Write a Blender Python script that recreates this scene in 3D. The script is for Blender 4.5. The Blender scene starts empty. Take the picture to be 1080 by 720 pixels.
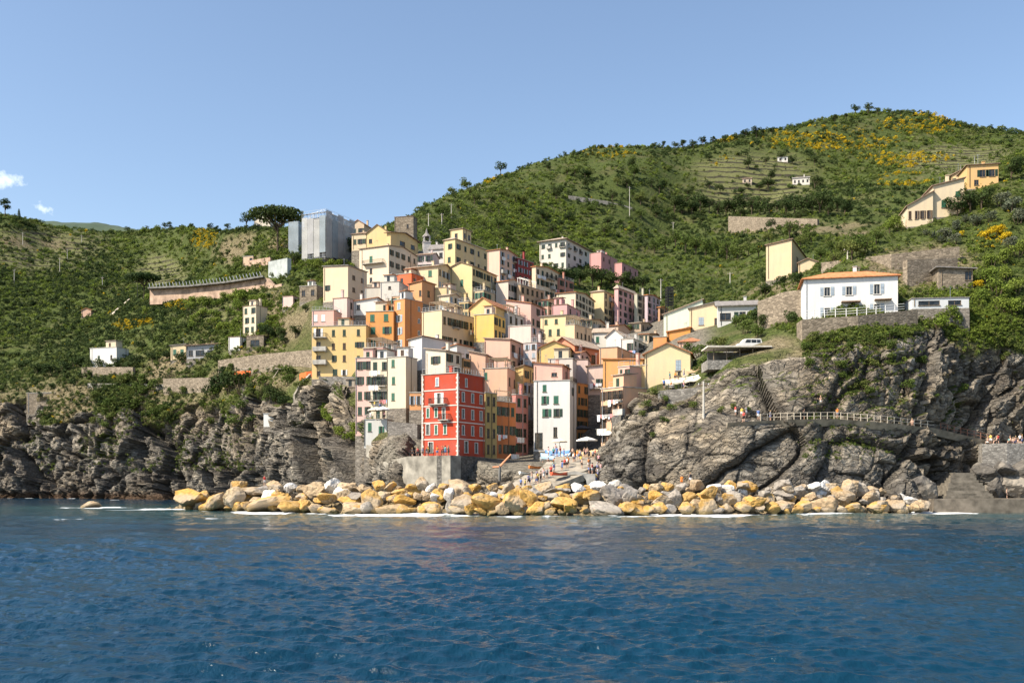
import bpy, bmesh, math, random
import numpy as np
from mathutils import Vector, Matrix
from mathutils.bvhtree import BVHTree

random.seed(7)
RNG = np.random.default_rng(11)
F, CX, HZ, CAMZ = 1050.0, 540.0, 512.0, 4.0      # focal length and horizon in photo pixels, eye height above the water
S = bpy.context.scene
COL = S.collection
PI = math.pi


def at(px, py, Y):
    return Vector(((px - CX) / F * Y, Y, CAMZ + (HZ - py) / F * Y))


# ------------------------------------------------------------------ object helpers
def link(o, parent=None):
    COL.objects.link(o)
    if parent is not None:
        o.parent = parent
    return o


def tag(o, label=None, cat=None, group=None, kind=None):
    if label: o['label'] = label
    if cat: o['category'] = cat
    if group: o['group'] = group
    if kind: o['kind'] = kind
    return o


def empty(name, loc, rz=0.0, label=None, cat=None, group=None):
    o = bpy.data.objects.new(name, None)
    o.empty_display_size = 0.5
    o.location = loc
    o.rotation_euler = (0, 0, rz)
    link(o)
    return tag(o, label, cat, group)


class MB:
    """collects boxes, prisms and tubes for one mesh object"""
    def __init__(self):
        self.v = []; self.f = []; self.m = []; self.cm = 0

    def poly(self, pts):
        b = len(self.v)
        self.v += [tuple(p) for p in pts]
        self.f.append(tuple(range(b, b + len(pts)))); self.m.append(self.cm)

    def hexa(self, p):
        b = len(self.v)
        self.v += [tuple(q) for q in p]
        for q in ((0, 3, 2, 1), (4, 5, 6, 7), (0, 1, 5, 4), (1, 2, 6, 5), (2, 3, 7, 6), (3, 0, 4, 7)):
            self.f.append(tuple(b + i for i in q)); self.m.append(self.cm)

    def box(self, x0, x1, y0, y1, z0, z1):
        self.hexa([(x0, y0, z0), (x1, y0, z0), (x1, y1, z0), (x0, y1, z0),
                   (x0, y0, z1), (x1, y0, z1), (x1, y1, z1), (x0, y1, z1)])

    def tube(self, a, b, r0, r1=None, n=6, cap=True):
        a = Vector(a); b = Vector(b)
        r1 = r0 if r1 is None else r1
        d = (b - a)
        if d.length < 1e-6: return
        d.normalize()
        x = d.orthogonal().normalized(); y = d.cross(x)
        s = len(self.v)
        for (c, r) in ((a, r0), (b, r1)):
            for i in range(n):
                t = 2 * PI * i / n
                self.v.append(tuple(c + (x * math.cos(t) + y * math.sin(t)) * r))
        for i in range(n):
            j = (i + 1) % n
            self.f.append((s + i, s + j, s + n + j, s + n + i)); self.m.append(self.cm)
        if cap:
            self.f.append(tuple(s + i for i in reversed(range(n)))); self.m.append(self.cm)
            self.f.append(tuple(s + n + i for i in range(n))); self.m.append(self.cm)

    def lathe(self, prof, n=10, c=(0, 0, 0)):
        s = len(self.v)
        for (r, z) in prof:
            for i in range(n):
                t = 2 * PI * i / n
                self.v.append((c[0] + r * math.cos(t), c[1] + r * math.sin(t), c[2] + z))
        for k in range(len(prof) - 1):
            for i in range(n):
                j = (i + 1) % n
                self.f.append((s + k * n + i, s + k * n + j, s + (k + 1) * n + j, s + (k + 1) * n + i)); self.m.append(self.cm)

    def mesh(self, name, mats, smooth=False):
        me = bpy.data.meshes.new(name)
        me.from_pydata(self.v, [], self.f)
        if not isinstance(mats, (list, tuple)): mats = [mats]
        for m in mats: me.materials.append(m)
        if len(mats) > 1: me.polygons.foreach_set('material_index', self.m)
        if smooth: me.polygons.foreach_set('use_smooth', [True] * len(self.f))
        me.update()
        return me

    def build(self, name, mats, parent=None, smooth=False):
        o = bpy.data.objects.new(name, self.mesh(name, mats, smooth))
        return link(o, parent)


def put(name, me, parent=None, loc=(0, 0, 0), rz=0.0, sc=None):
    o = bpy.data.objects.new(name, me)
    o.location = loc
    o.rotation_euler = (0, 0, rz)
    if sc is not None: o.scale = sc if hasattr(sc, '__len__') else (sc, sc, sc)
    return link(o, parent)


# ------------------------------------------------------------------ numpy noise
def _h(ix, iy, iz, seed):
    with np.errstate(over='ignore'):
        h = (ix.astype(np.uint32) * np.uint32(374761393) + iy.astype(np.uint32) * np.uint32(668265263)
             + iz.astype(np.uint32) * np.uint32(2147483647) + np.uint32(seed * 974711 + 12345))
        h = (h ^ (h >> np.uint32(13))) * np.uint32(1274126177)
        h = (h ^ (h >> np.uint32(16))) * np.uint32(2246822519)
        h = h ^ (h >> np.uint32(15))
    return h.astype(np.float64) / 4294967295.0


def vnoise(p, seed=0):
    i = np.floor(p).astype(np.int64); f = p - i
    f = f * f * (3 - 2 * f)
    r = 0
    for a in (0, 1):
        for b in (0, 1):
            for c in (0, 1):
                w = (f[:, 0] if a else 1 - f[:, 0]) * (f[:, 1] if b else 1 - f[:, 1]) * (f[:, 2] if c else 1 - f[:, 2])
                r = r + w * _h(i[:, 0] + a, i[:, 1] + b, i[:, 2] + c, seed)
    return r


def fbm(p, seed=0, o=4, g=0.5):
    r = 0; a = 1.0; t = 0
    for k in range(o):
        r = r + a * vnoise(p * (2.03 ** k) + k * 17.3, seed + k); t += a; a *= g
    return r / t


def worley(p, seed=0):
    i = np.floor(p).astype(np.int64)
    n = len(p)
    f1 = np.full(n, 9.0); f2 = np.full(n, 9.0); cid = np.zeros(n); rel = np.zeros((n, 3))
    for a in (-1, 0, 1):
        for b in (-1, 0, 1):
            for c in (-1, 0, 1):
                x, y, z = i[:, 0] + a, i[:, 1] + b, i[:, 2] + c
                q = np.stack([x + _h(x, y, z, seed), y + _h(x, y, z, seed + 1), z + _h(x, y, z, seed + 2)], 1)
                d = np.linalg.norm(q - p, axis=1)
                m = d < f1
                f2 = np.where(m, f1, np.minimum(f2, d))
                cid = np.where(m, _h(x, y, z, seed + 3), cid)
                rel = np.where(m[:, None], p - q, rel)
                f1 = np.where(m, d, f1)
    return f1, f2, cid, rel


def sstep(a, b, x):
    t = np.clip((x - a) / (b - a), 0, 1)
    return t * t * (3 - 2 * t)


# ------------------------------------------------------------------ materials
def newmat(name):
    m = bpy.data.materials.new(name)
    m.use_nodes = True
    nt = m.node_tree
    b = nt.nodes['Principled BSDF']
    return m, nt, b


def N(nt, t, **k):
    n = nt.nodes.new(t)
    for a, v in k.items():
        if a in n.inputs: n.inputs[a].default_value = v
        else: setattr(n, a, v)
    return n


def mixc(nt, fac, a, b, blend='MIX'):
    n = nt.nodes.new('ShaderNodeMix'); n.data_type = 'RGBA'; n.blend_type = blend
    for i, x in ((0, fac), (6, a), (7, b)):
        if hasattr(x, 'is_linked') or hasattr(x, 'node'): nt.links.new(x, n.inputs[i])
        else: n.inputs[i].default_value = x if i == 0 else (*x[:3], 1)
    return n.outputs[2]


def ramp(nt, src, stops):
    n = nt.nodes.new('ShaderNodeValToRGB')
    e = n.color_ramp.elements
    while len(e) < len(stops): e.new(0.5)
    for i, (p, c) in enumerate(stops):
        e[i].position = p
        e[i].color = (*c, 1) if hasattr(c, '__len__') else (c, c, c, 1)
    nt.links.new(src, n.inputs[0])
    return n.outputs[0]


def noise(nt, scale, detail=4, rough=0.55, coord='Object', sx=1, sy=1, sz=1, rot=(0, 0, 0)):
    tc = nt.nodes.new('ShaderNodeTexCoord')
    mp = nt.nodes.new('ShaderNodeMapping')
    mp.inputs['Scale'].default_value = (sx, sy, sz)
    mp.inputs['Rotation'].default_value = rot
    nt.links.new(tc.outputs[coord], mp.inputs[0])
    n = N(nt, 'ShaderNodeTexNoise', Scale=scale, Detail=detail, Roughness=rough)
    nt.links.new(mp.outputs[0], n.inputs['Vector'])
    return n.outputs[0]


def bump(nt, b, h, strength, dist):
    n = N(nt, 'ShaderNodeBump', Strength=strength, Distance=dist)
    nt.links.new(h, n.inputs['Height'])
    nt.links.new(n.outputs[0], b.inputs['Normal'])


_mc = {}
def plain(name, c, rough=0.7, var=0.25, scale=1.5, metal=0.0):
    """a surface colour with soft procedural wear"""
    key = ('p', name)
    if key in _mc: return _mc[key]
    m, nt, b = newmat(name)
    n = noise(nt, scale, 5)
    lo = tuple(x * (1 - var) for x in c); hi = tuple(min(1, x * (1 + var)) for x in c)
    nt.links.new(ramp(nt, n, [(0.3, lo), (0.7, hi)]), b.inputs['Base Color'])
    b.inputs['Roughness'].default_value = rough
    b.inputs['Metallic'].default_value = metal
    b.inputs['Specular IOR Level'].default_value = 0.25
    _mc[key] = m
    return m


def plaster(c):
    """painted render: weathered blotches, vertical runs, patched areas"""
    key = ('w', tuple(round(x, 3) for x in c))
    if key in _mc: return _mc[key]
    m, nt, b = newmat('plaster')
    big = noise(nt, 0.22, 6, 0.65)
    runs = noise(nt, 1.0, 7, 0.7, sx=0.9, sy=0.9, sz=0.12)
    fine = noise(nt, 3.0, 4, 0.6)
    lum = sum(c) / 3
    dirty = tuple(0.55 * x + 0.2 * lum + 0.02 for x in c)
    pale = tuple(min(0.85, x * 0.85 + 0.14 * lum + 0.03) for x in c)
    col = mixc(nt, ramp(nt, big, [(0.42, 0), (0.68, 0.75)]), c, pale)
    col = mixc(nt, ramp(nt, runs, [(0.46, 0), (0.76, 0.6)]), col, dirty)
    col = mixc(nt, ramp(nt, fine, [(0.3, 0.28), (0.6, 0)]), col, dirty)
    nt.links.new(col, b.inputs['Base Color'])
    b.inputs['Roughness'].default_value = 0.9
    b.inputs['Specular IOR Level'].default_value = 0.15
    bump(nt, b, fine, 0.25, 0.05)
    _mc[key] = m
    return m


def stonemat(name, c, scale=1.6, dark=0.35):
    key = ('s', name)
    if key in _mc: return _mc[key]
    m, nt, b = newmat(name)
    tc = nt.nodes.new('ShaderNodeTexCoord'); mp = nt.nodes.new('ShaderNodeMapping')
    mp.inputs['Scale'].default_value = (1, 1, 2.0)
    nt.links.new(tc.outputs['Object'], mp.inputs[0])
    v = N(nt, 'ShaderNodeTexVoronoi', Scale=scale); nt.links.new(mp.outputs[0], v.inputs['Vector'])
    v2 = N(nt, 'ShaderNodeTexVoronoi', Scale=scale); v2.feature = 'DISTANCE_TO_EDGE'; nt.links.new(mp.outputs[0], v2.inputs['Vector'])
    sep = nt.nodes.new('ShaderNodeSeparateColor'); nt.links.new(v.outputs['Color'], sep.inputs[0])
    col = ramp(nt, sep.outputs[0], [(0, tuple(x * 0.6 for x in c)), (0.5, c), (1, tuple(min(1, x * 1.35) for x in c))])
    col = mixc(nt, ramp(nt, noise(nt, 0.35, 5), [(0.4, 0.0), (0.7, 0.55)]), col, tuple(x * 0.55 for x in c))
    col = mixc(nt, ramp(nt, v2.outputs['Distance'], [(0.0, 0.8), (0.09, 0)]), col, tuple(x * dark for x in c))
    nt.links.new(col, b.inputs['Base Color'])
    b.inputs['Roughness'].default_value = 0.95
    b.inputs['Specular IOR Level'].default_value = 0.1
    bump(nt, b, v2.outputs['Distance'], 0.6, 0.12)
    _mc[key] = m
    return m


def leafmat(name, c1, c2, c3):
    m, nt, b = newmat(name)
    oi = nt.nodes.new('ShaderNodeObjectInfo')
    g = nt.nodes.new('ShaderNodeNewGeometry')
    base = ramp(nt, oi.outputs['Random'], [(0.0, c1), (0.5, c2), (1.0, c3)])
    hs = nt.nodes.new('ShaderNodeHueSaturation')
    nt.links.new(base, hs.inputs['Color'])
    mr = N(nt, 'ShaderNodeMapRange'); mr.inputs['To Min'].default_value = 0.6; mr.inputs['To Max'].default_value = 1.5
    nt.links.new(g.outputs['Random Per Island'], mr.inputs['Value'])
    nt.links.new(mr.outputs[0], hs.inputs['Value'])
    nt.links.new(hs.outputs[0], b.inputs['Base Color'])
    b.inputs['Roughness'].default_value = 0.75
    b.inputs['Specular IOR Level'].default_value = 0.15
    tr = nt.nodes.new('ShaderNodeBsdfTranslucent'); nt.links.new(hs.outputs[0], tr.inputs[0])
    mx = nt.nodes.new('ShaderNodeMixShader'); mx.inputs[0].default_value = 0.25
    nt.links.new(b.outputs[0], mx.inputs[1]); nt.links.new(tr.outputs[0], mx.inputs[2])
    nt.links.new(mx.outputs[0], nt.nodes['Material Output'].inputs[0])
    return m


# ------------------------------------------------------------------ camera, sun, sky
SUN_AZ, SUN_EL = math.radians(64), math.radians(46)     # azimuth measured from behind the viewer towards the left
sun_dir = Vector((-math.sin(SUN_AZ) * math.cos(SUN_EL), -math.cos(SUN_AZ) * math.cos(SUN_EL), math.sin(SUN_EL)))
cam = bpy.data.cameras.new('camera'); cam.lens = 35.0; cam.sensor_width = 36.0
cam.shift_y = (HZ - 360.0) / 1080.0
cam.clip_start = 0.5; cam.clip_end = 20000
co = bpy.data.objects.new('camera', cam); co.location = (0, 0, CAMZ); co.rotation_euler = (PI / 2, 0, 0)
COL.objects.link(co); S.camera = co

sl = bpy.data.lights.new('sun', 'SUN'); sl.energy = 5.0; sl.angle = math.radians(0.53); sl.color = (1.0, 0.90, 0.75)
so = bpy.data.objects.new('sun', sl); so.location = (-200, -100, 300)
so.rotation_euler = (-sun_dir).to_track_quat('-Z', 'Y').to_euler()
COL.objects.link(so)

w = bpy.data.worlds.new('World'); S.world = w; w.use_nodes = True
wn = w.node_tree
bg = wn.nodes['Background']; bg.inputs[1].default_value = 0.12
sky = wn.nodes.new('ShaderNodeTexSky'); sky.sky_type = 'NISHITA'; sky.sun_disc = False
sky.sun_elevation = SUN_EL
sky.sun_rotation = math.atan2(sun_dir.x, sun_dir.y)
sky.air_density = 1.0; sky.dust_density = 0.9; sky.ozone_density = 0.7; sky.altitude = 0
# two small wisps of cloud low in the sky on the left
tc = wn.nodes.new('ShaderNodeTexCoord')
def wisp(cx, cy, sx, sy):
    d = Vector(((cx - CX) / F, 1, (HZ - cy) / F)).normalized()
    s = wn.nodes.new('ShaderNodeVectorMath'); s.operation = 'SUBTRACT'; wn.links.new(tc.outputs['Generated'], s.inputs[0]); s.inputs[1].default_value = d
    k = wn.nodes.new('ShaderNodeVectorMath'); k.operation = 'MULTIPLY'; wn.links.new(s.outputs[0], k.inputs[0]); k.inputs[1].default_value = (F / sx, F / sx, F / sy)
    l = wn.nodes.new('ShaderNodeVectorMath'); l.operation = 'LENGTH'; wn.links.new(k.outputs[0], l.inputs[0])
    nz = N(wn, 'ShaderNodeTexNoise', Scale=75.0, Detail=6.0, Roughness=0.6); wn.links.new(tc.outputs['Generated'], nz.inputs['Vector'])
    a = wn.nodes.new('ShaderNodeMath'); a.operation = 'MULTIPLY_ADD'; wn.links.new(nz.outputs[0], a.inputs[0]); a.inputs[1].default_value = 2.2; a.inputs[2].default_value = -0.62
    b = wn.nodes.new('ShaderNodeMath'); b.operation = 'SUBTRACT'; wn.links.new(a.outputs[0], b.inputs[0]); wn.links.new(l.outputs['Value'], b.inputs[1]); b.use_clamp = True
    return b.outputs[0]
cl = wn.nodes.new('ShaderNodeMath'); cl.operation = 'MAXIMUM'
wn.links.new(wisp(4, 190, 34, 17), cl.inputs[0]); wn.links.new(wisp(44, 219, 18, 9), cl.inputs[1])
wn.links.new(mixc(wn, cl.outputs[0], sky.outputs[0], (8.6, 8.8, 9.2)), bg.inputs[0])
S.view_settings.view_transform = 'Standard'; S.view_settings.look = 'None'
S.view_settings.exposure = 0.78; S.view_settings.gamma = 1.0; S.view_settings.use_curve_mapping = False
S.render.engine = 'CYCLES'
S.cycles.max_bounces = 5; S.cycles.sample_clamp_direct = 8; S.cycles.diffuse_bounces = 1; S.cycles.glossy_bounces = 2; S.cycles.transmission_bounces = 2; S.cycles.transparent_max_bounces = 4

# ------------------------------------------------------------------ terrain control grid
# per photo column: depth of the waterline, then (photo row, depth) for seven rows of ground up to the skyline
G = {
 -150: (335, (470, 345), (430, 360), (380, 430), (330, 530), (290, 610), (248, 710), (212, 790)),
 0:   (322, (465, 332), (420, 346), (388, 400), (335, 500), (285, 580), (258, 660), (233, 740)),
 60:  (312, (460, 323), (415, 338), (385, 372), (338, 480), (295, 570), (268, 680), (247, 800)),
 120: (302, (455, 313), (412, 326), (388, 341), (335, 430), (300, 520), (278, 660), (257, 850)),
 180: (288, (462, 298), (426, 311), (378, 330), (330, 362), (311, 396), (276, 600), (254, 800)),
 240: (276, (465, 284), (422, 296), (372, 311), (330, 340), (309, 372), (270, 420), (248, 470)),
 300: (256, (465, 263), (416, 271), (374, 292), (322, 318), (298, 345), (264, 385), (246, 430)),
 350: (234, (468, 239), (402, 246), (398, 262), (345, 275), (304, 318), (275, 362), (262, 420)),
 382: (205, (495, 208), (468, 213), (400, 240), (360, 262), (312, 315), (290, 345), (258, 430)),
 402: (192, (505, 195), (476, 200), (420, 226), (360, 260), (312, 312), (295, 345), (255, 450)),
 440: (178, (505, 181), (482, 188), (445, 217), (372, 258), (318, 305), (295, 345), (244, 600)),
 490: (172, (505, 175), (484, 182), (474, 208), (386, 245), (326, 300), (280, 410), (219, 660)),
 540: (166, (508, 169), (490, 180), (478, 212), (394, 245), (330, 310), (268, 450), (200, 740)),
 590: (160, (508, 164), (490, 178), (474, 210), (405, 245), (342, 310), (268, 470), (184, 800)),
 630: (158, (512, 162), (484, 180), (470, 205), (405, 245), (350, 310), (268, 480), (174, 830)),
 650: (155, (495, 161), (455, 176), (440, 190), (395, 240), (350, 310), (268, 480), (173, 835)),
 678: (152, (470, 160), (425, 172), (413, 186), (376, 232), (350, 305), (265, 500), (172, 840)),
 720: (149, (455, 157), (418, 170), (392, 190), (356, 222), (322, 325), (245, 560), (173, 885)),
 780: (147, (445, 155), (386, 164), (358, 188), (335, 222), (285, 400), (222, 620), (160, 920)),
 840: (147, (440, 155), (376, 163), (345, 178), (300, 222), (262, 410), (200, 670), (150, 960)),
 900: (147, (440, 156), (364, 163), (336, 171), (268, 205), (252, 420), (185, 710), (138, 1000)),
 960: (149, (446, 157.5), (362, 165), (326, 177), (228, 228), (245, 420), (175, 730), (136, 1020)),
 1000: (157, (464, 163.5), (364, 169), (318, 179), (205, 238), (228, 420), (178, 715), (145, 1012)),
 1020: (160, (468, 166), (362, 171), (314, 180), (194, 242), (222, 420), (180, 710), (149, 1010)),
 1080: (161, (470, 168.5), (352, 173), (308, 181), (170, 242), (190, 420), (172, 700), (161, 980)),
 1230: (161, (468, 168), (350, 173), (300, 182), (150, 245), (190, 420), (188, 680), (180, 920)),
}
G[-700] = G[-150]; G[1800] = G[1230]
kx = np.array(sorted(G), float)
NR = 10
gy = np.zeros((len(kx), NR)); gz = np.zeros((len(kx), NR))
for i, k in enumerate(sorted(G)):
    g = G[k]
    Y1 = g[0]
    gy[i, 0], gz[i, 0] = Y1 - 9, -5.0
    gy[i, 1], gz[i, 1] = Y1, 0.0
    for j, (py, Y) in enumerate(g[1:]):
        gy[i, 2 + j] = Y; gz[i, 2 + j] = CAMZ + (HZ - py) / F * Y
    gy[i, 9] = gy[i, 8] + 420; gz[i, 9] = gz[i, 8] - 150


def pchip(x, y, xs):
    """monotone cubic along axis 0"""
    h = np.diff(x)[:, None]; d = np.diff(y, axis=0) / h
    m = np.zeros_like(y)
    a, b = d[:-1], d[1:]
    w1 = 2 * h[1:] + h[:-1]; w2 = h[1:] + 2 * h[:-1]
    ok = a * b > 0
    with np.errstate(divide='ignore', invalid='ignore'):
        m[1:-1] = np.where(ok, (w1 + w2) / (w1 / np.where(ok, a, 1) + w2 / np.where(ok, b, 1)), 0)
    m[0] = d[0]; m[-1] = d[-1]
    i = np.clip(np.searchsorted(x, xs) - 1, 0, len(x) - 2)
    t = ((xs - x[i]) / (x[i + 1] - x[i]))[:, None]; hh = h[i]
    return (y[i] * (1 + 2 * t) * (1 - t) ** 2 + m[i] * hh * t * (1 - t) ** 2 + y[i + 1] * t * t * (3 - 2 * t) + m[i + 1] * hh * t * t * (t - 1))


cols = np.concatenate([np.linspace(-700, -70, 50, endpoint=False), np.arange(-70, 1150, 1.5), np.linspace(1150, 1800, 50)])
seg = [8, 120, 90, 70, 80, 70, 70, 70, 14]
rt = np.concatenate([np.linspace(k, k + 1, s, endpoint=False) for k, s in enumerate(seg)] + [[float(NR - 1)]])
Yc = pchip(kx, gy, cols); Zc = pchip(kx, gz, cols)
rk = np.arange(NR, dtype=float)
Yg = pchip(rk, Yc.T.copy(), rt); Zg = pchip(rk, Zc.T.copy(), rt)         # rows x cols
Xg = (cols[None, :] - CX) / F * Yg
P = np.stack([Xg, Yg, Zg], 2)
nr, nc = Yg.shape
T = np.repeat(rt[:, None], nc, 1); PX = np.repeat(cols[None, :], nr, 0)
PY = HZ - (Zg - CAMZ) / Yg * F


def normals(P):
    du = np.gradient(P, axis=1); dv = np.gradient(P, axis=0)
    n = np.cross(du, dv); n /= np.linalg.norm(n, axis=2, keepdims=True) + 1e-9
    return n


def ell(cx, cy, rx, ry, soft=0.35):
    d = np.sqrt(((PX - cx) / rx) ** 2 + ((PY - cy) / ry) ** 2)
    return 1 - sstep(1 - soft, 1 + soft, d)


# where bare rock shows: the sea cliffs and the promontory
top_l = np.interp(cols, [-700, 0, 120, 200, 260, 300, 340, 380, 440, 560, 640, 690, 760, 830, 900, 1000, 1090, 1800],
                  [2.8, 2.9, 2.7, 2.7, 2.85, 3.1, 3.2, 3.6, 3.2, 2.6, 2.9, 3.5, 3.2, 3.15, 3.0, 2.95, 2.8, 2.7])
flat = P.reshape(-1, 3)
big = fbm(flat / 14.0, 3, 4).reshape(nr, nc)
rock = 1 - sstep(-0.25, 0.25, T - top_l[None, :] + (big - 0.5) * 2.2)
nrm = normals(P)
hillmask = sstep(3.5, 4.5, T)
# cultivated terraces: the slope is cut into steps
terr = np.maximum.reduce([ell(40, 262, 75, 22), ell(172, 282, 26, 14), ell(795, 192, 62, 30), ell(1010, 168, 62, 18), ell(480, 192, 38, 9), ell(790, 176, 60, 12), ell(250, 330, 60, 10), ell(960, 285, 60, 22)])
terr *= sstep(4.0, 4.6, T) * np.where((PX > 940) & (T < 5.2) & (PX < 1100) & (PY < 240), 0, 1)
# large folds and gullies in the hills
fold = (fbm(flat * np.array([1 / 90., 1 / 140., 1 / 160.]), 5, 4).reshape(nr, nc) - 0.5)
P[:, :, 2] += fold * hillmask * np.clip(Yg / 1050 * 30, 0, 26) * (1 - sstep(7.0, 8.0, T) * 0.8)
P[:, :, 2] += (1 - 0.9 * terr) * (fbm(flat / 22.0, 9, 4).reshape(nr, nc) - 0.5) * 5.0 * sstep(2.5, 3.5, T) * np.where(Yg > 330, 1.0, 0.35)
# faceted, bedded rock
amp = rock * np.clip(Yg / 190.0, 0.75, 1.7)
idx = np.nonzero((amp.reshape(-1) > 0.02) & (np.abs(PX.reshape(-1) - 540) < 700))[0]
q = flat[idx]
tilt = np.where(q[:, 0] > 10, 0.62, -0.5)
ct, st = np.cos(tilt), np.sin(tilt)
qr = np.stack([q[:, 0] * ct + q[:, 2] * st, q[:, 1], -q[:, 0] * st + q[:, 2] * ct], 1)
qr += (np.stack([fbm(q / 6.0, 21, 3), fbm(q / 6.0, 25, 3), fbm(q / 6.0, 29, 3)], 1) - 0.5) * np.where(q[:, 0] < 0, 5.5, 3.0)[:, None]
disp = np.zeros(len(idx)); crack = np.zeros(len(idx))
slab = sstep(20, 30, q[:, 0]) * (1 - sstep(48, 62, q[:, 0]))
for (sx, sz, a, sd) in ((19, 9.5, 6.0, 40), (6.5, 3.6, 2.6, 50), (2.3, 1.5, 0.95, 60)):
    szv = np.where(q[:, 0] < 0, sz * 1.7, sz)
    f1, f2, cid, rel = worley(qr / np.stack([np.full(len(q), sx), np.full(len(q), sx * 0.8), szv], 1), sd)
    if sx < 10: a = a * (1 - 0.75 * slab) * np.where(q[:, 0] < 0, 0.9, 1.0)
    disp += a * (cid - 0.5) + a * 0.35 * rel[:, 2] - a * 0.5 * np.clip(0.12 - (f2 - f1), 0, 1) / 0.12 * 0.5
    crack = np.maximum(crack, (1 - sstep(0.02, 0.14, f2 - f1)) * (0.6 if sx > 3 else 0.4))
disp += (fbm(q / 1.4, 70, 3) - 0.5) * np.where(q[:, 0] < 0, 0.7, 0.8)
full = np.zeros(nr * nc); full[idx] = disp * amp.reshape(-1)[idx]
dn = nrm.copy(); dn[:, :, 2] *= 0.55
P += dn * full.reshape(nr, nc)[:, :, None] * sstep(0.2, 1.1, T)[:, :, None]
stepface = terr * 0
P[0, :, 2] = -6

flat = P.reshape(-1, 3)
# colour zones
veg = np.clip(1 - rock, 0, 1)
crk = np.zeros(nr * nc); crk[idx] = crack
# scrub gets into the rock on ledges
n2 = normals(P)
ledge = sstep(0.45, 0.8, np.abs(n2[:, :, 2])) * sstep(0.5, 0.62, fbm(flat / 9.0, 77, 4).reshape(nr, nc)) * sstep(6.0, 16.0, P[:, :, 2])
veg = np.clip(np.maximum(veg, ledge * 0.85), 0, 1)


paved = sstep(400, 425, PX) * (1 - sstep(640, 665, PX)) * sstep(2.3, 2.6, T) * (1 - sstep(5.0, 5.4, T))
paved = np.maximum(paved, sstep(345, 365, PX) * (1 - sstep(735, 765, PX)) * sstep(4.0, 4.3, T) * (PY > np.interp(PX, [300, 332, 380, 440, 470, 520, 565, 600, 640, 700, 760, 800, 848], [330, 300, 262, 268, 268, 278, 300, 312, 318, 330, 338, 344, 350])))


dry = np.maximum.reduce([ell(235, 385, 110, 32), ell(265, 262, 40, 18), ell(300, 335, 40, 30), ell(930, 385, 130, 28), ell(700, 420, 60, 20), ell(820, 320, 40, 26), ell(970, 275, 60, 22), ell(100, 425, 120, 22), ell(40, 255, 40, 8), ell(800, 365, 40, 14), ell(850, 240, 90, 6)]) * sstep(0.38, 0.6, fbm(flat / 13.0, 63, 4).reshape(nr, nc))


def gridmesh(name, P, mat, attrs, smooth=True):
    r, c = P.shape[:2]
    me = bpy.data.meshes.new(name)
    me.vertices.add(r * c)
    me.vertices.foreach_set('co', P.reshape(-1).astype(np.float32))
    i = np.arange(r * c).reshape(r, c)
    qd = np.stack([i[:-1, :-1], i[:-1, 1:], i[1:, 1:], i[1:, :-1]], 2).reshape(-1)
    nf = (r - 1) * (c - 1)
    me.loops.add(nf * 4); me.loops.foreach_set('vertex_index', qd.astype(np.int32))
    me.polygons.add(nf)
    me.polygons.foreach_set('loop_start', (np.arange(nf) * 4).astype(np.int32))
    me.polygons.foreach_set('loop_total', np.full(nf, 4, np.int32))
    me.update(calc_edges=True)
    me.validate()
    if smooth: me.polygons.foreach_set('use_smooth', np.ones(nf, bool))
    else: me.polygons.foreach_set('use_smooth', np.zeros(nf, bool))
    for k, a in attrs.items():
        at_ = me.attributes.new(k, 'FLOAT', 'POINT')
        at_.data.foreach_set('value', a.reshape(-1).astype(np.float32))
    me.materials.append(mat)
    return me


# terrain material
tm, nt, b = newmat('terrain_rock_and_scrub')
def attr(nt, n):
    a = nt.nodes.new('ShaderNodeAttribute'); a.attribute_name = n
    return a.outputs['Fac']
n_big = noise(nt, 0.06, 6, 0.6)
n_str = noise(nt, 0.5, 6, 0.65, sx=0.8, sy=0.8, sz=1.2, rot=(0, 0.55, 0))
n_fine = noise(nt, 1.1, 6, 0.7)
rc = ramp(nt, n_str, [(0.28, (0.15, 0.142, 0.125)), (0.45, (0.28, 0.26, 0.225)), (0.60, (0.38, 0.35, 0.30)), (0.78, (0.50, 0.45, 0.38))])
rc = mixc(nt, ramp(nt, n_big, [(0.45, 0), (0.62, 0.7)]), rc, (0.33, 0.265, 0.185))
rc = mixc(nt, ramp(nt, n_fine, [(0.35, 0.4), (0.5, 0)]), rc, (0.08, 0.072, 0.062))
rc = mixc(nt, ramp(nt, noise(nt, 0.14, 4, 0.6), [(0.53, 0), (0.60, 0.4)]), rc, (0.42, 0.37, 0.30))
def joints(scale, sz, rot, wdt):
    tcj = nt.nodes.new('ShaderNodeTexCoord'); mpj = nt.nodes.new('ShaderNodeMapping'); mpj.inputs['Scale'].default_value = (.42, .6, sz); mpj.inputs['Rotation'].default_value = rot
    wn_ = N(nt, 'ShaderNodeTexNoise', Scale=.35, Detail=4.0); nt.links.new(tcj.outputs['Object'], wn_.inputs['Vector'])
    ad = nt.nodes.new('ShaderNodeVectorMath'); ad.operation = 'MULTIPLY_ADD'; nt.links.new(wn_.outputs['Color'], ad.inputs[0]); ad.inputs[1].default_value = (3, 3, 3); nt.links.new(tcj.outputs['Object'], ad.inputs[2])
    nt.links.new(ad.outputs[0], mpj.inputs[0])
    vj = N(nt, 'ShaderNodeTexVoronoi', Scale=scale); vj.feature = 'DISTANCE_TO_EDGE'; nt.links.new(mpj.outputs[0], vj.inputs['Vector'])
    vc = N(nt, 'ShaderNodeTexVoronoi', Scale=scale); nt.links.new(mpj.outputs[0], vc.inputs['Vector'])
    sc_ = nt.nodes.new('ShaderNodeSeparateColor'); nt.links.new(vc.outputs['Color'], sc_.inputs[0])
    return ramp(nt, vj.outputs['Distance'], [(0.0, 1), (wdt, 0)]), sc_.outputs[0]
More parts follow.
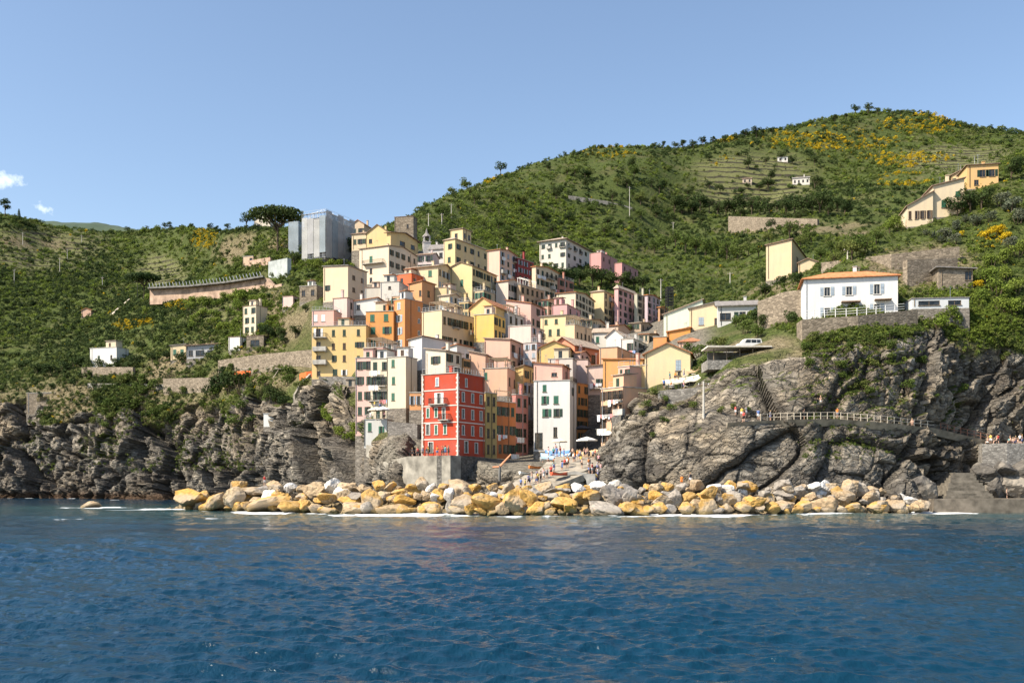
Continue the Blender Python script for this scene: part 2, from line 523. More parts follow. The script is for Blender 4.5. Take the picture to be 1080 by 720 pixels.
j1, k1 = joints(.30, 2.2, (0, .55, 0), .035); j2, k2 = joints(.75, 2.2, (0, .5, .3), .07)
rc = mixc(nt, 1.0, rc, ramp(nt, k1, [(0, (.72, .72, .73)), (1, (1.22, 1.2, 1.15))]), 'MULTIPLY')
rc = mixc(nt, 1.0, rc, ramp(nt, k2, [(0, (.72, .72, .72)), (1, (1.25, 1.22, 1.18))]), 'MULTIPLY')
rc = mixc(nt, ramp(nt, j2, [(0, 0), (1, .35)]), rc, (.06, .055, .05))
rc = mixc(nt, ramp(nt, j1, [(0, 0), (1, .55)]), rc, (.05, .046, .04))
rc = mixc(nt, attr(nt, 'crack'), rc, (0.035, 0.032, 0.03))
sxyz = nt.nodes.new('ShaderNodeSeparateXYZ'); tcn = nt.nodes.new('ShaderNodeTexCoord'); nt.links.new(tcn.outputs['Object'], sxyz.inputs[0])
dm = nt.nodes.new('ShaderNodeMath'); dm.operation = 'MULTIPLY_ADD'; nt.links.new(n_fine, dm.inputs[0]); dm.inputs[1].default_value = -3.0; nt.links.new(sxyz.outputs[2], dm.inputs[2])
dk = nt.nodes.new('ShaderNodeMapRange'); dk.inputs['From Min'].default_value = 14.0; dk.inputs['From Max'].default_value = 3.0; nt.links.new(dm.outputs[0], dk.inputs['Value'])
dkf = nt.nodes.new('ShaderNodeMath'); dkf.operation = 'MULTIPLY'; dkf.inputs[1].default_value = 0.2; nt.links.new(dk.outputs[0], dkf.inputs[0])
rc = mixc(nt, dkf.outputs[0], rc, (0.055, 0.052, 0.050))          # sea-blackened rock
wl = nt.nodes.new('ShaderNodeMapRange'); wl.inputs['From Min'].default_value = 1.4; wl.inputs['From Max'].default_value = -0.4; nt.links.new(dm.outputs[0], wl.inputs['Value'])
rc = mixc(nt, wl.outputs[0], rc, (0.085, 0.055, 0.035))           # brown weed line
gc = ramp(nt, n_fine, [(0.3, (0.035, 0.054, 0.014)), (0.5, (0.068, 0.092, 0.022)), (0.68, (0.125, 0.140, 0.045)), (0.85, (0.19, 0.16, 0.08))])
gc = mixc(nt, ramp(nt, n_big, [(0.5, 0), (0.7, 0.5)]), gc, (0.17, 0.14, 0.075))
gc = mixc(nt, attr(nt, 'terrace'), gc, ramp(nt, n_fine, [(0.3, (0.11, 0.12, 0.045)), (0.7, (0.20, 0.20, 0.085))]))
szt = nt.nodes.new('ShaderNodeSeparateXYZ'); nt.links.new(nt.nodes.new('ShaderNodeTexCoord').outputs['Object'], szt.inputs[0])
zd = nt.nodes.new('ShaderNodeMath'); zd.operation = 'MULTIPLY_ADD'; nt.links.new(n_big, zd.inputs[0]); zd.inputs[1].default_value = 9.0; nt.links.new(szt.outputs[2], zd.inputs[2])
zm = nt.nodes.new('ShaderNodeMath'); zm.operation = 'MULTIPLY'; nt.links.new(zd.outputs[0], zm.inputs[0]); zm.inputs[1].default_value = 0.16
zf = nt.nodes.new('ShaderNodeMath'); zf.operation = 'FRACT'; nt.links.new(zm.outputs[0], zf.inputs[0])
ris = nt.nodes.new('ShaderNodeMath'); ris.operation = 'MULTIPLY'; nt.links.new(ramp(nt, zf.outputs[0], [(0.0, 1), (0.30, 1), (0.36, 0), (0.96, 0)]), ris.inputs[0]); nt.links.new(attr(nt, 'terrace'), ris.inputs[1])
gc = mixc(nt, ris.outputs[0], gc, (0.055, 0.05, 0.032))
gc = mixc(nt, attr(nt, 'dry'), gc, ramp(nt, n_fine, [(0.3, (0.10, 0.085, 0.045)), (0.5, (0.20, 0.165, 0.095)), (0.7, (0.31, 0.26, 0.17))]))
vm = nt.nodes.new('ShaderNodeMath'); vm.operation = 'ADD'; vm.use_clamp = True
vr = nt.nodes.new('ShaderNodeMapRange'); vr.inputs['To Min'].default_value = -0.35; vr.inputs['To Max'].default_value = 0.35; nt.links.new(n_fine, vr.inputs['Value'])
nt.links.new(attr(nt, 'veg'), vm.inputs[0]); nt.links.new(vr.outputs[0], vm.inputs[1])
vs = ramp(nt, vm.outputs[0], [(0.4, 0), (0.62, 1)])
pv = ramp(nt, n_fine, [(0.3, (0.11, 0.10, 0.08)), (0.7, (0.28, 0.25, 0.20))])
nt.links.new(mixc(nt, attr(nt, 'paved'), mixc(nt, vs, rc, gc), pv), b.inputs['Base Color'])
b.inputs['Roughness'].default_value = 0.95; b.inputs['Specular IOR Level'].default_value = 0.12
hb_ = nt.nodes.new('ShaderNodeMath'); hb_.operation = 'MULTIPLY_ADD'; nt.links.new(j2, hb_.inputs[0]); hb_.inputs[1].default_value = -.6; nt.links.new(n_fine, hb_.inputs[2])
bump(nt, b, hb_.outputs[0], 0.9, 0.7)

terrain_me = gridmesh('terrain', P, tm, {'veg': veg, 'crack': crk, 'terrace': terr, 'stepface': stepface, 'paved': paved, 'dry': dry}, smooth=False)
terrain = put('terrain', terrain_me); terrain['kind'] = 'structure'

# coarse copy for placing things on the ground
ci = np.unique(np.concatenate([np.arange(0, nr, 3), [nr - 1]])); cj = np.unique(np.concatenate([np.arange(0, nc, 3), [nc - 1]]))
PC = P[np.ix_(ci, cj)]
r_, c_ = PC.shape[:2]
ii = np.arange(r_ * c_).reshape(r_, c_)
BV = BVHTree.FromPolygons([tuple(x) for x in PC.reshape(-1, 3).tolist()],
                          np.stack([ii[:-1, :-1], ii[:-1, 1:], ii[1:, 1:], ii[1:, :-1]], 2).reshape(-1, 4).tolist())
EYE = Vector((0, 0, CAMZ))


def hit(px, py):
    d = Vector(((px - CX) / F, 1, (HZ - py) / F)).normalized()
    h = BV.ray_cast(EYE, d)
    return h[0]


def ground(x, y, default=0.0):
    h = BV.ray_cast(Vector((x, y, 900)), Vector((0, 0, -1)))
    return h[0].z if h[0] else default


# far blue ridge seen in the dip of the left skyline
m, nt, b = newmat('far_ridge_forest')
nt.links.new(ramp(nt, noise(nt, 0.02, 6, 0.7), [(0.3, (0.03, 0.055, 0.035)), (0.7, (0.07, 0.10, 0.06))]), b.inputs['Base Color'])
b.inputs['Roughness'].default_value = 1
fx = np.linspace(-260, 420, 160); fr = np.linspace(0, 1, 40)
ridge_py = np.interp(fx, [-260, 0, 60, 100, 150, 230, 420], [262, 240, 234, 234.5, 240.5, 256, 280])
FP = np.zeros((40, 160, 3))
for i, t in enumerate(fr):
    Yv = 1900 + 900 * t
    zt = CAMZ + (HZ - ridge_py) / F * 2500
    prof = np.interp(t, [0, 0.66, 1.0], [0.25, 1.0, 0.7])
    FP[i, :, 0] = (fx - CX) / F * Yv; FP[i, :, 1] = Yv; FP[i, :, 2] = zt * prof
FP[:, :, 2] += (fbm(FP.reshape(-1, 3) / 90.0, 88, 5).reshape(40, 160) - 0.5) * 30
far = put('far_ridge', gridmesh('far_ridge', FP, m, {})); far['kind'] = 'structure'
# ------------------------------------------------------------------ breakwater boulders
BW_PX = [150, 185, 240, 300, 380, 470, 540, 620, 700, 800, 900, 985, 1010]
BW_Y = [170, 166, 158, 150, 142, 138, 136, 135.5, 137, 140, 144, 148, 149]
def bw_y(px): return float(np.interp(px, BW_PX, BW_Y))


def rockmat(name, c1, c2, c3, tide):
    m, nt, b = newmat(name)
    oi = nt.nodes.new('ShaderNodeObjectInfo')
    base = ramp(nt, oi.outputs['Random'], [(0, c1), (0.5, c2), (1, c3)])
    n1 = noise(nt, 0.9, 6, 0.65); n2 = noise(nt, 3.5, 5, 0.7)
    hs = nt.nodes.new('ShaderNodeHueSaturation'); nt.links.new(base, hs.inputs['Color'])
    mr = N(nt, 'ShaderNodeMapRange'); mr.inputs['To Min'].default_value = 0.5; mr.inputs['To Max'].default_value = 1.5
    nt.links.new(n1, mr.inputs['Value']); nt.links.new(mr.outputs[0], hs.inputs['Value'])
    col = mixc(nt, ramp(nt, n2, [(0.36, 0.65), (0.52, 0)]), hs.outputs[0], tuple(x * 0.35 for x in c2))
    col = mixc(nt, ramp(nt, noise(nt, 0.5, 5), [(0.47, 0), (0.60, 0.7)]), col, (0.33, 0.29, 0.235))
    g = nt.nodes.new('ShaderNodeNewGeometry'); s = nt.nodes.new('ShaderNodeSeparateXYZ'); nt.links.new(g.outputs['Position'], s.inputs[0])
    a = nt.nodes.new('ShaderNodeMath'); a.operation = 'MULTIPLY_ADD'; nt.links.new(n2, a.inputs[0]); a.inputs[1].default_value = -0.9; nt.links.new(s.outputs[2], a.inputs[2])
    t = nt.nodes.new('ShaderNodeMapRange'); t.inputs['From Min'].default_value = 0.35; t.inputs['From Max'].default_value = -0.25; nt.links.new(a.outputs[0], t.inputs['Value'])
    col = mixc(nt, t.outputs[0], col, tide)
    nt.links.new(col, b.inputs['Base Color'])
    b.inputs['Roughness'].default_value = 0.9; b.inputs['Specular IOR Level'].default_value = 0.2
    bump(nt, b, n2, 0.6, 0.15)
    return m
M_ROCK = {
 'ochre': rockmat('ochre_limestone', (0.50, 0.285, 0.07), (0.55, 0.33, 0.10), (0.42, 0.26, 0.09), (0.17, 0.13, 0.055)),
 'tan': rockmat('tan_limestone', (0.46, 0.33, 0.19), (0.38, 0.28, 0.175), (0.50, 0.38, 0.235), (0.18, 0.14, 0.08)),
 'grey': rockmat('grey_limestone', (0.30, 0.26, 0.22), (0.36, 0.32, 0.27), (0.27, 0.25, 0.23), (0.12, 0.10, 0.07)),
 'dark': rockmat('dark_slate', (0.10, 0.092, 0.082), (0.13, 0.117, 0.10), (0.09, 0.084, 0.078), (0.07, 0.06, 0.05)),
 'white': rockmat('white_limestone', (0.74, 0.72, 0.69), (0.66, 0.63, 0.58), (0.78, 0.76, 0.73), (0.3, 0.28, 0.22)),
}


def boulder_mesh(seed):
    r = np.random.default_rng(seed)
    bm = bmesh.new(); bmesh.ops.create_icosphere(bm, subdivisions=4, radius=1)
    v = np.array([x.co[:] for x in bm.verts])
    npl = 16
    n = r.normal(size=(npl, 3)); n /= np.linalg.norm(n, axis=1, keepdims=True)
    d = r.uniform(0.52, 0.92, npl)
    dt = v @ n.T
    rad = np.where(dt > 0.05, d / np.maximum(dt, 0.05), 9.0)
    k = 90.0
    R = -np.log(np.exp(-k * rad).sum(1) + math.exp(-k * 1.12)) / k
    v = v * R[:, None]
    v += (v / np.linalg.norm(v, axis=1, keepdims=True)) * ((fbm(v * 1.6 + seed, seed, 4) - 0.5) * 0.16)[:, None]
    v += (v / np.linalg.norm(v, axis=1, keepdims=True)) * ((fbm(v * 5.5 + seed, seed + 4, 3) - 0.5) * 0.17)[:, None]
    for x, c in zip(bm.verts, v): x.co = c
    me = bpy.data.meshes.new('boulder'); bm.to_mesh(me); bm.free()
    me.materials.append(M_ROCK['ochre'])
    return me
BOULDERS = [boulder_mesh(100 + i) for i in range(14)]
b_pts = []
_land = [(150, 'left of the dark cliff'), (300, 'below the dark left cliff'), (385, 'left of the slim pink house'),
         (440, 'below the pale seaside houses'), (515, 'below the red house'), (575, 'below the orange row houses'),
         (640, 'in front of the slipway'), (720, 'in front of the smooth grey rock slab'), (800, 'below the dark slanted slab'),
         (880, 'below the right hand cliff walkway'), (2000, 'at the far right end')]
def zone(px):
    for k, s in _land:
        if px < k: return s
used_lab = {}


def boulder(px, py, Y, w, h, colr, row):
    """px, py: centre; w, h: size in photo pixels"""
    sc = Y / F
    p = at(px, py, Y)
    o = bpy.data.objects.new('boulder', random.choice(BOULDERS))
    o.location = p
    o.scale = (w / 2 * sc * 1.16, (w * 0.55 + h * 0.35) * 0.55 * sc * 1.16, h / 2 * sc * 1.2)
    o.rotation_euler = (random.uniform(-.25, .25), random.uniform(-.3, .3), random.uniform(-.9, .9) + random.choice((0, PI)))
    link(o)
    o.material_slots[0].link = 'OBJECT'; o.material_slots[0].material = M_ROCK[colr]
    size = 'big' if w > 27 else ('small' if w < 15 else 'mid sized')
    lab = f'{size} {colr} {row} row boulder {zone(px)}'
    tag(o, lab if row != 'isolated' else 'isolated tan rock in the foam left of the breakwater', 'boulder', 'boulders of the breakwater')
    b_pts.append((p.x, p.y, w / 2 * sc))
    used_lab[lab] = used_lab.get(lab, 0) + 1
    return o


# boulders one can pick out in the photo: px, py centre, width, height, colour, row
HERO = [(95, 533, 26, 11, 'tan', 'isolated'), (201, 525, 33, 21, 'ochre', 'front'), (229, 529, 27, 19, 'ochre', 'front'), (247, 527, 24, 22, 'tan', 'front'),
        (284, 530, 52, 20, 'ochre', 'front'), (272, 517, 28, 12, 'tan', 'back'), (290, 513, 20, 14, 'tan', 'back'), (312, 533, 34, 15, 'ochre', 'front'),
        (334, 517, 30, 18, 'tan', 'back'), (345, 524, 22, 12, 'ochre', 'middle'), (363, 519, 28, 14, 'white', 'back'), (346, 538, 30, 9, 'tan', 'front'),
        (376, 536, 36, 13, 'tan', 'front'), (372, 528, 26, 12, 'ochre', 'middle'), (392, 527, 26, 22, 'ochre', 'front'), (416, 537, 30, 13, 'tan', 'front'),
        (422, 520, 20, 13, 'ochre', 'back'), (437, 519, 18, 17, 'ochre', 'back'), (428, 528, 24, 12, 'ochre', 'middle'), (455, 534, 24, 14, 'ochre', 'front'),
        (463, 521, 34, 13, 'tan', 'back'), (487, 513, 32, 15, 'tan', 'back'), (485, 532, 26, 18, 'tan', 'front'), (510, 528, 30, 22, 'ochre', 'front'),
        (540, 528, 28, 24, 'ochre', 'front'), (556, 527, 20, 24, 'ochre', 'front'), (572, 536, 26, 14, 'ochre', 'front'), (593, 530, 26, 16, 'ochre', 'front'),
        (588, 519, 30, 10, 'grey', 'back'), (610, 515, 14, 12, 'white', 'back'), (632, 512, 20, 11, 'white', 'back'), (617, 522, 26, 14, 'ochre', 'middle'),
        (645, 524, 36, 22, 'grey', 'middle'), (636, 538, 40, 17, 'grey', 'front'), (663, 519, 22, 18, 'grey', 'back'), (668, 529, 22, 12, 'ochre', 'middle'),
        (672, 538, 36, 12, 'ochre', 'front'), (700, 528, 26, 12, 'tan', 'middle'), (708, 519, 20, 12, 'tan', 'back'), (724, 524, 22, 12, 'ochre', 'middle'),
        (735, 533, 24, 12, 'tan', 'front'), (746, 520, 24, 12, 'ochre', 'middle'), (766, 515, 19, 11, 'white', 'back'), (783, 518, 15, 11, 'white', 'back'),
        (768, 526, 24, 12, 'ochre', 'middle'), (752, 537, 30, 10, 'grey', 'front'), (796, 530, 28, 14, 'ochre', 'front'), (781, 531, 16, 12, 'tan', 'middle'),
        (822, 523, 26, 12, 'grey', 'back'), (838, 520, 26, 16, 'grey', 'back'), (857, 514, 20, 9, 'white', 'back'), (866, 519, 18, 8, 'white', 'back'),
        (848, 535, 24, 12, 'ochre', 'front'), (826, 535, 24, 14, 'tan', 'front'), (873, 531, 30, 18, 'tan', 'front'), (890, 524, 22, 12, 'tan', 'middle'),
        (902, 536, 22, 10, 'ochre', 'front'), (918, 524, 18, 14, 'grey', 'back'), (944, 533, 17, 14, 'tan', 'front'), (959, 535, 12, 8, 'ochre', 'front'),
        (973, 532, 20, 14, 'tan', 'front')]
for (px, py, w_, h_, c, row) in HERO:
    Y = bw_y(px) + {'front': 0, 'isolated': 3, 'middle': 2.6, 'back': 5.2}[row] + (8 if px < 120 else 0)
    boulder(px, py + 0.5, Y, w_, h_, c, row)
HERO_R = [(980, 520, 22, 20), (974, 512, 22, 20), (962, 522, 22, 18), (950, 518, 22, 20), (1046, 512, 22, 22), (1048, 518, 28, 22), (1064, 512, 34, 28), (1080, 516, 26, 26), (1040, 498, 26, 20), (1058, 496, 28, 22), (1076, 496, 30, 22), (1052, 506, 24, 18), (1072, 506, 22, 18)]
for (px, py, w_, h_) in HERO_R:
    boulder(px, py, 158.5 if px > 1020 else 151.5, w_, h_, 'dark', 'upper')
for row, base, dY, num in (('front', 539, -0.6, 66), ('middle', 529, 2.6, 88), ('back', 519, 5.4, 74)):
    for k in range(num):
        px = 196 + (975 - 196) * (k + random.uniform(0.1, 0.9)) / num
        if row == 'back' and px < 250: continue
        lift = (2.0 if 300 < px < 900 else 0) if row != 'front' else float(np.interp(px, [190, 400, 540, 700, 980], [-3.5, 0.5, 2, 1.5, -1]))
        wl = random.uniform(7, 20); hl = wl * random.uniform(0.55, 0.9)
        right = px > 830
        c = random.choices(['ochre', 'tan', 'grey', 'white'], [40, 27, 20, 13] if not right else [14, 48, 22, 16])[0]
        if row == 'front' and c == 'white': c = 'ochre'
        boulder(px, base - lift * (0 if row == 'front' else 1) + (lift if row == 'front' else 0) - hl * 0.25 + random.uniform(-2, 2.5), bw_y(px) + dY + random.uniform(-.7, .7), wl, hl, c, row)

# rubble core under the boulders and the shallow bank behind it
core_cols = np.linspace(172, 985, 420); core_t = np.linspace(0, 1, 26)
CP = np.zeros((26, 420, 3))
for i, t in enumerate(core_t):
    Yv = np.array([bw_y(p) for p in core_cols]) - 2.0 + 16 * t
    z = np.interp(t, [0, 0.12, 0.5, 0.7, 1], [-3, -0.6, 2.1, 2.2, -1.0])
    endf = np.clip(np.minimum((core_cols - 172) / 40, (985 - core_cols) / 30), 0, 1)
    CP[i, :, 0] = (core_cols - CX) / F * Yv; CP[i, :, 1] = Yv; CP[i, :, 2] = z * (0.3 + 0.7 * endf) - (1 - endf) * 1.2
f1, f2, cid, rel = worley(CP.reshape(-1, 3) / 1.3, 5)
CP[:, :, 2] += ((cid - 0.5) * 1.2 - f1 * 0.7).reshape(26, 420)
core = put('rubble_bank', gridmesh('rubble_bank', CP, plain('wet_rubble', (0.20, 0.155, 0.09), 0.9, 0.5, 1.2), {}, smooth=False)); core['kind'] = 'structure'

# ------------------------------------------------------------------ sea
rows_py = np.concatenate([np.linspace(900, 722, 50, endpoint=False), np.linspace(722, 530, 560, endpoint=False), np.linspace(530, 519, 60, endpoint=False), np.linspace(519, 512.35, 24)])
sea_Y = CAMZ * F / (rows_py - HZ)
scol = np.concatenate([np.linspace(-900, -30, 80, endpoint=False), np.linspace(-30, 1110, 860, endpoint=False), np.linspace(1110, 1980, 80)])
SX = (scol[None, :] - CX) / F * sea_Y[:, None]; SY = np.repeat(sea_Y[:, None], len(scol), 1)
SZ = np.zeros_like(SX); DX = np.zeros_like(SX); DY = np.zeros_like(SX)
dYr = np.abs(np.gradient(sea_Y))[:, None]; dXr = (1.33 / F * sea_Y)[:, None]
wr = np.random.default_rng(5)
gust = fbm(np.stack([SX.ravel() / 16, SY.ravel() / 30, np.zeros(SX.size)], 1), 91, 3).reshape(SX.shape)
gust = 0.55 + 0.9 * sstep(0.3, 0.7, gust)
for k in range(80):
    lam = 0.30 * (1.054 ** k) * wr.uniform(0.9, 1.1)
    lam = min(lam, 16)
    a = 0.0066 * lam ** 0.80 * wr.uniform(0.6, 1.3) * (0.5 if lam > 4 else (1.7 if lam < 1.3 else 0.9))
    th = wr.normal(0.12, 0.48)
    kx_, ky_ = math.sin(th) * 2 * PI / lam, math.cos(th) * 2 * PI / lam
    ph = kx_ * SX + ky_ * SY + wr.uniform(0, 6.28)
    fil = sstep(2.0, 4.0, lam / np.maximum(dYr * abs(math.cos(th)), dXr * abs(math.sin(th)) + 1e-6)) * (gust if lam < 5 else 1)
    SZ += a * fil * np.sin(ph)
    ch = 0.45
    DX += -ch * a * fil * math.sin(th) * np.cos(ph) * -1; DY += ch * a * fil * math.cos(th) * np.cos(ph)
SP = np.stack([SX + DX, SY + DY, SZ * 1.0], 2)
# foam and shallow water near the boulders
bp = np.array(b_pts)
foam = np.zeros(SX.shape); shal = np.zeros(SX.shape)
near = (SY > 100) & (SY < 400)
ix = np.nonzero(near.ravel())[0]
fx_, fy_ = SX.ravel()[ix], SY.ravel()[ix]
lowb = bp
dmin = np.full(len(ix), 1e3)
for (bx, by, br) in lowb:
    dmin = np.minimum(dmin, np.hypot(fx_ - bx, (fy_ - by) * 0.8) - br)
wy = np.interp(fx_ / fy_ * F + CX, kx, gy[:, 1]) - fy_
dmin2 = np.minimum(dmin, np.abs(wy) * 0.9)
nzf = fbm(np.stack([fx_ / 2.2, fy_ / 3.0, np.zeros(len(ix))], 1), 33, 4)
patch = fbm(np.stack([fx_ / 9, fy_ / 9, np.zeros(len(ix))], 1), 35, 2)
fv = sstep(0.0, 1.0, (nzf - 0.45) * 7 + (patch - 0.50) * 9 + 0.35 - np.clip(dmin, 0, 9) * 0.5)
fv = np.maximum(fv, 0.8 * sstep(0.0, 1.0, (nzf - 0.5) * 6 + (patch - 0.6) * 5 + 0.2 - np.abs(wy) * 0.55))
pxs = fx_ / fy_ * F + CX
sl_ = (1 - sstep(0, 9, np.abs(pxs - 150) / 9.0)) * (1 - sstep(0.4, 1.6, np.abs(fy_ - (166 + (pxs - 150) * 0.03)) / 1.0)) * sstep(0.35, 0.5, nzf)
fv = np.maximum(fv, sl_)
foam.ravel()[ix] = np.clip(fv, 0, 1)
shal.ravel()[ix] = 1 - sstep(0, 42, np.maximum(dmin, 0) * 1.0)
m, nt, b = newmat('sea_water')
nz1 = noise(nt, 3.2, 5, 0.65, sx=1.0, sy=0.7); nz2 = noise(nt, 0.5, 5, 0.6, sx=1.0, sy=0.45)
body = mixc(nt, attr(nt, 'shallow'), ramp(nt, noise(nt, 0.03, 3), [(0.35, (0.002, 0.024, 0.048)), (0.65, (0.003, 0.032, 0.063))]), (0.018, 0.070, 0.080))
fo = attr(nt, 'foam')
nt.links.new(mixc(nt, fo, body, (0.82, 0.84, 0.84)), b.inputs['Base Color'])
rr = nt.nodes.new('ShaderNodeMapRange'); rr.inputs['To Min'].default_value = 0.07; rr.inputs['To Max'].default_value = 0.8; nt.links.new(fo, rr.inputs['Value'])
nt.links.new(rr.outputs[0], b.inputs['Roughness'])
b.inputs['IOR'].default_value = 1.33
hsum = nt.nodes.new('ShaderNodeMath'); hsum.operation = 'MULTIPLY_ADD'; nt.links.new(nz1, hsum.inputs[0]); hsum.inputs[1].default_value = 0.28; nt.links.new(nz2, hsum.inputs[2])
bump(nt, b, hsum.outputs[0], 0.7, 0.4)
sea = put('sea', gridmesh('sea', SP, m, {'foam': foam, 'shallow': shal}))
sea['kind'] = 'structure'
# ------------------------------------------------------------------ building kit
C_GREEN = plain('green_shutter_paint', (0.035, 0.13, 0.085), 0.6, 0.35, 4)
C_DARKG = plain('dark_green_shutter_paint', (0.022, 0.050, 0.036), 0.6, 0.4, 4)
C_BLUEG = plain('blue_grey_shutter_paint', (0.30, 0.36, 0.42), 0.6, 0.2, 4)
C_BROWN = plain('brown_shutter_paint', (0.07, 0.045, 0.03), 0.6, 0.3, 4)
C_STONEF = plain('pale_window_surround', (0.62, 0.60, 0.55), 0.85, 0.15)
C_WHITE = plain('white_paint', (0.78, 0.77, 0.74), 0.7, 0.1)
C_IRON = plain('dark_iron', (0.05, 0.05, 0.05), 0.5, 0.3, 3, 0.6)
C_STEEL = plain('galvanised_steel', (0.42, 0.43, 0.44), 0.45, 0.2, 3, 0.7)
C_CONC = plain('concrete', (0.40, 0.38, 0.34), 0.9, 0.35, 0.8)
C_DCONC = plain('dark_damp_concrete', (0.16, 0.155, 0.145), 0.9, 0.5, 0.7)
C_WOOD = plain('weathered_wood', (0.20, 0.15, 0.10), 0.85, 0.4, 2)
C_SHIRT = [plain('cloth_' + n, c, 0.9, 0.12, 6) for n, c in (('white', (0.75, 0.75, 0.74)), ('blue', (0.10, 0.18, 0.42)), ('red', (0.55, 0.07, 0.06)),
           ('black', (0.03, 0.03, 0.035)), ('pink', (0.65, 0.33, 0.33)), ('yellow', (0.65, 0.48, 0.10)), ('orange', (0.75, 0.22, 0.04)), ('grey', (0.28, 0.28, 0.30)), ('teal', (0.08, 0.32, 0.33)))]
SHIRT = ['white', 'blue', 'red', 'black', 'pink', 'yellow', 'orange', 'grey', 'teal']
m, nt, b = newmat('window_glass')
b.inputs['Base Color'].default_value = (0.012, 0.015, 0.018, 1); b.inputs['Roughness'].default_value = 0.15; b.inputs['Specular IOR Level'].default_value = 0.5
nt.links.new(ramp(nt, noise(nt, 0.9, 2), [(0.4, (0.008, 0.010, 0.012)), (0.6, (0.035, 0.04, 0.045))]), b.inputs['Base Color'])
C_GLASS = m


def tilemat(name, c):
    m, nt, b = newmat(name)
    tcn = nt.nodes.new('ShaderNodeTexCoord')
    wv = N(nt, 'ShaderNodeTexWave', Scale=1.6, Distortion=0.3); wv.bands_direction = 'X'
    nt.links.new(tcn.outputs['Object'], wv.inputs['Vector'])
    n = noise(nt, 1.4, 5, 0.7)
    col = ramp(nt, n, [(0.28, tuple(x * 0.5 for x in c)), (0.5, c), (0.75, tuple(min(0.9, x * 1.3 + 0.03) for x in c))])
    col = mixc(nt, ramp(nt, wv.outputs[0], [(0.0, 0.45), (0.35, 0)]), col, tuple(x * 0.45 for x in c))
    nt.links.new(col, b.inputs['Base Color']); b.inputs['Roughness'].default_value = 0.9; b.inputs['Specular IOR Level'].default_value = 0.15
    bump(nt, b, wv.outputs[0], 0.6, 0.08)
    return m
ROOF = {'terra': tilemat('terracotta_tiles', (0.42, 0.19, 0.10)), 'orange': tilemat('new_orange_tiles', (0.60, 0.25, 0.11)),
        'brown': tilemat('old_brown_tiles', (0.30, 0.21, 0.155)), 'grey': tilemat('grey_slates', (0.27, 0.25, 0.235)), 'pale': tilemat('bleached_tiles', (0.46, 0.36, 0.28))}
SHUT = {'g': C_GREEN, 'd': C_DARKG, 'b': C_BLUEG, 'n': None, 'w': C_WHITE, 'r': C_BROWN}
_wm = {}


def win_meshes(w, h, s, style, surround):
    w = round(w * 5) / 5; h = round(h * 5) / 5
    key = (w, h, s, style, surround)
    if key in _wm: return _wm[key]
    fr = MB(); t = 0.13 if surround else 0.06
    fm = C_STONEF if surround else C_WOOD
    y0, y1 = (-0.05, 0.14) if surround else (0.04, 0.14)
    fr.box(-w / 2, -w / 2 + t, y0, y1, 0, h); fr.box(w / 2 - t, w / 2, y0, y1, 0, h)
    fr.box(-w / 2 + t, w / 2 - t, y0, y1, h - t, h)
    fr.box(-w / 2 - 0.08, w / 2 + 0.08, -0.12, 0.14, -0.09, 0.0)
    fr.box(-0.03, 0.03, 0.08, 0.12, 0.0, h - t)
    pn = MB(); pn.box(-w / 2 + 0.03, w / 2 - 0.03, 0.13, 0.17, 0.02, h - 0.02)
    sh = None
    if SHUT[s] is not None and style != 'none':
        sh = MB()
        lw = w / 2
        if style == 'closed': xs = [(0.0, lw)]
        else: xs = [(0.0, lw)]
        sh.box(0.02, lw - 0.01, -0.045, 0.0, 0.02, h - 0.03)
        k = 7
        for i in range(k):
            z = 0.1 + (h - 0.2) * i / k
            sh.hexa([(0.07, -0.075, z), (lw - 0.06, -0.075, z), (lw - 0.06, -0.045, z + 0.09), (0.07, -0.045, z + 0.09),
                     (0.07, -0.085, z + 0.02), (lw - 0.06, -0.085, z + 0.02), (lw - 0.06, -0.045, z + 0.12), (0.07, -0.045, z + 0.12)])
        sh = sh.mesh('shutter', SHUT[s])
    r = (fr.mesh('window', fm), pn.mesh('pane', C_GLASS), sh, w, h)
    _wm[key] = r
    return r


def add_window(parent, loc, rz, w, h, s='d', style='open', surround=False, detail=True):
    fm, pm, sm, w, h = win_meshes(w, h, s, style, surround)
    o = put('window', fm, parent, loc, rz)
    put('pane', pm, o)
    if sm is not None:
        if style == 'closed':
            put('shutter', sm, o, (-w / 2, 0.03, 0)); put('shutter', sm, o, (0, 0.03, 0))
        elif style == 'half':
            put('shutter', sm, o, (-w / 2, 0.03, 0)); put('shutter', sm, o, (w / 2, -0.03, 0), 0.0)
        else:
            put('shutter', sm, o, (-w, -0.0, 0)); put('shutter', sm, o, (w / 2, -0.0, 0))
    return o


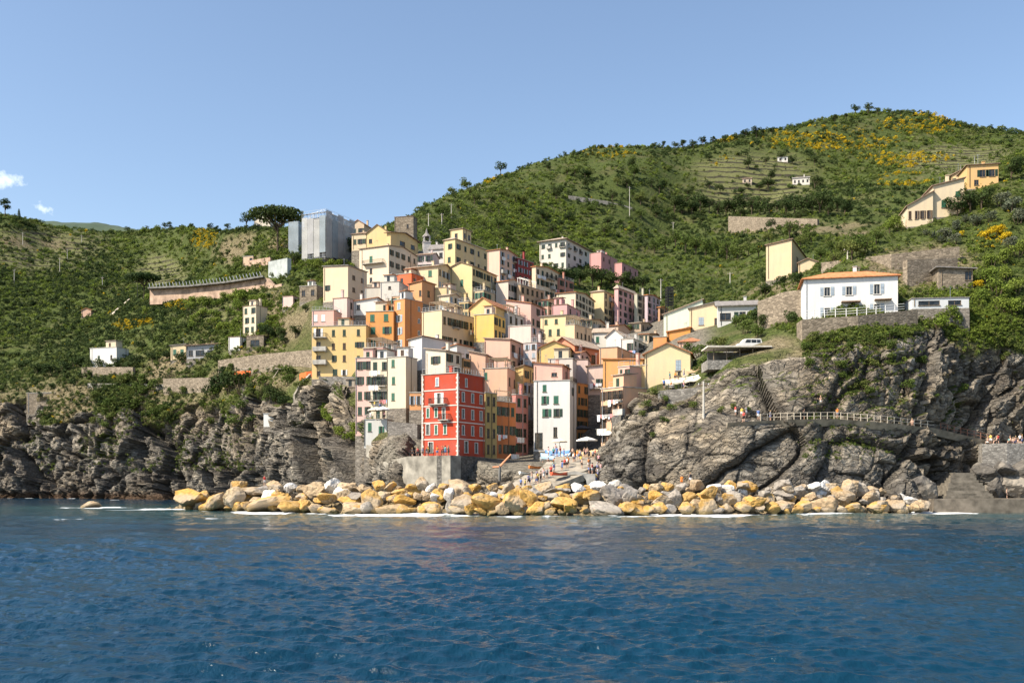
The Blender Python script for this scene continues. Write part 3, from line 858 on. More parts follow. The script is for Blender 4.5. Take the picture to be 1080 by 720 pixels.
_bm = {}
def balcony(parent, loc, rz, w, d=1.1, solid=False):
    key = (round(w, 1), d, solid)
    if key not in _bm:
        s = MB(); s.box(-w / 2, w / 2, -d, -0.01, -0.16, 0)
        s.box(-w / 2 + 0.2, -w / 2 + 0.4, -d * 0.7, -0.01, -0.4, -0.16); s.box(w / 2 - 0.4, w / 2 - 0.2, -d * 0.7, -0.01, -0.4, -0.16)
        r = MB()
        if solid:
            r.box(-w / 2, w / 2, -d, -d + 0.1, 0, 0.95); r.box(-w / 2, -w / 2 + .1, -d + .1, 0, 0, .95); r.box(w / 2 - .1, w / 2, -d + .1, 0, 0, .95)
        else:
            n = max(3, int(w / 0.22))
            for i in range(n + 1):
                x = -w / 2 + 0.04 + (w - 0.08) * i / n
                r.box(x - 0.018, x + 0.018, -d + 0.03, -d + 0.066, 0, 0.95)
            for k in range(5):
                for x in (-w / 2 + 0.04, w / 2 - 0.04): r.box(x - 0.018, x + 0.018, -d * (k + .5) / 5 - .018, -d * (k + .5) / 5 + .018, 0, .95)
            r.box(-w / 2, w / 2, -d + 0.02, -d + 0.08, 0.95, 1.02)
            for x in (-w / 2 + 0.03, w / 2 - 0.03): r.box(x - .03, x + .03, -d + .08, 0, 0.95, 1.02)
        _bm[key] = (s.mesh('balcony', C_CONC), r.mesh('railing', C_CONC if solid else C_IRON))
    a, r = _bm[key]
    o = put('balcony', a, parent, loc, rz); put('railing', r, o)
    return o


LAUN = [plain('laundry_' + str(i), c, 0.9, 0.1, 5) for i, c in enumerate(((0.75, 0.75, 0.76), (0.70, 0.72, 0.78), (0.25, 0.35, 0.60), (0.65, 0.25, 0.25), (0.72, 0.70, 0.62)))]
_lm = []
for i in range(4):
    mb = MB(); r = random.Random(i); x = -1.1
    mb.tube((-1.4, -0.55, 0), (1.4, -0.55, 0), 0.012, n=4); mb.tube((-1.4, -0.6, 0), (-1.4, 0, 0), .02, n=4); mb.tube((1.4, -0.6, 0), (1.4, 0, 0), .02, n=4)
    while x < 0.9:
        w_ = r.uniform(0.3, 0.75); h_ = r.uniform(0.5, 1.2); mb.cm = r.choice([0, 0, 1, 1, 2, 3, 4])
        n = 5
        for j in range(n):
            xa, xb = x + w_ * j / n, x + w_ * (j + 1) / n
            ya, yb = -0.55 + 0.05 * math.sin(j * 2.1 + i), -0.55 + 0.05 * math.sin((j + 1) * 2.1 + i)
            mb.hexa([(xa, ya - 0.012, -h_), (xb, yb - 0.012, -h_ + r.uniform(-.03, .03)), (xb, yb + .012, -h_), (xa, ya + .012, -h_), (xa, -0.562, 0), (xb, -0.562, 0), (xb, -0.538, 0), (xa, -0.538, 0)])
        x += w_ + r.uniform(0.03, 0.15)
    _lm.append(mb.mesh('laundry', LAUN))
def laundry(parent, loc, rz):
    mm = random.choice(_lm)
    return put('laundry', mm, parent, loc, rz)


def grid_face(mb, W, H, holes, tf, depth=0.18, top=None):
    """wall face W x H in face coordinates (x right, z up, y inward) with rectangular holes and reveals; tf maps to local space"""
    xs = sorted({0.0, W} | {v for (a, b_, c, d) in holes for v in (a, b_)})
    zs = sorted({H[0], H[1]} | {v for (a, b_, c, d) in holes for v in (c, d)})
    for i in range(len(xs) - 1):
        for j in range(len(zs) - 1):
            cx, cz = (xs[i] + xs[i + 1]) / 2, (zs[j] + zs[j + 1]) / 2
            if any(a < cx < b_ and c < cz < d for (a, b_, c, d) in holes): continue
            mb.poly([tf(xs[i], 0, zs[j]), tf(xs[i + 1], 0, zs[j]), tf(xs[i + 1], 0, zs[j + 1]), tf(xs[i], 0, zs[j + 1])])
    for (a, b_, c, d) in holes:
        mb.poly([tf(a, 0, c), tf(a, depth, c), tf(a, depth, d), tf(a, 0, d)])
        mb.poly([tf(b_, 0, c), tf(b_, 0, d), tf(b_, depth, d), tf(b_, depth, c)])
        mb.poly([tf(a, 0, d), tf(a, depth, d), tf(b_, depth, d), tf(b_, 0, d)])
        mb.poly([tf(a, 0, c), tf(b_, 0, c), tf(b_, depth, c), tf(a, depth, c)])


HOUSES = {}
M_FOUND = stonemat('foundation_stone', (0.27, 0.24, 0.20))
def house(key, x0, xc, x1, yt, yb, Y, label, col, a=25, D=9.0, roof='flat', rm='terra', f=None, r=None, sh='d', cat='house', name='townhouse',
          gh=None, surround=False, group='houses of the village', extra=0.0, chim=1, fh=3.1, wl=None, wr=None, omit=0.12, wcol=None, bal=0.0, eave=0.35, laun=0.0, wmat=None, rail=None, snap=False):
    """x0 xc x1: photo columns of the left end, near corner and right end; yt eave row and yb base row at the corner; Y its depth"""
    rd = random.Random(sum(map(ord, key)) * 7 + 3)
    ar = math.radians(a)
    if snap:
        h_ = hit((x0 + max(xc, x1)) / 2, yb + 1)
        if h_: Y = h_.y + (5.0 if key == 'bunker' else -1.0)
    C = at(xc, yb, Y)
    k = (x0 - CX) / F
    W = abs((k * C.y - C.x) / (-math.cos(ar) - k * math.sin(ar)))
    if x1 > xc:
        k = (x1 - CX) / F
        den = math.sin(ar) - k * math.cos(ar)
        D = (k * C.y - C.x) / den if den > 0.03 and (k * C.y - C.x) / den > 1.5 else D
        D = min(max(D, 2.0), 30.0)
    H = (yb - yt) / F * Y
    # origin of the thing: left end of the front face at base level
    O = Vector((C.x - math.cos(ar) * W, C.y + math.sin(ar) * W, C.z))
    gz_ = []
    for (lx, ly) in ((0, 0), (W, 0), (0, D), (W, D), (W / 2, D / 2)):
        gz_.append(ground(O.x + lx * math.cos(ar) + ly * math.sin(ar), O.y - lx * math.sin(ar) + ly * math.cos(ar), C.z - 3))
    E = min(max(C.z - min(gz_) + 0.8, 0.6), 28.0) + extra
    root = empty(name, O, -ar, label, cat, group)
    tfF = lambda x, y, z: (x, y, z)
    tfR = lambda x, y, z: (W - y, x, z)
    holesF, holesR, wins = [], [], []
    if wl is not None:
        for (fx_, fz_, w_, h_, s, st) in wl:
            wins.append(('F', fx_ * W, fz_ * H, w_, h_, s, st))
    elif f:
        n, rows = f
        for i in range(n):
            for j in range(rows):
                if rd.random() < omit: continue
                st = rd.choice(['open', 'closed', 'closed', 'open', 'half']) if sh != 'n' else 'none'
                hh = min(1.8, H / rows * 0.64)
                wins.append(('F', W * (i + 0.5) / n + rd.uniform(-.15, .15), H * (j + 0.5) / rows - hh / 2, min(1.15, W / n * 0.5), hh, sh, st))
    if wr is not None:
        for (fx_, fz_, w_, h_, s, st) in wr:
            wins.append(('R', fx_ * D, fz_ * H, w_, h_, s, st))
    elif r and x1 > xc:
        n, rows = r
        for i in range(n):
            for j in range(rows):
                if rd.random() < omit * 0.6: continue
                st = rd.choice(['open', 'closed', 'open', 'none']) if sh != 'n' else 'none'
                hh = min(1.8, H / rows * 0.64)
                wins.append(('R', D * (i + 0.5) / n, H * (j + 0.5) / rows - hh / 2, min(1.15, D / n * 0.5), hh, sh, st))
    wq = []
    for (fc, cx, z, w_, h_, s, st) in wins:
        w2 = round(w_ * 5) / 5; h2 = round(h_ * 5) / 5
        L = W if fc == 'F' else D
        cx = min(max(cx, w2 / 2 + 0.15), L - w2 / 2 - 0.15)
        if L < w2 + 0.35 or z + h2 > H - 0.1: continue
        hole = (cx - w2 / 2, cx + w2 / 2, z, z + h2)
        hs = holesF if fc == 'F' else holesR
        if any(hole[0] < q[1] and hole[1] > q[0] and hole[2] < q[3] and hole[3] > q[2] for q in hs): continue
        hs.append(hole); wq.append((fc, cx, z, w2, h2, s, st))
    mb = MB()
    B0 = -min(E, 0.5)
    grid_face(mb, W, (B0, H), holesF, tfF)
    grid_face(mb, D, (B0, H), holesR, tfR)
    mb.poly([(W, D, B0), (0, D, B0), (0, D, H), (W, D, H)])
    mb.poly([(0, D, B0), (0, 0, B0), (0, 0, H), (0, D, H)])
    if E > 0.5:
        fb = MB(); fb.box(-0.06, W + 0.06, -0.06, D + 0.06, -E, -0.45)
        fb.build('foundation', M_FOUND, root)
    gh_ = gh
    rf = MB(); th = 0.18; ev = eave
    if roof == 'flat':
        # parapet with a floor behind it
        mb.poly([(0.25, 0.25, H - 0.02), (W - 0.25, 0.25, H - 0.02), (W - 0.25, D - 0.25, H - 0.02), (0.25, D - 0.25, H - 0.02)])
        rf.box(-0.12, W + 0.12, -0.12, 0.22, H + 0.003, H + 0.16); rf.box(-0.12, W + 0.12, D - 0.22, D + 0.12, H + 0.003, H + 0.16)
        rf.box(-0.12, 0.22, 0.22, D - 0.22, H + 0.003, H + 0.16); rf.box(W - 0.22, W + 0.12, 0.22, D - 0.22, H + 0.003, H + 0.16)
        rmat = C_CONC if rm == 'terra' else ROOF.get(rm, C_CONC)
    else:
        rmat = ROOF[rm]
        def slab(a_, b_, c_, d_):      # four corners, thickness straight down
            rf.hexa([(p[0], p[1], p[2] - th) for p in (a_, b_, c_, d_)] + [a_, b_, c_, d_])
        if roof == 'gable':            # gable end on the front face
            g = gh_ if gh_ is not None else W * 0.2
            mb.poly([(0, 0, H), (W, 0, H), (W / 2, 0, H + g)]); mb.poly([(0, D, H), (W / 2, D, H + g), (W, D, H)])
            s = g / (W / 2)
            slab((-ev, -ev, H - ev * s + th), (W / 2, -ev, H + g + th), (W / 2, D + ev, H + g + th), (-ev, D + ev, H - ev * s + th))
            slab((W / 2, -ev, H + g + th), (W + ev, -ev, H - ev * s + th), (W + ev, D + ev, H - ev * s + th), (W / 2, D + ev, H + g + th))
        elif roof == 'side':           # ridge runs along the front face
            g = gh_ if gh_ is not None else D * 0.2
            mb.poly([(W, 0, H), (W, D, H), (W, D / 2, H + g)]); mb.poly([(0, 0, H), (0, D / 2, H + g), (0, D, H)])
            s = g / (D / 2)
            slab((-ev, -ev, H - ev * s + th), (W + ev, -ev, H - ev * s + th), (W + ev, D / 2, H + g + th), (-ev, D / 2, H + g + th))
            slab((-ev, D / 2, H + g + th), (W + ev, D / 2, H + g + th), (W + ev, D + ev, H - ev * s + th), (-ev, D + ev, H - ev * s + th))
        elif roof == 'hip':
            g = gh_ if gh_ is not None else min(W, D) * 0.2
            q = min(W, D) / 2; z0 = H + 0.02; zt = H + g
            e = [(-ev, -ev, z0), (W + ev, -ev, z0), (W + ev, D + ev, z0), (-ev, D + ev, z0)]
            r0, r1 = ((q, D / 2, zt), (W - q, D / 2, zt)) if W >= D else ((W / 2, q, zt), (W / 2, D - q, zt))
            rf.poly(e[::-1])
            up = [(p[0], p[1], p[2] + 0.14) for p in e]
            for i in range(4): rf.poly([e[i], e[(i + 1) % 4], up[(i + 1) % 4], up[i]])
            if W >= D:
                rf.poly([up[0], up[1], r1, r0]); rf.poly([up[2], up[3], r0, r1]); rf.poly([up[1], up[2], r1]); rf.poly([up[3], up[0], r0])
            else:
                rf.poly([up[1], up[2], r1, r0]); rf.poly([up[3], up[0], r0, r1]); rf.poly([up[0], up[1], r0]); rf.poly([up[2], up[3], r1])
        elif roof == 'shedR':          # slopes: high at right, low at left (gh rise)
            g = gh_
            mb.poly([(0, 0, H), (W, 0, H), (W, 0, H + g)]); mb.poly([(0, D, H), (W, D, H + g), (W, D, H)]); mb.poly([(W, 0, H), (W, D, H), (W, D, H + g), (W, 0, H + g)])
            slab((-ev, -ev, H + th - ev * g / W), (W + ev, -ev, H + g + th), (W + ev, D + ev, H + g + th), (-ev, D + ev, H + th - ev * g / W))
        elif roof == 'shedL':
            g = gh_
            mb.poly([(0, 0, H), (W, 0, H), (0, 0, H + g)]); mb.poly([(0, D, H), (0, D, H + g), (W, D, H)]); mb.poly([(0, 0, H), (0, 0, H + g), (0, D, H + g), (0, D, H)])
            slab((-ev, -ev, H + g + th), (W + ev, -ev, H + th), (W + ev, D + ev, H + th), (-ev, D + ev, H + g + th))
    wallm = wmat or plaster(col)
    wo = mb.build('wall', wallm, root)
    ro = rf.build('roof' if roof != 'flat' else 'parapet', rmat, root)
    for (fc, cx, z, w2, h2, s, st) in wq:
        if fc == 'F': loc, rz = (cx, 0, z), 0.0
        else: loc, rz = (W, cx, z), PI / 2
        add_window(root, loc, rz, w2, h2, s, st, surround)
        if bal and rd.random() < bal and z > 2.2:
            off = Vector((0, -0.0, -0.25)) if fc == 'F' else Vector((0, 0, -0.25))
            balcony(root, (loc[0], loc[1], loc[2] - 0.25), rz, w2 + rd.choice((0.8, 1.6)), rd.choice((0.7, 1.0)), rd.random() < 0.3)
        elif laun and rd.random() < laun:
            laundry(root, (loc[0] - (0.0 if fc == 'F' else -0.0), loc[1], loc[2] - 0.1), rz)
    for q in range(chim):
        cxm, cym = rd.uniform(0.2, 0.8) * W, rd.uniform(0.3, 0.75) * D
        c = MB(); hh = (gh or 1.2) + rd.uniform(0.8, 1.5)
        c.box(-.3, .3, -.3, .3, -0.4, hh); c.box(-.4, .4, -.4, .4, hh + .12, hh + .2); c.box(-.25, .25, -.25, .25, hh, hh + .12)
        put('chimney', c.mesh('chimney', wallm), ro, (cxm, cym, H))
    if rail or (roof == 'flat' and rail is None and rd.random() < 0.55):
        rl = MB()
        def run(p, q_):
            L = (Vector(q_) - Vector(p)).length; n = max(2, int(L / 0.9))
            for i in range(n + 1):
                c_ = Vector(p).lerp(Vector(q_), i / n); rl.box(c_.x - .025, c_.x + .025, c_.y - .025, c_.y + .025, H + .16, H + 1.05)
            for zz in (H + .55, H + 1.05): rl.tube((p[0], p[1], zz), (q_[0], q_[1], zz), .03, n=4)
        run((0.05, 0.05, 0), (W - 0.05, 0.05, 0)); run((W - .05, 0.05, 0), (W - .05, D - .05, 0))
        rl.build('railing', C_STEEL, root)
    # drainpipes, aerials and small roof rooms
    for (lx, ly, on) in ((rd.uniform(.02, .10) * W, -.07, W > 3), (W + .07, rd.uniform(.3, .95) * D, D > 3 and x1 > xc)):
        if on and rd.random() < .8:
            t = MB(); t.tube((lx, ly, 0), (lx, ly, H - .1), .06, n=5); t.build('drainpipe', rd.choice([C_STEEL, C_IRON, C_WOOD]), root)
    for q in range(rd.choice([0, 1, 1, 2]) if Y < 345 else 0):
        t = MB(); hz_ = rd.uniform(1.6, 3.0); t.tube((0, 0, -.2), (0, 0, hz_), .03, n=4)
        for k in range(4): t.tube((-.45 + .05 * k, 0, hz_ - .12 * k), (.45 - .05 * k, 0, hz_ - .12 * k), .018, n=3)
        o_ = put('aerial', t.mesh('aerial', C_STEEL), ro, (rd.uniform(.2, .8) * W, rd.uniform(.2, .5) * D, H + ((gh or 1) * .4 if roof != 'flat' else 0)), rd.uniform(0, 3))
    if roof == 'flat' and W > 3.5 and D > 4 and key not in ('red', 'castle', 'scaffb', 'whitetall', 'whitehut', 'ppink') and cat == 'house' and rd.random() < .75 and rm != 'grey':
        rw, rdp, rh = rd.uniform(1.8, min(4.5, W * .6)), rd.uniform(2, min(5, D * .6)), rd.uniform(1.9, 2.6)
        x_ = rd.uniform(.2, W - rw - .2); y_ = rd.uniform(.6, D - rdp - .2)
        t = MB(); t.box(x_, x_ + rw, y_, y_ + rdp, H - .01, H + rh); rr_ = t.build('roof_room', plaster(rd.choice([col, (.66, .63, .58), (.64, .48, .38), (.62, .52, .36)])), root)
        t = MB(); t.hexa([(x_ - .25, y_ - .3, H + rh + .01), (x_ + rw + .25, y_ - .3, H + rh + .01), (x_ + rw + .25, y_ + rdp + .2, H + rh + .35), (x_ - .25, y_ + rdp + .2, H + rh + .35), (x_ - .25, y_ - .3, H + rh + .15), (x_ + rw + .25, y_ - .3, H + rh + .15), (x_ + rw + .25, y_ + rdp + .2, H + rh + .5), (x_ - .25, y_ + rdp + .2, H + rh + .5)])
        t.build('roof', ROOF[rd.choice(['terra', 'brown', 'pale'])], rr_)
        t = MB(); t.box(x_ + rw * .3, x_ + rw * .3 + .8, y_ - .03, y_ + .02, H + .3, H + 1.8); t.build('door', rd.choice([C_GLASS, C_BROWN, C_DARKG]), rr_)
    HOUSES[key] = dict(root=root, W=W, D=D, H=H, E=E, O=O, a=ar, wall=wo, roof=ro)
    return HOUSES[key]
# ------------------------------------------------------------------ the houses
cream = (0.68, 0.52, 0.32); pcream = (0.68, 0.59, 0.44); yel = (0.68, 0.45, 0.16); pyel = (0.68, 0.51, 0.25); ora = (0.60, 0.22, 0.07); pink = (0.66, 0.40, 0.34)
ppink = (0.68, 0.49, 0.43); peach = (0.68, 0.41, 0.27); red = (0.47, 0.06, 0.024); white = (0.68, 0.66, 0.62); grey = (0.42, 0.39, 0.34); brick = (0.42, 0.13, 0.09); tan = (0.50, 0.38, 0.25)
lil = (0.52, 0.42, 0.44); mint = (0.52, 0.60, 0.45); stone = (0.36, 0.31, 0.24); wine = (0.27, 0.045, 0.045); rust = (0.50, 0.16, 0.05)
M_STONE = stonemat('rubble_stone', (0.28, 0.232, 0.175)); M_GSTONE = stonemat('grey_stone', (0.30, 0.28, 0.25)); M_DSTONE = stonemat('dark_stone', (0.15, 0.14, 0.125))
Hs = house
# --- sea front
Hs('red', 445, 483, 511, 393, 478, 180, 'bright red seafront house with white bands and corner stones', red, a=30, roof='flat', rail=True, chim=1, name='red_house',
   wl=[(.17, .245, 1.0, 2.0, 'n', 'none'), (.40, .245, .9, 1.8, 'g', 'closed'), (.65, .245, .9, 1.8, 'g', 'closed'), (.17, .46, .9, 1.8, 'g', 'closed'), (.40, .46, .9, 1.8, 'g', 'closed'), (.61, .43, .9, 2.2, 'n', 'none'),
       (.48, .63, 1.0, 2.1, 'w', 'open'), (.43, .85, .9, 1.6, 'b', 'closed'), (.25, .02, 1.2, 2.0, 'n', 'none')],
   wr=[(x, z, 1.0, 1.8, 'n', 'none') for z in (.235, .44, .65) for x in (.19, .54, .86)] + [(.3, .84, .9, 1.6, 'n', 'none'), (.3, .015, 1.4, 2.2, 'n', 'none'), (.68, .015, 1.2, 2.1, 'n', 'none')], surround=True, extra=2)
Hs('ochre', 508, 512, 524, 414, 482, 192, 'narrow ochre yellow row house right beside the red house', (0.500, 0.360, 0.130), a=38, r=(2, 4), sh='n', roof='flat', rail=False, omit=0, chim=0, extra=2)
Hs('rustrow', 520, 524, 544, 423, 483, 198, 'rust orange row house with washing hung out above the slipway', rust, a=40, r=(3, 3), sh='d', roof='flat', omit=0.1, chim=0, rail=True, laun=.25, extra=2)
Hs('pinkrow', 540, 544, 557, 416, 480, 206, 'pink and wine red row house at the end of the shaded row', (0.500, 0.200, 0.170), a=40, r=(2, 4), sh='d', roof='flat', rail=True, extra=2, chim=1, laun=.2)
Hs('whitetall', 563, 601, 608, 401, 473, 196, 'tall white house with green shutters above the marina', white, a=13, roof='flat', chim=0, rail=False,
   wl=[(.30, .84, .9, 1.4, 'g', 'closed'), (.28, .66, 1.0, 1.5, 'g', 'half'), (.62, .66, 1.0, 1.5, 'g', 'closed'), (.32, .47, 1.1, 1.5, 'g', 'half'), (.63, .47, 1.1, 1.5, 'd', 'half'), (.60, .17, .8, 2.0, 'n', 'none'), (.14, .0, 1.6, 3.2, 'n', 'none')],
   wr=[(.4, .8, 1.0, 1.5, 'd', 'open')], extra=2, wcol=None)
Hs('pinktall', 375, 393, 0, 377, 457, 217, 'tall slim pink seafront house with small green shuttered windows', (0.684, 0.433, 0.368), a=14, D=9, f=(2, 5), sh='d', omit=.05, roof='flat', extra=2, chim=0, rail=False)
Hs('creamtall', 391, 409, 0, 378, 440, 215, 'tall cream seafront house with balconies beside the slim pink house', pcream, a=14, D=9, f=(2, 4), sh='d', roof='flat', bal=.5, omit=.1, chim=0, laun=.3, rail=False)
Hs('creamtall2', 408, 428, 440, 376, 428, 212, 'cream house with plain shaded brown side wall left of the red house', pcream, a=22, wl=[(.33, .80, .9, 1.5, 'g', 'closed'), (.35, .45, .9, 1.5, 'g', 'closed'), (.33, .12, .9, 1.5, 'g', 'closed')], roof='flat', chim=0, rail=False, extra=2)
Hs('pinkpent', 384, 404, 433, 366, 378, 222, 'pink rooftop storey with terraces above the tall cream houses', pink, a=18, f=(3, 1), sh='d', roof='flat', rail=True, chim=0)
Hs('lowgrey', 384, 408, 0, 442, 470, 207, 'low pale grey terrace house below the cream awning', (0.580, 0.580, 0.540), a=10, D=5, wl=[(.25, .55, .7, 1.8, 'g', 'closed'), (.72, .45, .8, 1.6, 'g', 'half')], roof='flat', rail=True, chim=0, extra=3)
Hs('orangelet', 432, 444, 0, 414, 430, 206, 'little orange annexe wedged left of the red house', (0.620, 0.300, 0.120), a=10, D=5, f=(2, 1), sh='b', omit=0, roof='flat', rail=False, chim=0, extra=4)
Hs('archstone', 359, 377, 0, 408, 432, 238, 'small stone boathouse with a dark arched opening and pale roof', stone, a=10, D=5, wl=[(.58, .05, 2.0, 1.9, 'n', 'none')], roof='flat', rm='pale', rail=False, chim=0, wmat=M_STONE, extra=3)
# --- second line
Hs('yellowbig', 329, 386, 0, 343, 397, 248, 'broad yellow apartment house with balconies on the cliff edge', (0.684, 0.484, 0.200), a=8, D=10, roof='flat', rail=True, chim=0, group='houses of the village',
   wl=[(.12, .80, 1.1, 2.0, 'w', 'open'), (.40, .80, .9, 1.6, 'd', 'closed'), (.60, .80, .9, 1.6, 'd', 'closed'), (.86, .80, .9, 1.6, 'd', 'closed'), (.12, .54, 1.1, 2.0, 'n', 'none'), (.40, .54, .9, 1.6, 'r', 'closed'), (.60, .54, .9, 1.6, 'r', 'closed'), (.88, .57, 1.3, 1.4, 'd', 'open'),
       (.12, .27, 1.1, 2.1, 'n', 'none'), (.40, .30, .9, 1.6, 'd', 'half'), (.60, .30, .9, 1.6, 'r', 'closed'), (.43, .03, 1.1, 1.6, 'd', 'closed'), (.60, .03, .9, 1.4, 'w', 'open'), (.86, .3, .8, 1.4, 'd', 'closed'), (.13, .03, .8, 1.3, 'n', 'none')])
for z in (.52, .26, .78): balcony(HOUSES['yellowbig']['root'], (HOUSES['yellowbig']['W'] * .16, 0, HOUSES['yellowbig']['H'] * z), 0, 3.4, 1.2, z < .6)
Hs('orangebig', 386, 415, 0, 328, 368, 250, 'orange house with green shutters joined to the yellow apartment house', (0.666, 0.289, 0.080), a=10, D=9, f=(2, 3), sh='g', omit=0, roof='flat', rail=False, chim=1)
Hs('orangetower', 415, 427, 446, 315, 368, 249, 'tall burnt orange tower house with round white framed windows', (0.640, 0.250, 0.080), a=40, f=(1, 4), sh='b', omit=0, roof='flat', rail=False, chim=1, surround=True,
   wr=[(.78, z, .9, 1.1, 'n', 'none') for z in (.08, .32, .56, .8)])
Hs('creambrown', 445, 466, 510, 327, 368, 234, 'cream gable wall house with long brown windowed flank', cream, a=33, roof='flat', rail=True, r=(8, 2), sh='d', omit=.15, chim=2, bal=.15, laun=.15)
Hs('whitebox', 431, 445, 477, 357, 388, 218, 'plain white cubic house above the cream terrace house', white, a=35, roof='shedR', gh=.5, rm='brown', chim=1, wr=[(.7, .6, .9, 1.2, 'r', 'none'), (.3, .2, 1., 1.5, 'd', 'none')], wl=[(.5, .1, 1., 1.6, 'n', 'none')])
Hs('whitesh', 449, 470, 487, 370, 396, 202, 'off white house with green shutters just behind the red house', pcream, a=30, wl=[(.5, .5, 1.1, 1.5, 'd', 'open')], r=(2, 2), sh='d', roof='shedL', gh=.8, rm='pale', chim=1)
Hs('orangeslip', 486, 489, 496, 378, 398, 208, 'thin orange house squeezed between white and peach walls', (0.600, 0.320, 0.120), a=30, r=(2, 2), sh='d', omit=0, roof='flat', rail=False, chim=0)
Hs('peach1', 495, 512, 0, 374, 412, 210, 'peach house with white cornice above the red house roof', peach, a=12, D=8, roof='shedL', gh=.9, rm='pale', wl=[(.2, .2, .9, 1.5, 'd', 'closed')], chim=0)
Hs('peach2', 509, 535, 545, 388, 415, 208, 'peach house with one green shutter and roof terrace balustrade', peach, a=14, wl=[(.12, .55, .9, 1.7, 'g', 'closed')], r=(2, 1), sh='n', omit=0, roof='flat', rail=True, chim=1)
Hs('salmon', 511, 538, 558, 358, 392, 224, 'salmon pink house with stepped shaded side and laundry', (0.684, 0.408, 0.304), a=20, r=(3, 2), sh='r', roof='shedL', gh=.6, rm='pale', f=None, chim=1, laun=.4)
Hs('yelannex', 543, 552, 566, 388, 412, 214, 'small yellow annexe under the salmon pink house', yel, a=25, r=(2, 2), sh='d', omit=0, roof='shedR', gh=.6, rm='brown', chim=0)
Hs('pinkgable', 563, 593, 601, 385, 403, 205, 'salmon pink house with brown tile roof behind the tall white house', (0.666, 0.374, 0.296), a=14, roof='shedL', gh=.7, rm='terra', wl=[(.72, .35, 1.3, .9, 'n', 'none')], r=(1, 1), sh='n', chim=1)
Hs('yellowlow', 569, 600, 0, 366, 388, 222, 'bright yellow low gabled house with two tiny dark windows', (0.702, 0.493, 0.176), a=10, D=8, roof='gable', gh=1.4, rm='terra', wl=[(.80, .55, .7, .8, 'n', 'none'), (.91, .55, .7, .8, 'n', 'none')], chim=0)
Hs('coral', 583, 606, 634, 363, 384, 228, 'coral gabled house with wide tiled roof over a loggia', (0.630, 0.255, 0.144), a=38, roof='gable', gh=1.9, rm='pale', wl=[], wr=[(.25, .2, 1.8, 1.8, 'n', 'none'), (.7, .2, 1.8, 1.9, 'n', 'none')], eave=.7, chim=0)
Hs('ppink', 536, 560, 574, 343, 372, 232, 'tall blank pale pink house with shaded lilac side', ppink, a=22, roof='flat', rail=False, wl=[], r=(2, 3), sh='b', bal=.3, chim=0)
Hs('greyroof', 578, 604, 0, 378, 395, 216, 'low grey white house under the yellow gabled house', (0.600, 0.540, 0.480), a=12, D=6, roof='flat', rail=False, wl=[(.8, .3, .8, 1.2, 'n', 'none')], chim=1)
Hs('pinkcan', 604, 620, 0, 379, 410, 222, 'pale pink house with brown roof edge facing the canyon', ppink, a=10, D=7, roof='flat', rm='brown', rail=False, wl=[(.15, .65, .9, 1.1, 'n', 'none')], chim=0)
Hs('pinkcan2', 619, 636, 0, 386, 414, 219, 'pale pink canyon house with laundry on its balcony', (0.684, 0.510, 0.424), a=10, D=7, roof='shedR', gh=.3, rm='brown', wl=[(.7, .25, 1., 1.6, 'd', 'half')], chim=0)
balcony(HOUSES['pinkcan2']['root'], (HOUSES['pinkcan2']['W'] * .55, 0, 1.0), 0, 2.6, .9); laundry(HOUSES['pinkcan2']['root'], (HOUSES['pinkcan2']['W'] * .5, -.4, 2.0), 0)
Hs('canyonorange', 606, 609, 620, 404, 466, 214, 'dark orange house deep in the narrow canyon street', (0.500, 0.240, 0.080), a=35, r=(3, 5), sh='d', omit=.1, roof='flat', rm='brown', rail=False, chim=0, extra=2)
Hs('canyoncream', 618, 633, 0, 408, 466, 222, 'tall narrow cream house closing the canyon street', cream, a=6, D=6, wl=[(.45, .72, .9, 1.9, 'g', 'closed'), (.5, .43, 1.0, 1.4, 'd', 'open'), (.5, .17, .7, 1.7, 'n', 'none')], roof='flat', rail=False, chim=0, extra=2)
Hs('canyonpeach', 634, 657, 0, 408, 468, 176, 'peach house with rust shutters on the right of the canyon street', (0.666, 0.391, 0.240), a=52, D=6, f=(4, 4), sh='r', omit=.15, roof='flat', rail=False, chim=1, bal=.3, laun=.3, extra=2)
Hs('canyonrose', 652, 664, 0, 386, 425, 184, 'rose coloured house with teal awning on the promontory edge', (0.630, 0.357, 0.288), a=45, D=6, f=(2, 3), sh='d', roof='flat', chim=1, laun=.4, omit=.1)
Hs('bigorange', 636, 678, 0, 379, 412, 206, 'big blank bright orange wall of a house in the canyon', (0.684, 0.315, 0.096), a=18, D=6, roof='shedL', gh=.4, rm='orange', wl=[], chim=0, extra=2)
Hs('yelcorner', 664, 682, 0, 385, 415, 186, 'yellow corner house joined to the cream gabled house', (0.684, 0.459, 0.192), a=28, D=7, roof='flat', rail=False, wl=[(.3, .5, .8, 1.5, 'd', 'closed')], chim=0)
Hs('creamgable', 680, 728, 0, 372, 413, 184, 'cream gabled house with blue shutter on the promontory rock', (0.693, 0.544, 0.320), a=14, D=9, roof='gable', gh=1.9, rm='terra', wl=[(.74, .55, 1., 1.9, 'b', 'closed'), (.76, .42, .6, .7, 'b', 'none'), (.74, .05, .9, 1.6, 'g', 'closed')], chim=0, eave=.45)
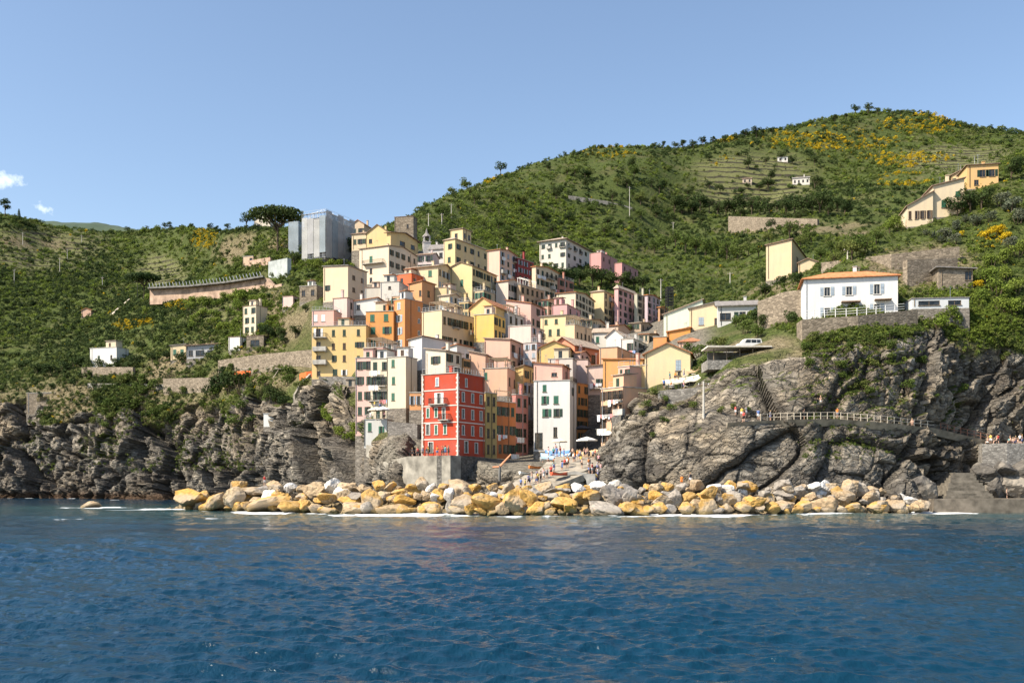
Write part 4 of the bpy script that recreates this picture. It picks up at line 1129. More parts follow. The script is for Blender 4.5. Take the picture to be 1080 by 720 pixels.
# --- middle slope
Hs('grey1', 385, 404, 0, 303, 326, 276, 'weathered grey house with two small green shutters', (0.500, 0.470, 0.400), a=12, D=8, wl=[(.55, .72, 1., 1.5, 'g', 'closed'), (.55, .2, 1., 1.5, 'g', 'closed')], roof='flat', rm='brown', rail=False, chim=0)
Hs('grey2', 401, 421, 0, 297, 327, 273, 'peeling pale grey rendered house with few openings', (0.580, 0.560, 0.500), a=12, D=8, wl=[(.5, .75, .8, .8, 'n', 'none'), (.6, .2, .9, 1.3, 'd', 'closed'), (.2, .15, .7, 1.4, 'r', 'closed')], roof='flat', rail=False, chim=1)
Hs('redorange', 417, 434, 447, 288, 304, 282, 'small bright red orange house under the cream villas', (0.630, 0.136, 0.048), a=28, wl=[(.4, .45, 1., 1.1, 'n', 'none')], r=(2, 1), sh='n', roof='flat', rm='terra', rail=False, chim=0)
Hs('orangemid', 431, 445, 459, 298, 318, 274, 'apricot house with dark rust shaded side wall', (0.648, 0.323, 0.144), a=30, wl=[(.9, .3, .8, 1.6, 'n', 'none')], r=(1, 1), sh='r', roof='shedR', gh=.5, rm='terra', chim=0)
Hs('whiteter', 373, 398, 0, 317, 330, 266, 'white terrace wing between pink and orange houses', white, a=10, D=7, roof='shedR', gh=.8, rm='terra', wl=[(.2, .3, 1., 1.4, 'd', 'none')], chim=1)
Hs('pinkl', 351, 366, 375, 314, 342, 264, 'soft pink house above the yellow apartment house', ppink, a=20, wl=[(.25, .35, 1.1, 1.6, 'w', 'open')], r=(1, 2), sh='n', roof='flat', rm='brown', rail=False, chim=1)
Hs('pinks', 329, 352, 0, 327, 343, 257, 'low pink terrace house with white shutters on the left edge', pink, a=10, D=6, f=(3, 1), sh='w', omit=.2, roof='flat', rail=True, chim=0)
Hs('creamgrey', 341, 367, 387, 280, 315, 292, 'boxy beige house with grey shaded flank and big dark windows', (0.684, 0.527, 0.360), a=24, wl=[(.17, .30, 1., 1.7, 'd', 'open')], wr=[(.3, .62, 1.6, 1.4, 'n', 'none'), (.75, .62, 1.6, 1.4, 'n', 'none'), (.3, .25, 1.6, 1.4, 'w', 'none'), (.75, .2, 1.5, 1.8, 'n', 'none')], roof='shedL', gh=.5, rm='grey', chim=0)
Hs('bigcream', 379, 410, 440, 259, 296, 318, 'large cream villa with green balcony door and long shaded flank', (0.702, 0.570, 0.416), a=26, wl=[(.40, .55, 1.1, 2.4, 'g', 'closed'), (.40, .25, 1., 1.8, 'n', 'none'), (.40, .0, 1., 1.6, 'n', 'none')], r=(5, 3), sh='d', omit=.1, roof='side', gh=1.2, rm='brown', chim=1)
balcony(HOUSES['bigcream']['root'], (HOUSES['bigcream']['W'] * .5, 0, HOUSES['bigcream']['H'] * .54), 0, HOUSES['bigcream']['W'] * .7, 1.2)
Hs('yelgable', 386, 410, 0, 245, 262, 338, 'yellow gabled house with palm in front below the castle', (0.693, 0.510, 0.240), a=15, D=9, wl=[(.2, .4, 1.1, 1.4, 'd', 'none')], roof='gable', gh=2.9, rm='brown', chim=1)
Hs('loggia', 408, 412, 441, 245, 272, 334, 'ochre house with dark covered loggia below the stone tower', (0.620, 0.460, 0.220), a=30, wr=[(.42, .62, 3.0, 1.7, 'n', 'none'), (.8, .62, 2.4, 1.7, 'n', 'none')] + [(x, .22, 1., 1.5, 'd', 'open') for x in (.1, .3, .5, .7, .9)], roof='side', gh=1.4, rm='brown', chim=0, eave=.8)
Hs('castle', 416, 436, 440, 228, 246, 372, 'square brown stone castle tower above the yellow gabled house', stone, a=12, roof='flat', rm='brown', rail=False, chim=0, wl=[(.7, .3, .9, 1.5, 'n', 'none')], wmat=M_STONE, name='castle_tower', cat='tower', group=None)
Hs('behind1', 371, 390, 0, 246, 262, 352, 'cream and brown roofed house beside the scaffolded building', (0.630, 0.493, 0.320), a=16, D=9, f=(3, 1), sh='d', roof='hip', gh=1.6, rm='brown', chim=1)
Hs('behind2', 371, 384, 0, 236, 250, 372, 'high brown roofed house behind the scaffolded building', (0.550, 0.420, 0.280), a=16, D=8, f=(2, 1), sh='d', roof='gable', gh=1.6, rm='terra', chim=1)
Hs('cream2', 430, 462, 478, 280, 306, 286, 'cream villa with tiled roof and blue shutters on its side', (0.693, 0.544, 0.336), a=22, wl=[(.74, .58, 1.1, 1.8, 'g', 'closed')], r=(4, 2), sh='b', omit=0, roof='side', gh=1.3, rm='pale', chim=1, eave=.6)
Hs('cream3', 458, 471, 487, 303, 324, 278, 'yellow cream lower wing with two dark side windows', (0.666, 0.493, 0.256), a=24, wl=[], r=(3, 1), sh='d', omit=0, roof='flat', rm='pale', rail=False, chim=0)
Hs('yel2', 474, 498, 524, 280, 318, 290, 'pale yellow gabled house with green shutters and long flank', (0.702, 0.544, 0.272), a=26, wl=[(.55, .45, 1., 1.9, 'g', 'closed'), (.3, .08, 1., 1.8, 'w', 'open'), (.75, .08, 1., 1.8, 'd', 'closed')], r=(7, 3), sh='d', omit=.05, roof='gable', gh=1.3, rm='brown', chim=1)
Hs('backyel', 468, 480, 515, 252, 280, 330, 'ochre yellow house with square roof turret below the hillside', (0.680, 0.520, 0.260), a=32, f=(1, 2), r=(5, 2), sh='d', omit=.1, roof='hip', gh=1.4, rm='pale', chim=1)
Hs('turret', 475, 488, 497, 241, 255, 336, 'small ochre roof turret on the house below the hillside', (0.680, 0.520, 0.280), a=30, f=(1, 1), r=(2, 1), sh='n', omit=0, roof='hip', gh=1.0, rm='pale', chim=0)
Hs('chapelroof', 452, 470, 0, 262, 276, 338, 'low grey slate roofed house left of the turreted house', (0.600, 0.580, 0.550), a=12, D=7, f=(2, 1), sh='n', roof='side', gh=2.2, rm='grey', chim=1)
Hs('lilacsm', 440, 456, 0, 268, 286, 322, 'pale lilac house behind the loggia house', (0.580, 0.480, 0.460), a=14, D=7, f=(2, 2), sh='d', roof='side', gh=1.1, rm='brown', chim=1)
Hs('peachrow', 514, 527, 545, 263, 296, 322, 'peach house at the left end of the upper row', (0.660, 0.450, 0.340), a=30, wl=[], r=(3, 4), sh='b', roof='side', gh=.8, rm='terra', laun=.2, bal=.2)
Hs('winerow', 541, 546, 563, 272, 304, 330, 'dark wine red house in the middle of the upper row', wine, a=36, r=(3, 4), sh='b', omit=0, roof='flat', rm='terra', rail=False, bal=.15)
Hs('creamrow', 561, 565, 589, 281, 322, 326, 'cream house with awning and laundry in the upper row', (0.660, 0.520, 0.360), a=36, r=(5, 4), sh='d', omit=.05, roof='side', gh=.9, rm='orange', bal=.3, laun=.3)
Hs('brickrow', 587, 590, 605, 293, 312, 336, 'low red brown house at the right end of the upper row', (0.450, 0.200, 0.140), a=36, r=(3, 2), sh='d', roof='flat', rm='terra', rail=True)
Hs('orangeroof', 523, 536, 549, 296, 322, 298, 'small white gabled house with fresh orange tiles and lilac flank', (0.648, 0.527, 0.440), a=30, wl=[], r=(4, 2), sh='d', omit=0, roof='side', gh=.9, rm='orange', chim=0)
Hs('brownrow', 545, 549, 574, 300, 332, 300, 'brown house with columned roof terrace in the centre', (0.460, 0.320, 0.200), a=36, r=(5, 3), sh='n', omit=.1, roof='flat', rail=True, chim=1)
Hs('yelgab2', 496, 523, 544, 323, 352, 246, 'amber yellow gabled house with small porch roof', (0.702, 0.468, 0.192), a=24, wl=[(.66, .68, 1., 1.1, 'n', 'none')], r=(3, 2), sh='n', omit=.2, roof='gable', gh=2.4, rm='terra', chim=0)
Hs('yellowbright', 500, 521, 533, 331, 358, 238, 'deep yellow lower house in front of the amber gable', (0.702, 0.459, 0.120), a=22, wl=[], r=(3, 2), sh='d', omit=0, roof='flat', rail=False, chim=0)
Hs('greycentre', 530, 536, 553, 330, 356, 250, 'grey white terrace house beside the amber gabled house', (0.580, 0.540, 0.500), a=30, r=(3, 2), sh='n', roof='flat', rail=True, chim=1)
Hs('pinkroof', 534, 560, 575, 320, 345, 256, 'rose pink house with sloping parapet and white corner terrace', (0.666, 0.408, 0.336), a=24, wl=[(.35, .35, .9, 1., 'n', 'none')], r=(3, 2), sh='d', roof='shedL', gh=1.4, rm='terra', chim=1)
Hs('pinkcentre', 582, 598, 612, 321, 334, 262, 'little rose pink roof room behind the pale yellow house', (0.648, 0.340, 0.320), a=22, wl=[], r=(2, 1), sh='n', roof='flat', rm='brown', rail=False, chim=1)
Hs('pyel', 570, 597, 614, 332, 372, 242, 'pale yellow house with four grey green shutters', (0.702, 0.561, 0.304), a=22, wl=[(.22, .78, .9, 1.3, 'd', 'closed'), (.62, .78, .7, 1.3, 'd', 'closed'), (.38, .47, .9, 1.5, 'd', 'closed'), (.70, .47, .9, 1.5, 'd', 'closed'), (.2, .1, .9, 1.2, 'g', 'closed')], r=(3, 2), sh='r', roof='side', gh=.9, rm='grey', chim=1)
Hs('pyelwing', 596, 606, 624, 342, 368, 236, 'cream wing with orange brown side and four dark windows', (0.675, 0.493, 0.304), a=32, wl=[], wr=[(x, .48, .9, 1.4, 'n', 'none') for x in (.17, .4, .62, .85)], roof='flat', rail=True, chim=0)
Hs('creamup', 587, 607, 627, 308, 338, 296, 'white cream house with a row of green shutters in shade', (0.684, 0.578, 0.416), a=24, wl=[(.8, .05, .7, .9, 'n', 'none'), (.95, .05, .7, .9, 'n', 'none')], r=(6, 4), sh='d', omit=.05, roof='side', gh=.9, rm='terra', chim=0)
Hs('yelup', 623, 637, 650, 307, 348, 312, 'tall straw yellow house with balconies in the upper right row', (0.666, 0.510, 0.272), a=28, wl=[], r=(3, 5), sh='d', omit=0, bal=.35, roof='hip', gh=1.0, rm='pale', chim=1)
Hs('pinkup', 648, 652, 672, 304, 348, 314, 'tall rose pink house in the upper right row', (0.660, 0.370, 0.350), a=32, r=(4, 6), sh='d', omit=.05, roof='hip', gh=1.4, rm='pale', chim=0)
Hs('sageup', 669, 672, 683, 310, 352, 318, 'tall sage grey house between pink and lilac ones', (0.460, 0.440, 0.330), a=34, r=(2, 6), sh='d', omit=0, roof='flat', rm='pale', rail=False, chim=1)
Hs('lilacup', 680, 683, 696, 311, 352, 318, 'tall lilac house near the right end of the upper row', (0.530, 0.410, 0.430), a=34, r=(3, 6), sh='d', omit=0, roof='side', gh=.6, rm='orange', chim=0)
Hs('brownup', 694, 696, 704, 324, 352, 316, 'narrow rust brown house ending the upper right row', (0.480, 0.270, 0.150), a=34, r=(2, 4), sh='d', roof='side', gh=.6, rm='orange', chim=0)
Hs('white3', 625, 646, 0, 350, 366, 248, 'white house with shallow roof left of the white chalet', (0.648, 0.612, 0.544), a=12, D=8, wl=[(.25, .3, .9, 1.5, 'g', 'closed'), (.8, .3, .8, 1.4, 'n', 'none')], roof='side', gh=1.5, rm='pale', chim=1)
Hs('whitegab', 639, 657, 673, 354, 370, 242, 'white gabled house with grey balcony side', (0.654, 0.645, 0.605), a=24, wl=[], r=(2, 1), sh='n', bal=.9, roof='gable', gh=1.7, rm='pale', chim=0)
Hs('apricot', 632, 651, 673, 366, 384, 228, 'apricot house with grey roofed balcony above the orange wall', (0.666, 0.374, 0.208), a=24, wl=[], r=(2, 1), sh='n', omit=0, bal=.8, roof='flat', rm='grey', rail=False, chim=0)
Hs('orangemid2', 689, 703, 0, 355, 368, 226, 'small orange terrace wall house below the mint house', (0.648, 0.289, 0.096), a=14, D=5, wl=[], roof='flat', rail=False, chim=0)
Hs('orangetop', 704, 728, 0, 349, 366, 226, 'vivid orange house between mint and cream houses', (0.702, 0.289, 0.064), a=15, D=7, roof='shedR', gh=.8, rm='orange', wl=[], chim=0)
Hs('peachlow', 716, 740, 0, 360, 372, 212, 'low peach tile roofed house behind the cream gable', (0.660, 0.420, 0.300), a=15, D=6, wl=[], roof='hip', gh=1.3, rm='terra', chim=0)
Hs('mint', 700, 741, 0, 330, 360, 240, 'pale mint green house with one long slanting roof', (0.660, 0.720, 0.560), a=14, D=9, roof='shedR', gh=3.3, rm='pale', wl=[(.85, .55, 1.6, 1.0, 'g', 'none')], chim=0)
Hs('creamupr', 727, 757, 0, 324, 355, 226, 'cream house with grey shuttered window and flat roof terrace', (0.702, 0.544, 0.336), a=16, D=8, wl=[(.42, .42, 1.1, 1.8, 'b', 'closed'), (.95, .4, .6, 1.6, 'd', 'none')], roof='shedR', gh=1.3, rm='grey', chim=0)
Hs('greyright', 757, 798, 0, 321, 342, 219, 'long grey white house with dark roof above the stone wall', (0.580, 0.570, 0.540), a=10, D=8, wl=[(.2, .25, 2.4, 1.7, 'n', 'none'), (.48, .2, 1., 2.0, 'd', 'closed'), (.64, .2, 1.4, 2.0, 'b', 'none'), (.82, .2, 1., 2., 'd', 'closed')], roof='side', gh=1.5, rm='grey', chim=1, eave=.6)
# --- on the hill
Hs('villa', 569, 597, 631, 252, 284, 430, 'big grey white villa with wide tiled roof on the green hillside', (0.600, 0.560, 0.480), a=28, f=(4, 3), r=(5, 3), sh='d', omit=.1, roof='hip', gh=2.6, rm='pale', bal=.25, chim=1, eave=1.0, name='villa', cat='villa', snap=True, group=None)
Hs('pinkvilla', 622, 634, 651, 266, 290, 440, 'rose red house beside the big hillside villa', (0.580, 0.280, 0.260), a=30, wl=[], r=(3, 2), sh='n', roof='flat', rm='pale', chim=1, snap=True, group=None)
Hs('pinkvilla2', 648, 656, 673, 277, 298, 436, 'lower rose red house right of the hillside villa', (0.560, 0.270, 0.250), a=30, wl=[], r=(3, 2), sh='n', roof='flat', rm='brown', rail=False, chim=0, snap=True, group=None)
Hs('beigehill', 808, 835, 851, 256, 292, 246, 'beige cubic house above the white seaside villa', (0.675, 0.510, 0.320), a=25, wl=[], wr=[(.35, .6, 1.2, 1.6, 'd', 'open'), (.8, .55, .8, 1.2, 'd', 'none')], roof='shedR', gh=.9, rm='brown', chim=1, snap=True, group=None)
Hs('beigewing', 842, 862, 0, 276, 292, 242, 'low beige wing with small gable right of the cubic house', (0.648, 0.493, 0.304), a=18, D=6, wl=[(.7, .3, .8, 1., 'd', 'none')], roof='gable', gh=.9, rm='brown', chim=0, group=None)
Hs('longhouse', 984, 1017, 0, 195, 226, 236, 'cream farmhouse with two green shuttered windows on the steep slope', (0.68, 0.55, 0.36), a=8, D=8, wl=[(.35, .25, 1., 1.7, 'g', 'closed'), (.80, .60, 1., 1.3, 'g', 'closed'), (.82, .2, 1., 1.3, 'd', 'closed')], roof='shedR', gh=1.5, rm='brown', chim=1, cat='farmhouse', snap=True, group=None)
Hs('longwing', 957, 984, 0, 216, 236, 236.5, 'long low cream wing with small windows left of the cream farmhouse', (0.66, 0.53, 0.35), a=10, D=7, f=(4, 1), sh='r', roof='shedR', gh=3.0, rm='brown', chim=0, cat='farmhouse', snap=True, group=None)
Hs('orangehill', 1020, 1053, 0, 173, 196, 258, 'bright apricot house at the top of the right slope', (0.70, 0.43, 0.17), a=10, D=8, wl=[(.50, .45, 1.1, 1.7, 'd', 'open'), (.80, .45, 1.1, 1.7, 'd', 'open'), (.3, .08, 1., 1.3, 'd', 'none')], roof='hip', gh=.9, rm='brown', chim=1, snap=True, group=None)
Hs('whitevilla', 848, 947, 958, 291, 334, 174, 'long white seaside villa with orange hipped roof and pale shutters', (0.688, 0.679, 0.655), a=12, roof='hip', gh=2.0, rm='orange', chim=1, eave=.5, surround=True, name='villa', cat='villa', group=None,
   wl=[(.25, .58, 1.2, 1.7, 'b', 'open'), (.485, .58, 1.2, 1.7, 'b', 'open'), (.78, .58, 1.2, 1.8, 'b', 'open'), (.25, .07, 1.2, 1.7, 'b', 'open'), (.50, .01, 1.2, 2.2, 'r', 'closed'), (.78, .12, 1.2, 1.7, 'b', 'open')], wr=[(.5, .2, 1., 1.7, 'b', 'none')])
Hs('annexe', 962, 1022, 0, 314, 322, 172, 'low white garage with flat grey roof right of the white villa', (0.602, 0.619, 0.622), a=6, D=5, roof='flat', rm='grey', rail=False, wl=[(.3, .1, 3.5, .8, 'b', 'none'), (.75, .1, 2.2, .8, 'b', 'none')], chim=0, cat='garage', name='garage', group=None)
Hs('stonehut', 990, 1026, 0, 284, 300, 182, 'stone hut with dark canopy on the terraces', stone, a=8, D=5, roof='shedL', gh=.5, rm='grey', wl=[(.9, .3, 1.2, 1.6, 'n', 'none')], wmat=M_STONE, chim=0, cat='hut', name='stone_hut', group=None, eave=.6)
# --- left slope
Hs('whiteleft', 95, 123, 136, 366, 386, 345, 'small white cubic house alone on the left slope', (0.688, 0.671, 0.622), a=18, wl=[(.33, .35, 1., 1.7, 'd', 'closed'), (.8, .35, .9, 1.6, 'r', 'none')], wr=[(.6, .1, 2., 2.6, 'n', 'none')], roof='flat', rail=False, chim=1, snap=True, group=None)
Hs('leftcream', 256, 270, 282, 322, 352, 332, 'narrow cream house with stone side wall below the railway gallery', (0.666, 0.561, 0.400), a=28, f=(2, 3), sh='d', omit=0, r=None, roof='flat', rm='brown', rail=False, chim=1, snap=True, group=None)
Hs('leftpink', 298, 309, 316, 312, 322, 318, 'tiny pink house with dark window on the left slope', ppink, a=20, wl=[], wr=[(.4, .3, 1.2, 1.2, 'n', 'none')], roof='flat', rm='brown', rail=False, chim=0, snap=True, group=None)
Hs('leftstone', 316, 334, 341, 301, 316, 312, 'low stone house with flat roof near the beige house', stone, a=18, f=(2, 1), sh='n', roof='flat', rail=False, chim=0, wmat=M_STONE, snap=True, group=None)
Hs('leftshed', 241, 253, 260, 355, 368, 318, 'small white cubic garden house on the stone terrace', (0.671, 0.654, 0.605), a=18, wl=[], roof='flat', rm='brown', rail=False, wr=[(.6, .1, 1.4, 2., 'n', 'none')], chim=0, snap=True, group=None)
Hs('leftshed2', 260, 278, 0, 354, 367, 320, 'open stone shed beside the white garden house', stone, a=12, D=4, wl=[(.5, .1, 3., 2.2, 'n', 'none')], roof='flat', rm='brown', rail=False, chim=0, wmat=M_STONE, cat='shed', name='stone_shed', snap=True, group=None)
Hs('leftyellow', 180, 196, 0, 364, 378, 326, 'small pale yellow hut with green shutters on the left slope', (0.648, 0.510, 0.304), a=12, D=4, f=(2, 1), sh='g', omit=0, roof='shedR', gh=.4, rm='grey', chim=0, cat='hut', name='hut', snap=True, group=None)
Hs('leftshack', 197, 232, 0, 364, 376, 322, 'long dark roofed shack with open front beside the yellow hut', (0.400, 0.400, 0.400), a=10, D=5, wl=[(.12, .1, 1.6, 1.8, 'w', 'none'), (.4, .1, 3., 1.8, 'n', 'none'), (.75, .1, 3., 1.8, 'n', 'none')], roof='shedR', gh=.5, rm='brown', chim=0, eave=.8, cat='shack', name='shack', snap=True, group=None)
Hs('bunker', 28, 58, 0, 414, 435, 336, 'square beige stone bunker with dark slit on the left cliff', (0.420, 0.350, 0.260), a=8, D=7, wl=[(.62, .58, 5.4, .8, 'n', 'none')], roof='flat', rail=False, chim=0, cat='bunker', name='bunker', snap=True, group=None, wmat=M_STONE)
Hs('whitehut', 278, 289, 0, 436, 448, 268, 'tiny white concrete hut on the dark left cliff', (0.654, 0.662, 0.630), a=10, D=3.5, wl=[], roof='flat', rail=False, chim=0, cat='hut', name='hut', snap=True, group=None)
Hs('redhut', 86, 96, 0, 327, 333, 432, 'tiny brick hut with red roof on the shaded slope', (0.550, 0.350, 0.250), a=10, D=4, wl=[], roof='gable', gh=1.0, rm='terra', chim=0, cat='hut', name='hut', snap=True, group=None)
Hs('ruin', 256, 267, 0, 270, 278, 388, 'roofless peach ruin below the umbrella pine', (0.620, 0.440, 0.300), a=16, D=5, wl=[(.8, .1, 1.4, 2., 'n', 'none')], roof='flat', rail=False, chim=0, cat='ruin', name='ruin', snap=True, group=None)
Hs('behindpine', 268, 285, 0, 231, 252, 430, 'white gabled house behind the umbrella pine', (0.648, 0.578, 0.480), a=14, D=8, wl=[], roof='gable', gh=2.2, rm='brown', chim=0, group=None)
Hs('farm1', 836, 854, 0, 187, 194, 700, 'white farmhouse among the terraced gardens on the big hill', (0.648, 0.595, 0.528), a=14, D=6, f=(4, 1), sh='n', roof='side', gh=1.4, rm='grey', cat='farmhouse', name='farmhouse', snap=True, group=None)
Hs('farm2', 820, 831, 0, 165, 170, 760, 'tiny white hut high on the terraces of the big hill', (0.660, 0.630, 0.580), a=14, D=6, f=(2, 1), sh='n', roof='side', gh=1.0, rm='grey', chim=0, cat='hut', name='hut', snap=True, group=None)
Hs('farm3', 783, 793, 0, 188, 193, 700, 'small brown hut left of the terraced farmhouse', (0.500, 0.400, 0.300), a=14, D=5, f=(2, 1), sh='n', roof='side', gh=1.0, rm='brown', chim=0, cat='hut', name='hut', snap=True, group=None)

# small houses filling the gaps
Hs('fa', 655, 668, 682, 357, 374, 240, 'grey white box house with balcony between white chalet and mint house', (0.60, 0.57, 0.52), a=24, f=(2, 1), r=(3, 2), sh='d', bal=.4, roof='flat', rail=True, laun=.5)
Hs('fb', 674, 684, 700, 352, 370, 262, 'tan house under the lilac one of the upper right row', (0.56, 0.44, 0.30), a=26, f=(2, 2), r=(3, 2), sh='d', roof='side', gh=.9, rm='terra')
Hs('fc', 566, 578, 592, 316, 332, 304, 'small brick pink house below the cream row house', (0.56, 0.36, 0.28), a=28, f=(2, 2), r=(3, 2), sh='g', roof='side', gh=.9, rm='terra')
Hs('fd', 612, 624, 640, 337, 354, 268, 'small straw house below the white cream green shuttered one', (0.62, 0.50, 0.32), a=26, f=(2, 2), r=(3, 2), sh='d', roof='side', gh=.8, rm='brown', bal=.2)
Hs('fe', 640, 652, 664, 343, 360, 272, 'low peach house under the rose pink tall house', (0.62, 0.42, 0.30), a=26, f=(2, 1), r=(3, 1), sh='d', roof='side', gh=.8, rm='terra')
Hs('ff', 463, 474, 487, 311, 330, 262, 'cream house with blue shutters above the long brown flank', (0.64, 0.52, 0.36), a=28, f=(2, 1), r=(3, 2), sh='b', roof='side', gh=.8, rm='pale', laun=.3)
Hs('fg', 484, 494, 504, 318, 336, 258, 'small ochre house left of the amber gable', (0.58, 0.42, 0.20), a=28, f=(2, 2), r=(2, 2), sh='d', roof='flat')
Hs('fh', 468, 482, 500, 366, 384, 216, 'low white house with loggia behind the peach house', (0.64, 0.60, 0.54), a=30, f=(2, 1), r=(4, 1), sh='d', roof='shedR', gh=.6, rm='terra')
Hs('fi', 552, 566, 578, 361, 388, 226, 'lilac grey house right of the salmon stepped house', (0.52, 0.44, 0.42), a=28, f=(2, 3), r=(2, 3), sh='b', bal=.2, roof='flat', rail=True)
Hs('fj', 600, 612, 622, 372, 392, 226, 'rose house behind the pale pink canyon houses', (0.60, 0.40, 0.34), a=22, f=(2, 2), r=(2, 2), sh='d', roof='side', gh=.8, rm='terra')
Hs('fk', 546, 556, 565, 404, 440, 214, 'blue grey shaded house behind the wine red row end', (0.34, 0.38, 0.42), a=30, f=(2, 3), r=(2, 3), sh='b', roof='flat', extra=2)
Hs('fl', 396, 408, 420, 318, 332, 258, 'grey cream low house above the orange green shuttered house', (0.58, 0.50, 0.38), a=18, f=(2, 1), r=(2, 1), sh='d', roof='side', gh=.7, rm='brown')
Hs('fm', 413, 424, 434, 312, 330, 256, 'narrow apricot house behind the burnt orange tower house', (0.62, 0.40, 0.24), a=22, f=(2, 2), r=(2, 2), sh='g', roof='flat')
Hs('fn', 352, 368, 384, 296, 316, 300, 'pale grey house right behind the boxy beige house', (0.54, 0.50, 0.44), a=20, f=(3, 2), r=(3, 2), sh='d', roof='side', gh=.8, rm='brown')
Hs('fo', 500, 510, 522, 306, 326, 276, 'tan house with many green shutters below the pale yellow gable', (0.54, 0.42, 0.26), a=28, f=(2, 2), r=(3, 2), sh='g', roof='flat')
Hs('fp', 642, 652, 662, 408, 440, 196, 'apricot house with green shutters up the canyon street', (0.62, 0.42, 0.26), a=40, f=(3, 3), sh='g', roof='flat', laun=.3, extra=2)
Hs('fq', 664, 676, 690, 340, 356, 300, 'brown house just below the sage grey tall house', (0.44, 0.32, 0.22), a=28, f=(2, 2), r=(3, 2), sh='d', roof='side', gh=.8, rm='pale')
Hs('fr', 1003, 1020, 0, 183, 198, 257, 'low apricot wing with step roof beside the bright apricot house', (0.66, 0.44, 0.22), a=26, D=6, f=(2, 1), sh='d', roof='shedR', gh=1.6, rm='brown', chim=0, snap=True, group=None)
# white bands and corner stones of the red house
h = HOUSES['red']; W, D, H = h['W'], h['D'], h['H']
M_TRIM = plain('white_stucco_trim', (0.66, 0.56, 0.50), 0.85, 0.1)
for z in (.176, .385, .594, .79):
    t = MB(); z0 = H * z
    t.box(-.06, W + .06, -.07, -.004, z0, z0 + .2); t.box(W + .004, W + .07, 0, D + .04, z0, z0 + .2)
    t.build('band', M_TRIM, h['root'])
for (cx, cy, dx, dy) in ((W, 0, -1, 1), (0, 0, 1, 0)):
    t = MB(); z = -1.0; k = 0
    while z < H - .3:
        if not any(abs(z + .18 - H * q) < .42 for q in (.176, .385, .594, .79)):
            L = .40 if k % 2 else .24
            if dx: t.box(min(cx, cx + dx * L) - (.05 if dx > 0 else 0), max(cx, cx + dx * L) + (.05 if dx < 0 else 0), -.055, -.003, z, z + .36)
            if dy: t.box(W + .003, W + .055, min(cy, cy + dy * L), max(cy, cy + dy * L), z, z + .36)
        z += .44; k += 1
    if dx: t.box(min(cx, cx + dx * .18) - (.04 if dx > 0 else 0), max(cx, cx + dx * .18) + (.04 if dx < 0 else 0), -.045, -.0025, -1, H - .02)
    if dy: t.box(W + .0025, W + .045, min(cy, cy + dy * .18), max(cy, cy + dy * .18), -1, H - .02)
    t.build('corner_stones', M_TRIM, h['root'])
balcony(h['root'], (W * .66, 0, H * .425), 0, 2.2, .9); balcony(h['root'], (W * .48, 0, H * .625), 0, 3.6, .9)
# porch of the white villa
h = HOUSES['whitevilla']; t = MB(); t.box(h['W'] * .5 - 1.6, h['W'] * .5 + 1.6, -1.1, -.005, 2.75, 2.95)
t.build('porch', ROOF['brown'], h['root']); t = MB(); t.box(h['W'] * .84 - 1.4, h['W'] * .84 + 1.4, -1.1, -.005, 2.95, 3.1); t.build('awning', ROOF['brown'], h['root'])
# terrace roofs and pergolas on flat tops
for key in ('creambrown', 'brownrow', 'peach2', 'pinkpent', 'rustrow', 'pyelwing', 'greycentre'):
    h = HOUSES[key]; W, D, H = h['W'], h['D'], h['H']
    t = MB()
    x0, x1, y0, y1 = W - min(W, 4.0), W - .5, .5, min(D * .8, 9)
    for x in (x0, x1):
        n = max(2, int((y1 - y0) / 2.5) + 1)
        for i in range(n):
            y = y0 + (y1 - y0) * i / (n - 1); t.box(x - .07, x + .07, y - .07, y + .07, H, H + 2.2)
    for i in range(int((y1 - y0) / .6) + 1): t.box(x0 - .2, x1 + .2, y0 + i * .6 - .04, y0 + i * .6 + .04, H + 2.2, H + 2.32)
    t.build('pergola', C_WOOD if key != 'brownrow' else C_STONEF, h['root'])
# ------------------------------------------------------------------ vegetation
L_MID = leafmat('scrub_leaves', (0.068, 0.102, 0.020), (0.098, 0.135, 0.030), (0.140, 0.158, 0.042))
L_DARK = leafmat('evergreen_and_shade_leaves', (0.028, 0.050, 0.014), (0.044, 0.069, 0.019), (0.064, 0.086, 0.025))  # pines and evergreens; also the scrub that carries the left hill's shade
L_LIGHT = leafmat('fresh_leaves', (0.135, 0.190, 0.026), (0.175, 0.220, 0.038), (0.118, 0.172, 0.028))
L_OLIVE = leafmat('silvery_leaves', (0.11, 0.13, 0.085), (0.14, 0.155, 0.10), (0.085, 0.105, 0.06))
L_YEL = leafmat('broom_flowers', (0.50, 0.34, 0.012), (0.56, 0.40, 0.02), (0.36, 0.29, 0.02))
L_DRY = leafmat('dry_grass_tufts', (0.22, 0.17, 0.085), (0.17, 0.15, 0.07), (0.12, 0.12, 0.045))
M_BARK = plain('bark', (0.10, 0.075, 0.05), 0.95, 0.4, 3)


